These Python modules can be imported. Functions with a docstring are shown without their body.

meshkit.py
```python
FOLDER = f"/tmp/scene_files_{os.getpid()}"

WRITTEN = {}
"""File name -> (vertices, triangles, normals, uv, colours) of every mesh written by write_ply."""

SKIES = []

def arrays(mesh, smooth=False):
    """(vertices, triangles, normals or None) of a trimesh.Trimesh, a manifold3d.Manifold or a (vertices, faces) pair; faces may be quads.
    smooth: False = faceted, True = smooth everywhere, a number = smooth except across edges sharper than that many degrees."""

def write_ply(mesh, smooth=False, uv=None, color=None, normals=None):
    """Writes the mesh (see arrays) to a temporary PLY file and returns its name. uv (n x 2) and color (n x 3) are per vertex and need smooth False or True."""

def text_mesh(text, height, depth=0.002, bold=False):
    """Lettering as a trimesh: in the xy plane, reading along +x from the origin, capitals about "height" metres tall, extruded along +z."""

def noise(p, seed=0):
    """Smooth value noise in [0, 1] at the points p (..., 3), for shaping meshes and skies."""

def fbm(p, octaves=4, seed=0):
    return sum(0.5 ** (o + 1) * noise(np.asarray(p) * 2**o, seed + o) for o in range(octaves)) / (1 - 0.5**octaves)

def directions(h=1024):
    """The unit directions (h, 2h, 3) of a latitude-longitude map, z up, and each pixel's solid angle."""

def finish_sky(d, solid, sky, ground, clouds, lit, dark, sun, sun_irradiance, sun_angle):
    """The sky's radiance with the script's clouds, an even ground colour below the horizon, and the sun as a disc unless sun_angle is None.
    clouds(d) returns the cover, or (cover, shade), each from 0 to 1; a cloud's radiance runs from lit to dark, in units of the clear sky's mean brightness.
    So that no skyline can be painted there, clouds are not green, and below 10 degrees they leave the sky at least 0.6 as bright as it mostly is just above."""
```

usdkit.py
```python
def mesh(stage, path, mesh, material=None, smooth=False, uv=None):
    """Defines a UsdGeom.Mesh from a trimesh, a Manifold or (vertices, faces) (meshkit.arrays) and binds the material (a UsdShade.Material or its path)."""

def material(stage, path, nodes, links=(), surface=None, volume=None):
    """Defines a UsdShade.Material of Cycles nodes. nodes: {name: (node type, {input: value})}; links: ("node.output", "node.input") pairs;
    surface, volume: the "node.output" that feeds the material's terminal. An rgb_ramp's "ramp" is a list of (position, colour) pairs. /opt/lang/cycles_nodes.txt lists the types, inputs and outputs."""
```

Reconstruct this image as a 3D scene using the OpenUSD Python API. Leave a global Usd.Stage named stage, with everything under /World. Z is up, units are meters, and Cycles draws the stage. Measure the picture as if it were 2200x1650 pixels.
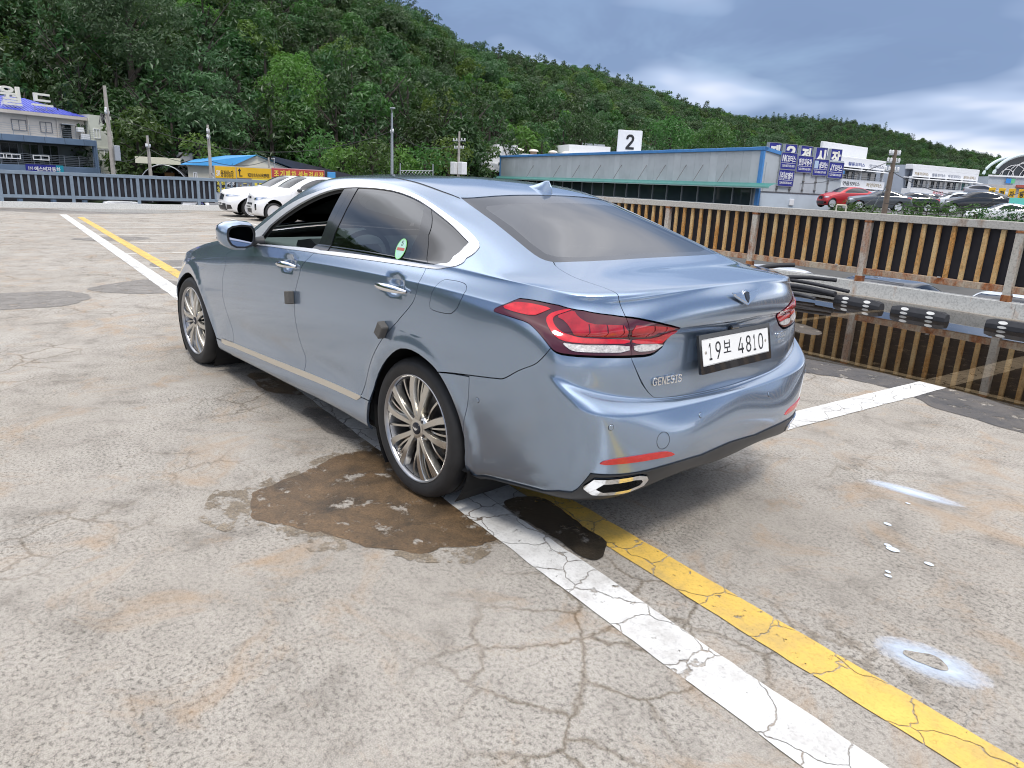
import math, random, json, numpy as np, trimesh, shapely, usdkit, meshkit
from mapbox_earcut import triangulate_float64
from shapely.geometry import Polygon, LineString, box as sbox, Point
from shapely.ops import unary_union
from shapely import affinity
from pxr import Usd, UsdGeom, UsdShade, UsdLux, Gf, Sdf, Vt

stage = Usd.Stage.CreateInMemory()
UsdGeom.SetStageUpAxis(stage, 'Z'); UsdGeom.SetStageMetersPerUnit(stage, 1.0)
UsdGeom.Xform.Define(stage, '/World'); UsdGeom.Scope.Define(stage, '/World/Looks')
PI = math.pi

# ------------------------------------------------------------------ camera, sky, sun, exposure
CAR_YAW = 0.114222                                   # the saloon stands at this angle to the painted lines
EXPOSURE = 0.42
SUN_EL, SUN_AZ = math.radians(60), math.radians(150)  # towards the sun; azimuth from +x counter-clockwise
SUN_I, SUN_ANGLE, SKY_S = 0.36, 12.0, 0.13
SUN_COL = (1.0, .955, .89)

def rotz(p, a):
    p = np.asarray(p, float); c, s = math.cos(a), math.sin(a)
    return np.stack([p[..., 0]*c-p[..., 1]*s, p[..., 0]*s+p[..., 1]*c, p[..., 2]], -1)
CAM = rotz([-2.61676954, 2.69032418, 1.46549878], CAR_YAW)
_yaw, _pitch, _roll = -0.740436765+CAR_YAW, 0.275656825, 0.0463507331
_cy, _sy, _cp, _sp = math.cos(_yaw), math.sin(_yaw), math.cos(_pitch), math.sin(_pitch)
FW = np.array([_cy*_cp, _sy*_cp, -_sp]); RT = np.array([_sy, -_cy, 0]); UP = np.cross(RT, FW)
RT, UP = math.cos(_roll)*RT+math.sin(_roll)*UP, -math.sin(_roll)*RT+math.cos(_roll)*UP
cam = UsdGeom.Camera.Define(stage, '/World/camera')
cam.CreateHorizontalApertureAttr(36.0); cam.CreateVerticalApertureAttr(27.0)
cam.CreateFocalLengthAttr(36.0*1520.148/2200)
cam.CreateClippingRangeAttr(Gf.Vec2f(0.05, 5000)); cam.CreateExposureAttr(EXPOSURE)
_m = Gf.Matrix4d(1.0)
for _i, _v in enumerate((RT, UP, -FW, CAM)):
    _m.SetRow(_i, Gf.Vec4d(*map(float, _v), 1.0 if _i == 3 else 0.0))
UsdGeom.Xformable(cam).AddTransformOp().Set(_m)

sun_dir = np.array([math.cos(SUN_EL)*math.cos(SUN_AZ), math.cos(SUN_EL)*math.sin(SUN_AZ), math.sin(SUN_EL)])
sun = UsdLux.DistantLight.Define(stage, '/World/sun')
sun.CreateIntensityAttr(SUN_I); sun.CreateAngleAttr(SUN_ANGLE); sun.CreateNormalizeAttr(True); sun.CreateColorAttr(Gf.Vec3f(*SUN_COL))
_z = sun_dir; _x = np.cross([0, 0, 1], _z); _x /= np.linalg.norm(_x); _y = np.cross(_z, _x)
_m = Gf.Matrix4d(1.0)
for _i, _v in enumerate((_x, _y, _z)):
    _m.SetRow(_i, Gf.Vec4d(*map(float, _v), 0.0))
UsdGeom.Xformable(sun).AddTransformOp().Set(_m)

def sky_material():
    N = {'tc': ('texture_coordinate', {}),
         'sky': ('sky_texture', {'sky_type': 'single_scattering', 'sun_disc': False, 'sun_elevation': SUN_EL, 'sun_rotation': math.atan2(sun_dir[0], sun_dir[1]), 'air_density': 1.0, 'aerosol_density': 1.4}),
         'sep': ('separate_xyz', {}),
         # clouds flattened towards the horizon: direction / (z + k)
         'zk': ('math', {'math_type': 'add', 'value2': .20}), 'zc': ('math', {'math_type': 'maximum', 'value2': -.02}),
         'dx': ('math', {'math_type': 'divide'}), 'dy': ('math', {'math_type': 'divide'}), 'cv': ('combine_xyz', {'z': 3.7}),
         'mp': ('mapping', {'rotation': (0, 0, .5), 'scale': (.95, 1.15, 1), 'location': (CLOUD_OFF[0], CLOUD_OFF[1], 0)}),
         'n1': ('noise_texture', {'scale': 1.0, 'detail': 7, 'roughness': .56, 'distortion': .35}),
         'n2': ('noise_texture', {'scale': .55, 'detail': 4, 'roughness': .5, 'distortion': .2}),
         'cover': ('rgb_ramp', {'ramp': [(0, (.55,)*3), (.36, (.72,)*3), (.48, (.96,)*3), (1, (1,)*3)]}),
         'lit': ('rgb_ramp', {'ramp': [(0, (16.5, 16.7, 17.6)), (.28, (14.0, 14.3, 15.4)), (.37, (7.3, 7.4, 7.9)), (.44, (5.8, 6.0, 6.7)), (.505, (3.0, 3.7, 5.1)), (.58, (1.4, 2.0, 3.25)), (1, (1.0, 1.45, 2.6))]}),
         'el': ('rgb_ramp', {'ramp': [(0, (-.035,)*3), (.06, (-.065,)*3), (.11, (-.05,)*3), (.155, (.03,)*3), (.20, (.085,)*3), (.30, (.07,)*3), (.42, (-.05,)*3), (.6, (-.14,)*3), (1, (-.17,)*3)]}),
         'sum': ('math', {'math_type': 'add'}),
         'mix': ('mix_color', {}), 'bg': ('background_shader', {'strength': SKY_S})}
    L = [('tc.generated', 'sep.vector'), ('sep.z', 'zc.value1'), ('zc.value', 'zk.value1'), ('sep.x', 'dx.value1'), ('zk.value', 'dx.value2'), ('sep.y', 'dy.value1'), ('zk.value', 'dy.value2'),
         ('dx.value', 'cv.x'), ('dy.value', 'cv.y'), ('cv.vector', 'mp.vector'), ('mp.vector', 'n1.vector'), ('mp.vector', 'n2.vector'),
         ('n1.fac', 'cover.fac'), ('sep.z', 'el.fac'), ('n2.fac', 'sum.value1'), ('el.color', 'sum.value2'), ('sum.value', 'lit.fac'),
         ('sky.color', 'mix.a'), ('lit.color', 'mix.b'), ('cover.color', 'mix.fac'), ('mix.result', 'bg.color')]
    return usdkit.material(stage, '/World/Looks/sky_look', N, L, surface='bg.background')
CLOUD_OFF = (3.3, 8.0)
dome = UsdLux.DomeLight.Define(stage, '/World/sky')
dome.CreateIntensityAttr(1.0)
UsdShade.MaterialBindingAPI.Apply(dome.GetPrim()).Bind(sky_material())
dome.GetPrim().SetCustomDataByKey('kind', 'structure')

# ------------------------------------------------------------------ helpers
USED = {}
def numbered(parent, name):
    k = parent+'/'+name; n = USED.get(k, -1)+1; USED[k] = n
    return k if n == 0 else '%s_%03d' % (k, n)
def custom(prim, label=None, category=None, group=None, kind=None):
    for k, v in (('label', label), ('category', category), ('group', group), ('kind', kind)):
        if v: prim.SetCustomDataByKey(k, v)
    return prim
def thing(name, label, category, loc=(0, 0, 0), rz=0.0, group=None, kind=None):
    x = UsdGeom.Xform.Define(stage, numbered('/World', name))
    x.AddTranslateOp().Set(Gf.Vec3d(*map(float, loc)))
    if rz: x.AddRotateZOp().Set(math.degrees(rz))
    return custom(x.GetPrim(), label, category, group, kind)
def arr(mesh, smooth=False):
    return meshkit.arrays(mesh, smooth)
def put(parent, name, mesh, mat, smooth=False, label=None, category=None, group=None, kind=None):
    """One Mesh prim under parent (a prim) or /World; mesh: trimesh / Manifold / (v, f) / (v, f, n)."""
    pp = str(parent.GetPath()) if parent is not None else '/World'
    path = numbered(pp, name)
    if isinstance(mesh, (list, tuple)) and len(mesh) == 3:
        v, f, n = mesh
        m = usdkit.mesh(stage, path, (v, f), mat)
        m.CreateNormalsAttr(Vt.Vec3fArray.FromNumpy(np.asarray(n, np.float32))); m.SetNormalsInterpolation('vertex')
    else:
        m = usdkit.mesh(stage, path, mesh, mat, smooth)
    return custom(m.GetPrim(), label, category, group, kind)
def copy_thing(src, name, loc, rz=0.0, label=None, scale=None, group=None):
    was = src.GetCustomData()
    r = UsdGeom.Xform.Define(stage, numbered('/World', name))
    p = r.GetPrim(); p.GetReferences().AddInternalReference(src.GetPath()); p.SetInstanceable(True)
    xf = UsdGeom.Xformable(p); xf.ClearXformOpOrder()
    m = Gf.Matrix4d(1.0)
    s = scale or (1, 1, 1); c, sn = math.cos(rz), math.sin(rz)
    m.SetRow(0, Gf.Vec4d(c*s[0], sn*s[0], 0, 0)); m.SetRow(1, Gf.Vec4d(-sn*s[1], c*s[1], 0, 0)); m.SetRow(2, Gf.Vec4d(0, 0, s[2], 0))
    m.SetRow(3, Gf.Vec4d(*map(float, loc), 1))
    xf.AddTransformOp(opSuffix='place').Set(m)
    return custom(p, label or was.get('label'), was.get('category'), group or was.get('group'))
def box(x0, x1, y0, y1, z0, z1):
    v = np.array([(x, y, z) for x in (x0, x1) for y in (y0, y1) for z in (z0, z1)], float)
    f = np.array([(0, 1, 3), (0, 3, 2), (4, 6, 7), (4, 7, 5), (0, 4, 5), (0, 5, 1), (2, 3, 7), (2, 7, 6), (0, 2, 6), (0, 6, 4), (1, 5, 7), (1, 7, 3)])
    return trimesh.Trimesh(v, f, process=False)
def bevel_box(x0, x1, y0, y1, z0, z1, b=.006):
    """Box with chamfered edges."""
    pts = []
    for x, sx in ((x0, 1), (x1, -1)):
        for y, sy in ((y0, 1), (y1, -1)):
            for z, sz in ((z0, 1), (z1, -1)):
                pts += [(x, y+sy*b, z+sz*b), (x+sx*b, y, z+sz*b), (x+sx*b, y+sy*b, z)]
    return trimesh.convex.convex_hull(np.array(pts))
def join(*ms):
    ms = [m for x in ms for m in (x if isinstance(x, list) else [x])]
    return trimesh.util.concatenate(ms)
def tube(pts, r, sides=6, caps=True):
    p = np.asarray(pts, float); r = np.broadcast_to(r, (len(p),)).astype(float)
    t = np.gradient(p, axis=0); t /= np.linalg.norm(t, axis=1, keepdims=True)+1e-12
    ref = np.where(np.abs(t[:, 2:]) < .9, [[0, 0, 1.0]], [[1.0, 0, 0]])
    a = np.cross(t, ref); a /= np.linalg.norm(a, axis=1, keepdims=True); b = np.cross(t, a)
    an = np.arange(sides)*2*PI/sides
    v = (p[:, None]+r[:, None, None]*(np.cos(an)[None, :, None]*a[:, None]+np.sin(an)[None, :, None]*b[:, None])).reshape(-1, 3)
    f = []
    for i in range(len(p)-1):
        for j in range(sides):
            k = (j+1) % sides
            f += [(i*sides+j, i*sides+k, (i+1)*sides+k), (i*sides+j, (i+1)*sides+k, (i+1)*sides+j)]
    if caps:
        f += [(0, j+1, j) for j in range(1, sides-1)]
        o = (len(p)-1)*sides; f += [(o, o+j, o+j+1) for j in range(1, sides-1)]
    m = trimesh.Trimesh(v, np.array(f), process=False); m.invert() if False else None
    return m
def lathe(prof, n=48, axis='z'):
    """prof: (r, h) pairs; revolve about z (or y)."""
    pr = np.array(prof, float); an = np.arange(n)*2*PI/n
    v = np.stack([pr[:, None, 0]*np.cos(an), pr[:, None, 0]*np.sin(an), np.broadcast_to(pr[:, None, 1], (len(pr), n))], -1).reshape(-1, 3)
    f = []
    for i in range(len(pr)-1):
        for j in range(n):
            k = (j+1) % n; a, b, c, d = i*n+j, i*n+k, (i+1)*n+k, (i+1)*n+j
            f += [(a, b, c), (a, c, d)]
    if axis == 'y':
        v = np.stack([v[:, 0], v[:, 2], -v[:, 1]], -1)
        v = np.stack([v[:, 0], v[:, 1], -v[:, 2]], -1); f = [(a, c, b) for a, b, c in f]
    return trimesh.Trimesh(v, np.array(f), process=False)
def extrude(poly, h):
    return join([trimesh.creation.extrude_polygon(g, h, engine='earcut') for g in getattr(poly, 'geoms', [poly]) if g.area > 1e-10])
def frame(o, ex, ey, ez):
    m = np.eye(4); m[:3, 0], m[:3, 1], m[:3, 2], m[:3, 3] = ex, ey, ez, o
    return m
def moved(m, T):
    m = m.copy(); m.apply_transform(T); return m

# ------------------------------------------------------------------ materials
MATS = {}
def mat(name, color, rough=.5, metal=0.0, var=0.0, scale=6.0, bump=0.0, bscale=40.0, coord='object', dark=None, **kw):
    """Principled with a noise that varies the colour (var) and a fine bump."""
    if name in MATS: return MATS[name]
    N = {'p': ('principled_bsdf', dict(base_color=color, roughness=rough, metallic=metal, **kw))}; L = []
    if var or bump:
        N['tc'] = ('texture_coordinate', {})
    if var:
        lo = dark or tuple(c*(1-var) for c in color); hi = tuple(min(1, c*(1+var*.7)) for c in color)
        N['n'] = ('noise_texture', {'scale': scale, 'detail': 6, 'roughness': .62}); N['r'] = ('rgb_ramp', {'ramp': [(.30, lo), (.52, color), (.72, hi)]})
        L += [('tc.'+coord, 'n.vector'), ('n.fac', 'r.fac'), ('r.color', 'p.base_color')]
    if bump:
        N['bn'] = ('noise_texture', {'scale': bscale, 'detail': 5, 'roughness': .6}); N['b'] = ('bump', {'strength': bump, 'distance': .01})
        L += [('tc.'+coord, 'bn.vector'), ('bn.fac', 'b.height'), ('b.normal', 'p.normal')]
    MATS[name] = usdkit.material(stage, '/World/Looks/'+name, N, L, surface='p.BSDF')
    return MATS[name]
def glass_mat(name, tint, refl=1.0, rough=.0, ior=1.5):
    """Window pane: see-through tint mixed with a mirror by Fresnel."""
    if name in MATS: return MATS[name]
    N = {'t': ('transparent_bsdf', {'color': tint}), 'g': ('glossy_bsdf', {'color': (refl,)*3, 'roughness': rough}), 'f': ('fresnel', {'IOR': ior}), 'm': ('mix_closure', {})}
    MATS[name] = usdkit.material(stage, '/World/Looks/'+name, N, [('f.fac', 'm.fac'), ('t.BSDF', 'm.closure1'), ('g.BSDF', 'm.closure2')], surface='m.closure')
    return MATS[name]

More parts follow.
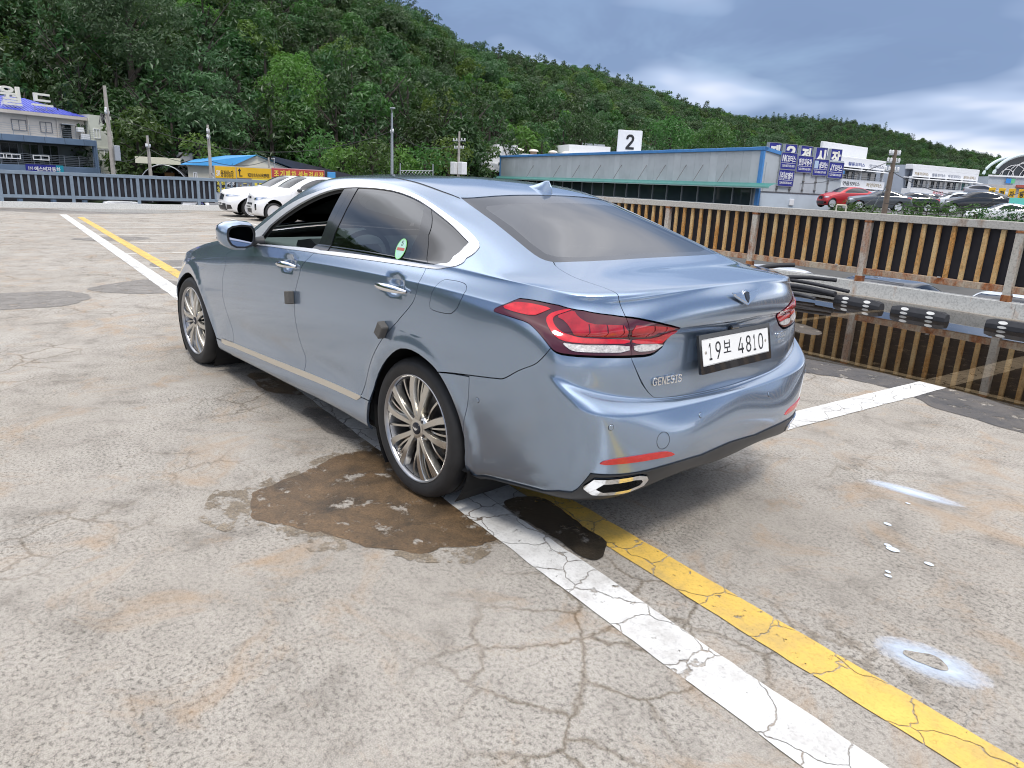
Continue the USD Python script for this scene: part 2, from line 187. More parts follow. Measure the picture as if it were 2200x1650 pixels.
# ------------------------------------------------------------------ data: the body's control net, panel outlines, letter outlines
CAR = json.loads('''{"Q":[[[-0.9547,0.0,0.2892],[-0.9427,0.1874,0.3147],[-0.9245,0.3622,0.3325],[-0.8615,0.5367,0.3201],[-0.6936,0.6566,0.2889],[-0.7756,0.6971,0.2532],[-0.5088,0.7297,0.2119],[-0.2613,0.7711,0.1792],[0.0333,0.7981,0.1579],[0.4463,0.8074,0.1612],[0.9037,0.8023,0.1729],[1.3626,0.8007,0.1731],[1.7535,0.7968,0.1753],[2.1462,0.7918,0.1742],[2.6089,0.7903,0.1706],[3.0768,0.7716,0.1661],[3.4987,0.7387,0.1613],[3.3302,0.6699,0.1579],[3.5255,0.4746,0.1595],[3.5737,0.2323,0.1653],[3.5915,-0.0,0.1729]],[[-1.0969,0.0,0.3176],[-1.085,0.2257,0.3324],[-1.0725,0.4374,0.3294],[-1.0286,0.6458,0.2837],[-0.8994,0.782,0.2614],[-0.7864,0.8192,0.2656],[-0.5454,0.8518,0.2432],[-0.2952,0.8933,0.2204],[0.0019,0.92,0.2043],[0.4215,0.9193,0.2151],[0.8854,0.9033,0.2283],[1.352,0.9081,0.2102],[1.7499,0.9048,0.2066],[2.1474,0.9015,0.1995],[2.6129,0.9027,0.1913],[3.0844,0.8842,0.185],[3.4684,0.8499,0.1794],[3.5546,0.7734,0.1746],[3.7098,0.5499,0.1733],[3.7573,0.27,0.175],[3.7715,0.0,0.178]],[[-1.104,0.0,0.4095],[-1.1036,0.2323,0.4051],[-1.1003,0.4511,0.385],[-1.0566,0.6669,0.3338],[-0.9454,0.8101,0.3154],[-0.8131,0.8496,0.3338],[-0.5827,0.8741,0.3352],[-0.3315,0.9036,0.3341],[-0.0337,0.9153,0.3359],[0.393,0.9144,0.3372],[0.868,0.9078,0.3347],[1.3434,0.9086,0.3178],[1.7472,0.9078,0.3054],[2.1486,0.9052,0.2936],[2.6164,0.9068,0.2831],[3.0904,0.8909,0.2746],[3.4544,0.8611,0.2672],[3.6461,0.7868,0.2605],[3.779,0.5607,0.2563],[3.8247,0.2757,0.2539],[3.8356,0.0,0.2524]],[[-1.1281,-0.0,0.5147],[-1.1378,0.2279,0.4949],[-1.1387,0.4438,0.4757],[-1.0842,0.6616,0.451],[-0.9903,0.8156,0.4299],[-0.8416,0.8668,0.4261],[-0.6236,0.8879,0.432],[-0.3701,0.9095,0.4416],[-0.0672,0.9127,0.4532],[0.3696,0.9127,0.446],[0.8548,0.9115,0.4316],[1.3373,0.9108,0.414],[1.7452,0.9106,0.3971],[2.1488,0.9079,0.3823],[2.6179,0.9099,0.37],[3.0933,0.8963,0.3592],[3.4496,0.8702,0.3492],[3.6772,0.7965,0.3395],[3.7998,0.5675,0.3315],[3.8436,0.2789,0.3252],[3.8518,0.0,0.3196]],[[-1.1293,-0.0,0.5942],[-1.1247,0.2213,0.5784],[-1.1187,0.4355,0.5712],[-1.0861,0.6587,0.5646],[-1.0238,0.8206,0.5666],[-0.8767,0.8812,0.5709],[-0.6714,0.9091,0.5799],[-0.4069,0.929,0.5896],[-0.0859,0.9284,0.5917],[0.3587,0.9284,0.5806],[0.8485,0.9282,0.5625],[1.3339,0.9278,0.5426],[1.7433,0.9276,0.5239],[2.1472,0.9248,0.5068],[2.6158,0.9268,0.4907],[3.091,0.9137,0.4738],[3.4437,0.8892,0.4556],[3.6908,0.8125,0.4365],[3.8083,0.5771,0.4217],[3.8512,0.2831,0.4113],[3.8585,0.0,0.403]],[[-1.1091,-0.0,0.6565],[-1.0909,0.2185,0.6493],[-1.078,0.4337,0.6529],[-1.0676,0.6623,0.655],[-1.0264,0.8258,0.6828],[-0.9025,0.8901,0.7009],[-0.6926,0.9215,0.7126],[-0.4206,0.9441,0.7114],[-0.0918,0.9434,0.7029],[0.3569,0.943,0.6869],[0.8479,0.9426,0.6667],[1.333,0.9425,0.6454],[1.7411,0.9424,0.6258],[2.1432,0.9397,0.6071],[2.6094,0.9406,0.5882],[3.0816,0.9226,0.5662],[3.43,0.8888,0.5411],[3.6838,0.8111,0.516],[3.802,0.5774,0.4979],[3.8466,0.2835,0.486],[3.8553,0.0,0.477]],[[-1.0746,-0.0,0.6638],[-1.0636,0.2264,0.6673],[-1.0499,0.4455,0.6781],[-1.0132,0.6741,0.7029],[-0.9358,0.8391,0.7421],[-0.8811,0.8994,0.7743],[-0.6714,0.9262,0.7957],[-0.407,0.9473,0.795],[-0.0826,0.9465,0.7822],[0.3631,0.9462,0.7631],[0.8513,0.9459,0.7413],[1.3333,0.9458,0.719],[1.7383,0.946,0.6985],[2.137,0.9432,0.678],[2.5998,0.9432,0.6554],[3.0692,0.922,0.6273],[3.4161,0.8827,0.5946],[3.6702,0.8021,0.5622],[3.7904,0.5691,0.5407],[3.8379,0.2787,0.5291],[3.8497,-0.0,0.5222]],[[-1.0392,-0.0,0.6366],[-1.0409,0.2372,0.6472],[-1.0393,0.4632,0.6618],[-0.9883,0.6933,0.7073],[-0.9066,0.8574,0.7613],[-0.8389,0.9101,0.8078],[-0.6274,0.9285,0.8383],[-0.3736,0.9458,0.8434],[-0.0604,0.9444,0.8319],[0.3764,0.9444,0.8136],[0.8578,0.9444,0.7919],[1.3347,0.9445,0.769],[1.7351,0.9448,0.7474],[2.1297,0.9419,0.7248],[2.5889,0.9411,0.6992],[3.0558,0.9183,0.6673],[3.4036,0.8764,0.6314],[3.6513,0.7919,0.5974],[3.7749,0.5583,0.5776],[3.8261,0.272,0.5702],[3.8423,-0.0,0.5687]],[[-1.0525,-0.0,0.7153],[-1.0491,0.2438,0.7299],[-1.0437,0.476,0.7489],[-0.9928,0.7116,0.787],[-0.8954,0.8737,0.8308],[-0.8034,0.918,0.8659],[-0.5833,0.9286,0.8907],[-0.3347,0.9428,0.8974],[-0.0321,0.9409,0.8908],[0.3939,0.9412,0.8772],[0.8668,0.9414,0.8585],[1.3371,0.9417,0.8369],[1.7326,0.9422,0.8148],[2.1231,0.9394,0.7902],[2.5785,0.9374,0.7609],[3.0422,0.9098,0.7236],[3.3904,0.8592,0.6824],[3.6264,0.7743,0.647],[3.7573,0.546,0.6324],[3.8136,0.2658,0.633],[3.8352,-0.0,0.6404]],[[-1.0453,-0.0,0.858],[-1.034,0.245,0.8705],[-1.0231,0.4779,0.885],[-0.9712,0.7139,0.9022],[-0.8702,0.8747,0.9147],[-0.7738,0.9163,0.9407],[-0.5476,0.9244,0.9497],[-0.301,0.9374,0.9544],[-0.0058,0.9353,0.9508],[0.4114,0.9356,0.9392],[0.8764,0.9359,0.9207],[1.3407,0.9363,0.8966],[1.7316,0.9369,0.8703],[2.1186,0.9341,0.8384],[2.5715,0.9313,0.8015],[3.0334,0.9015,0.7587],[3.3854,0.8474,0.7103],[3.6026,0.762,0.69],[3.7411,0.5366,0.6778],[3.8024,0.2609,0.6882],[3.8293,-0.0,0.7077]],[[-1.0443,-0.0,0.9291],[-1.0287,0.2427,0.9333],[-1.0146,0.4731,0.9384],[-0.9519,0.7045,0.944],[-0.8417,0.8638,0.9451],[-0.7437,0.9085,0.9818],[-0.5188,0.9193,0.9873],[-0.2757,0.933,0.9952],[0.0138,0.9309,0.9949],[0.425,0.9311,0.9866],[0.8847,0.9313,0.9704],[1.3448,0.9317,0.9467],[1.7327,0.9323,0.9181],[2.1176,0.9293,0.8798],[2.5696,0.9267,0.8352],[3.0314,0.8974,0.7871],[3.3896,0.8443,0.7332],[3.5807,0.7595,0.7288],[3.7274,0.5347,0.7213],[3.7927,0.26,0.7442],[3.8243,-0.0,0.778]],[[-1.1035,-0.0,0.9582],[-1.0801,0.2369,0.9515],[-1.0591,0.4618,0.9436],[-0.988,0.6889,0.9393],[-0.8762,0.848,0.9377],[-0.7141,0.8973,0.9954],[-0.4986,0.9123,1.0049],[-0.26,0.9277,1.0168],[0.0253,0.9258,1.0179],[0.4331,0.9258,1.0118],[0.8902,0.9259,0.9984],[1.3487,0.9264,0.9773],[1.7358,0.927,0.9496],[2.1207,0.9241,0.9066],[2.5728,0.9219,0.8523],[3.0352,0.8949,0.7948],[3.402,0.8461,0.7335],[3.5643,0.763,0.7496],[3.7209,0.5387,0.7526],[3.7891,0.2627,0.7895],[3.8241,-0.0,0.8359]],[[-1.0937,-0.0,1.0671],[-1.0707,0.2225,1.058],[-1.0492,0.4338,1.0394],[-0.9781,0.6505,1.01],[-0.8677,0.81,0.9944],[-0.706,0.867,1.0524],[-0.4924,0.8867,1.0545],[-0.2548,0.9029,1.0637],[0.0293,0.901,1.0652],[0.436,0.9007,1.0613],[0.8923,0.9008,1.0522],[1.3511,0.9017,1.0371],[1.7399,0.9033,1.0165],[2.127,0.9012,0.9758],[2.5802,0.8981,0.9124],[3.0409,0.8713,0.836],[3.4219,0.8269,0.7572],[3.5131,0.749,0.7878],[3.6878,0.5333,0.8065],[3.7568,0.2618,0.8516],[3.7927,0.0,0.9018]],[[-1.036,-0.0,1.1104],[-1.0287,0.2119,1.1088],[-1.0186,0.4146,1.0984],[-0.9478,0.6293,1.0734],[-0.8332,0.788,1.0557],[-0.7219,0.8371,1.1099],[-0.4997,0.8558,1.0975],[-0.2572,0.8726,1.1003],[0.0287,0.8705,1.101],[0.4353,0.8698,1.0993],[0.8912,0.8698,1.0943],[1.3503,0.8715,1.0844],[1.7414,0.8765,1.0713],[2.1322,0.8798,1.0418],[2.5864,0.8792,0.9845],[3.0523,0.8505,0.9043],[3.4693,0.8069,0.8164],[3.383,0.7456,0.8593],[3.5878,0.5406,0.8771],[3.6601,0.2673,0.9128],[3.6956,0.0,0.9559]],[[-1.0237,-0.0,1.1145],[-1.0305,0.2119,1.1146],[-1.0218,0.4216,1.1105],[-0.9918,0.5873,1.1035],[-0.9235,0.729,1.0854],[-0.7309,0.8454,1.0947],[-0.5057,0.8637,1.1072],[-0.2656,0.8685,1.1151],[0.0262,0.8686,1.1178],[0.4331,0.8693,1.1131],[0.8881,0.8691,1.0992],[1.3461,0.8691,1.084],[1.7374,0.8631,1.0612],[2.1358,0.8512,1.0352],[2.6342,0.8345,0.9807],[3.112,0.7923,0.8761],[3.3253,0.7579,0.8239],[3.4844,0.6339,0.8118],[3.5642,0.4525,0.8583],[3.6232,0.2239,0.8984],[3.6511,0.0,0.9342]],[[-0.7731,-0.0,1.1427],[-0.7891,0.2027,1.1435],[-0.7877,0.4031,1.1371],[-0.7644,0.5607,1.1212],[-0.7144,0.6891,1.1073],[-0.5829,0.7951,1.1081],[-0.4721,0.8402,1.1216],[-0.2702,0.8587,1.1273],[0.0207,0.8645,1.1165],[0.4315,0.8652,1.1186],[0.8853,0.8645,1.1104],[1.3408,0.8611,1.0939],[1.7338,0.8543,1.0683],[2.1384,0.8436,1.0451],[2.3844,0.7854,1.0143],[2.6566,0.6802,1.0039],[2.8493,0.5762,1.0059],[2.9673,0.4598,1.0017],[3.0502,0.3325,1.0206],[3.0816,0.1641,1.0402],[3.0919,0.0,1.0614]],[[-0.6251,-0.0,1.1346],[-0.6314,0.1947,1.1355],[-0.6324,0.3841,1.1373],[-0.6208,0.5414,1.1426],[-0.5948,0.6318,1.1435],[-0.5021,0.7382,1.1475],[-0.3727,0.8017,1.163],[-0.2358,0.8432,1.1436],[0.0177,0.8662,1.1134],[0.4266,0.8674,1.1172],[0.8862,0.8664,1.1065],[1.3502,0.8614,1.0914],[1.7684,0.8506,1.0653],[2.1438,0.8267,1.0415],[2.2529,0.7809,1.0321],[2.3162,0.6977,1.0354],[2.3388,0.6032,1.0287],[2.369,0.4848,1.0336],[2.395,0.345,1.0428],[2.4166,0.1706,1.0532],[2.428,0.0,1.0649]],[[-0.2601,-0.0,1.3129],[-0.26,0.1859,1.3111],[-0.2521,0.3646,1.303],[-0.226,0.512,1.2907],[-0.2011,0.5877,1.2789],[-0.1591,0.6519,1.273],[-0.1312,0.6853,1.2731],[-0.1025,0.7329,1.2706],[0.0467,0.7969,1.2611],[0.4284,0.8153,1.2604],[0.8946,0.8154,1.2595],[1.3156,0.8053,1.2567],[1.6581,0.7874,1.2391],[1.8222,0.7601,1.2298],[1.8882,0.708,1.2245],[1.9435,0.6294,1.2269],[1.9907,0.5463,1.237],[2.0266,0.4388,1.2462],[2.0609,0.3084,1.2559],[2.0832,0.1525,1.2641],[2.0928,0.0,1.2675]],[[-0.0164,-0.0,1.3956],[-0.0131,0.1761,1.3915],[-0.0003,0.3556,1.3817],[0.0236,0.4838,1.3652],[0.0363,0.5516,1.3509],[0.0683,0.5953,1.3475],[0.1142,0.6253,1.3511],[0.1981,0.6574,1.368],[0.3313,0.6949,1.4038],[0.5661,0.72,1.4353],[0.9013,0.7264,1.4436],[1.1841,0.7228,1.4279],[1.3468,0.7096,1.4121],[1.4344,0.6814,1.4046],[1.4926,0.6307,1.3997],[1.5544,0.5427,1.401],[1.5888,0.4699,1.4076],[1.6341,0.3694,1.4182],[1.6564,0.2642,1.4253],[1.6783,0.1303,1.43],[1.6862,0.0,1.4327]],[[0.0846,-0.0,1.428],[0.0907,0.1687,1.4247],[0.1041,0.3411,1.4157],[0.1158,0.4618,1.4008],[0.1413,0.5293,1.3923],[0.1832,0.5677,1.3906],[0.2464,0.5946,1.3983],[0.3317,0.6242,1.4135],[0.4553,0.6516,1.4349],[0.634,0.674,1.4539],[0.9075,0.6811,1.4594],[1.1105,0.6745,1.4546],[1.2424,0.6597,1.4494],[1.3086,0.626,1.448],[1.3629,0.5727,1.4472],[1.4097,0.4976,1.4494],[1.4478,0.4144,1.4544],[1.4735,0.3231,1.4601],[1.4978,0.2219,1.4659],[1.5091,0.1094,1.4698],[1.5159,0.0,1.4714]],[[0.2663,-0.0,1.4629],[0.2743,0.1592,1.461],[0.2859,0.3121,1.4564],[0.3055,0.4178,1.446],[0.3246,0.4716,1.4413],[0.3534,0.5002,1.4421],[0.3959,0.5206,1.4472],[0.4601,0.5348,1.4571],[0.5372,0.5524,1.4664],[0.6692,0.5639,1.472],[0.911,0.5688,1.4756],[1.056,0.5629,1.4736],[1.1518,0.5544,1.4731],[1.2027,0.5203,1.4736],[1.2428,0.4781,1.4737],[1.2709,0.4176,1.4749],[1.2958,0.3483,1.4764],[1.3163,0.2669,1.4794],[1.3321,0.183,1.4826],[1.3432,0.0952,1.4833],[1.348,-0.0,1.4852]],[[0.5505,-0.0,1.4884],[0.5573,0.082,1.4897],[0.5665,0.1526,1.4899],[0.5789,0.2026,1.488],[0.5924,0.2234,1.4881],[0.6093,0.2376,1.4898],[0.6467,0.2471,1.4897],[0.6933,0.2595,1.4898],[0.7478,0.2634,1.4907],[0.8212,0.2702,1.4892],[0.918,0.2695,1.488],[0.9912,0.2732,1.4891],[1.0281,0.2615,1.4919],[1.063,0.2465,1.4945],[1.076,0.2262,1.494],[1.0941,0.2023,1.4908],[1.104,0.164,1.4887],[1.1165,0.1305,1.4885],[1.1212,0.0907,1.4879],[1.1287,0.0443,1.49],[1.1288,-0.0,1.4902]],[[0.6345,-0.0,1.4912],[0.6631,0.0,1.4929],[0.6847,0.0,1.494],[0.7067,0.0,1.4941],[0.7284,0.0,1.4946],[0.7499,0.0,1.4949],[0.7713,0.0,1.4943],[0.7928,0.0,1.4935],[0.8142,0.0,1.493],[0.8355,0.0,1.4926],[0.8568,0.0,1.4931],[0.8778,0.0,1.4931],[0.8985,0.0,1.4913],[0.9186,0.0,1.4889],[0.938,0.0,1.4864],[0.9565,0.0,1.484],[0.9742,0.0,1.4822],[0.9913,0.0,1.4815],[1.0079,-0.0,1.4818],[1.0238,-0.0,1.4826],[1.0466,0.0,1.4834]]],"D":{"dlo_out_bot":[[11.959,12.31],[11.051,12.2],[10.185,12.235],[10.028,12.196],[8.842,12.467],[7.721,12.805],[7.423,13.006],[7.289,13.547],[6.897,15.76],[6.34,16.203],[6.146,16.363]],"dlo_out_top":[[6.146,16.363],[6.084,16.498],[6.213,16.781],[6.55,17.097],[6.885,17.388],[7.411,17.932],[7.954,18.21],[8.484,18.358],[9.001,18.397],[9.484,18.332],[9.895,18.254],[10.491,18.097],[10.405,18.052],[10.816,17.829],[11.582,17.517],[11.999,17.272],[12.301,16.944],[12.39,16.74],[12.642,16.296],[12.683,15.898]],"dlo_in_bot":[[11.873,12.396],[11.087,12.483],[10.187,12.689],[10.071,12.588],[8.891,13.033],[7.767,13.427],[7.577,13.685],[7.477,14.439],[7.137,15.941],[6.779,16.334],[6.541,16.507]],"dlo_in_top":[[6.541,16.507],[6.773,16.753],[7.085,17.126],[7.444,17.511],[7.585,17.655],[7.925,17.91],[8.52,18.059],[9.1,18.037],[9.698,17.976],[10.043,17.923],[10.513,17.812],[10.991,17.579],[11.344,17.344],[11.65,17.059],[11.927,16.707],[12.119,16.375],[12.219,13.196]],"fwin_rear":[[10.098,17.942],[10.184,16.882],[10.319,12.712]],"bgapblack":[[9.866,17.93],[10.038,16.84],[10.173,12.702]],"rwin_front":[[9.69,17.941],[9.816,17.164],[9.914,16.384],[9.935,12.72]],"rwin_rear":[[7.78,17.698],[8.021,17.18],[8.12,16.764],[8.207,16.402],[8.218,13.437]],"cgapblack":[[7.461,17.879],[7.87,16.747],[7.725,13.329]],"fdoor_front":[[12.796,12.105],[13.163,11.486],[13.202,11.305],[13.156,9.922],[13.235,8.018],[13.26,7.216],[13.256,6.143],[13.223,4.946],[13.149,3.919],[13.085,3.207],[13.094,2.794],[13.149,1.997]],"door_bot":[[13.141,2.036],[13.059,1.94],[10.545,2.072],[9.316,2.12],[9.241,2.168],[9.176,2.406]],"bgap":[[10.208,12.172],[10.411,10.483],[10.437,9.63],[10.543,8.222],[10.589,7.535],[10.616,6.508],[10.623,5.474],[10.607,4.36],[10.555,3.495],[10.521,3.054],[10.573,2.303],[10.544,2.049]],"rdoor_rear":[[7.725,12.758],[7.696,11.892],[7.752,10.1],[7.854,9.11],[7.99,8.472],[8.234,7.554],[8.534,6.186],[8.774,5.029],[8.991,3.928],[9.148,2.69],[9.206,2.276],[9.252,2.152]],"strip_top":[[13.567,2.209],[13.127,2.278],[10.567,2.339],[9.193,2.366]],"strip_bot":[[13.58,1.991],[13.442,1.943],[13.141,2.036],[10.545,2.098],[9.26,2.173]],"fuel":[[7.443,9.571],[7.289,11.426],[7.193,11.982],[7.091,12.117],[6.744,12.194],[6.575,11.977],[6.545,11.383],[6.744,9.502],[6.949,8.817],[7.077,8.664],[7.422,8.63],[7.521,8.842]],"seam":[[7.523,4.763],[7.069,4.942],[6.238,5.251],[6.134,5.348],[5.973,5.622],[4.409,8.573]],"lamp":[[5.831,10.221],[5.741,10.756],[5.301,11.889],[5.239,11.957],[4.057,12.489],[2.952,11.966],[2.003,11.213],[1.584,10.752],[1.841,9.269],[2.046,8.937],[2.222,8.83],[2.581,8.787],[3.179,8.713],[3.811,8.587],[4.174,8.518],[4.366,8.628],[4.589,9.105],[4.836,9.72],[4.99,9.996],[5.357,9.979],[5.817,10.052]],"trunk_gap":[[3.663,16.038],[3.784,15.89],[3.788,15.746],[3.492,14.646],[3.418,14.052],[3.156,13.107],[2.952,11.966],[2.825,11.365],[2.559,9.377],[2.581,8.787],[2.553,8.585],[2.371,7.877],[2.115,7.047]],"arch_r":[[8.939,2.759],[8.855,3.561],[8.666,4.378],[8.423,5.096],[8.237,5.419],[8.0,5.433],[7.687,5.064],[7.528,4.775],[7.322,4.205],[7.017,3.201],[6.853,2.456],[6.742,0.918]],"arch_f":[[16.25,2.5],[16.139,3.9],[15.807,5.492],[15.519,7.119],[15.116,7.818],[14.725,7.506],[14.316,6.23],[14.062,4.701],[13.937,3.425],[13.838,2.179],[13.881,1.008]],"rw_left":[[4.402,18.902],[4.062,17.517],[4.085,16.723],[4.1,16.332],[3.991,16.128],[3.663,16.038]],"roofline_l":[[9.748,19.61],[9.272,19.813],[8.401,19.662],[7.419,19.58],[6.267,19.428],[5.073,19.182],[4.533,18.878]],"refl":[[3.74,3.212],[3.613,3.354],[3.171,3.382],[2.421,3.279],[2.117,3.136],[1.917,2.843],[2.39,3.003],[3.141,3.154]],"exh":[[3.958,2.379],[3.75,2.72],[2.756,2.547],[2.554,2.378],[2.478,2.134],[2.535,1.839],[2.866,1.738],[3.672,2.0]],"valance_top":[[4.51,1.856],[4.155,1.97],[4.047,2.192],[3.86,2.895],[2.672,2.615],[2.166,2.494],[0.943,2.02],[0.0,2.435],[0.0,3.438]],"lampf":{"turn":[[5.609,10.928],[5.374,11.539],[5.273,11.695],[4.895,11.914],[4.481,12.061],[4.591,11.801],[4.844,11.097],[5.252,10.812]],"ring":[[4.024,12.361],[4.153,12.292],[4.338,12.048],[4.487,11.728],[4.542,11.33],[4.408,10.704],[4.223,9.538],[4.027,9.242],[3.658,9.226],[3.059,9.313],[2.599,9.344],[2.604,9.693],[3.059,9.701],[3.542,9.665],[3.754,9.828],[4.075,10.565],[4.319,11.147],[4.4,11.504],[4.353,11.771],[4.182,12.088]],"body":[[4.347,11.717],[4.159,12.077],[3.988,12.322],[3.895,12.001],[3.626,11.656],[3.202,11.588],[2.869,11.5],[2.653,9.896],[3.163,9.923],[3.632,9.921],[3.91,11.064],[4.109,11.591]],"inner_a":[[2.798,11.48],[2.427,11.347],[1.992,11.139],[1.772,10.91],[2.072,10.763],[2.195,9.855],[2.558,9.907]],"inner_b":[[2.555,9.688],[2.055,9.664],[1.847,10.409],[1.62,10.647],[1.83,9.32],[2.174,9.324],[2.55,9.343]],"clear_a":[[4.023,9.116],[3.75,9.115],[2.603,9.281],[2.611,8.92],[3.37,8.826],[3.753,8.748],[3.907,8.869]],"clear_b":[[2.517,9.292],[1.853,9.281],[1.978,9.095],[2.134,8.987],[2.517,8.935]]},"rw_in":[[3.546,17.997],[3.322,18.079],[2.073,17.991],[0.89,17.923],[0.0,17.625]],"rw_in_l":[[3.538,17.969],[3.521,17.04],[3.644,16.559],[3.59,16.289],[3.278,16.202],[2.561,16.147],[1.094,16.157],[0.0,16.0]],"handle_f":[[11.089,10.469],[10.5,10.28],[10.79,10.26],[10.85,11.262],[10.824,9.208]],"handle_r":[[8.648,9.811],[7.966,9.708],[8.323,9.657],[8.3,11.07],[8.374,8.743]],"cup_f":[[11.089,10.469],[10.967,10.985],[10.801,11.353],[10.665,11.283],[10.642,10.92],[10.503,10.471],[10.499,10.005],[10.676,9.724],[10.805,9.185],[10.94,9.427]],"cup_r":[[8.666,9.707],[8.535,10.458],[8.382,11.024],[8.184,11.111],[8.126,10.59],[7.978,10.356],[7.957,9.717],[8.039,9.341],[8.23,9.139],[8.374,8.743],[8.515,8.868]],"guard_f":[[10.655,7.187]],"guard_r":[[8.597,6.231]],"sticker":[[8.429,16.138],[8.47,16.453],[8.38,15.294],[8.543,16.071],[8.315,16.209]],"sensors":[[6.717,4.176],[3.567,4.513],[1.238,4.247]],"tow":[[2.304,3.67],[2.302,3.891]],"logo_text":[[2.125,7.891],[1.495,8.015]],"skirt_r":[[8.905,2.346]],"skirt_f":[[13.848,2.041]],"sb":[[6.733,0.909],[5.658,1.164],[4.626,1.627]]}}''')
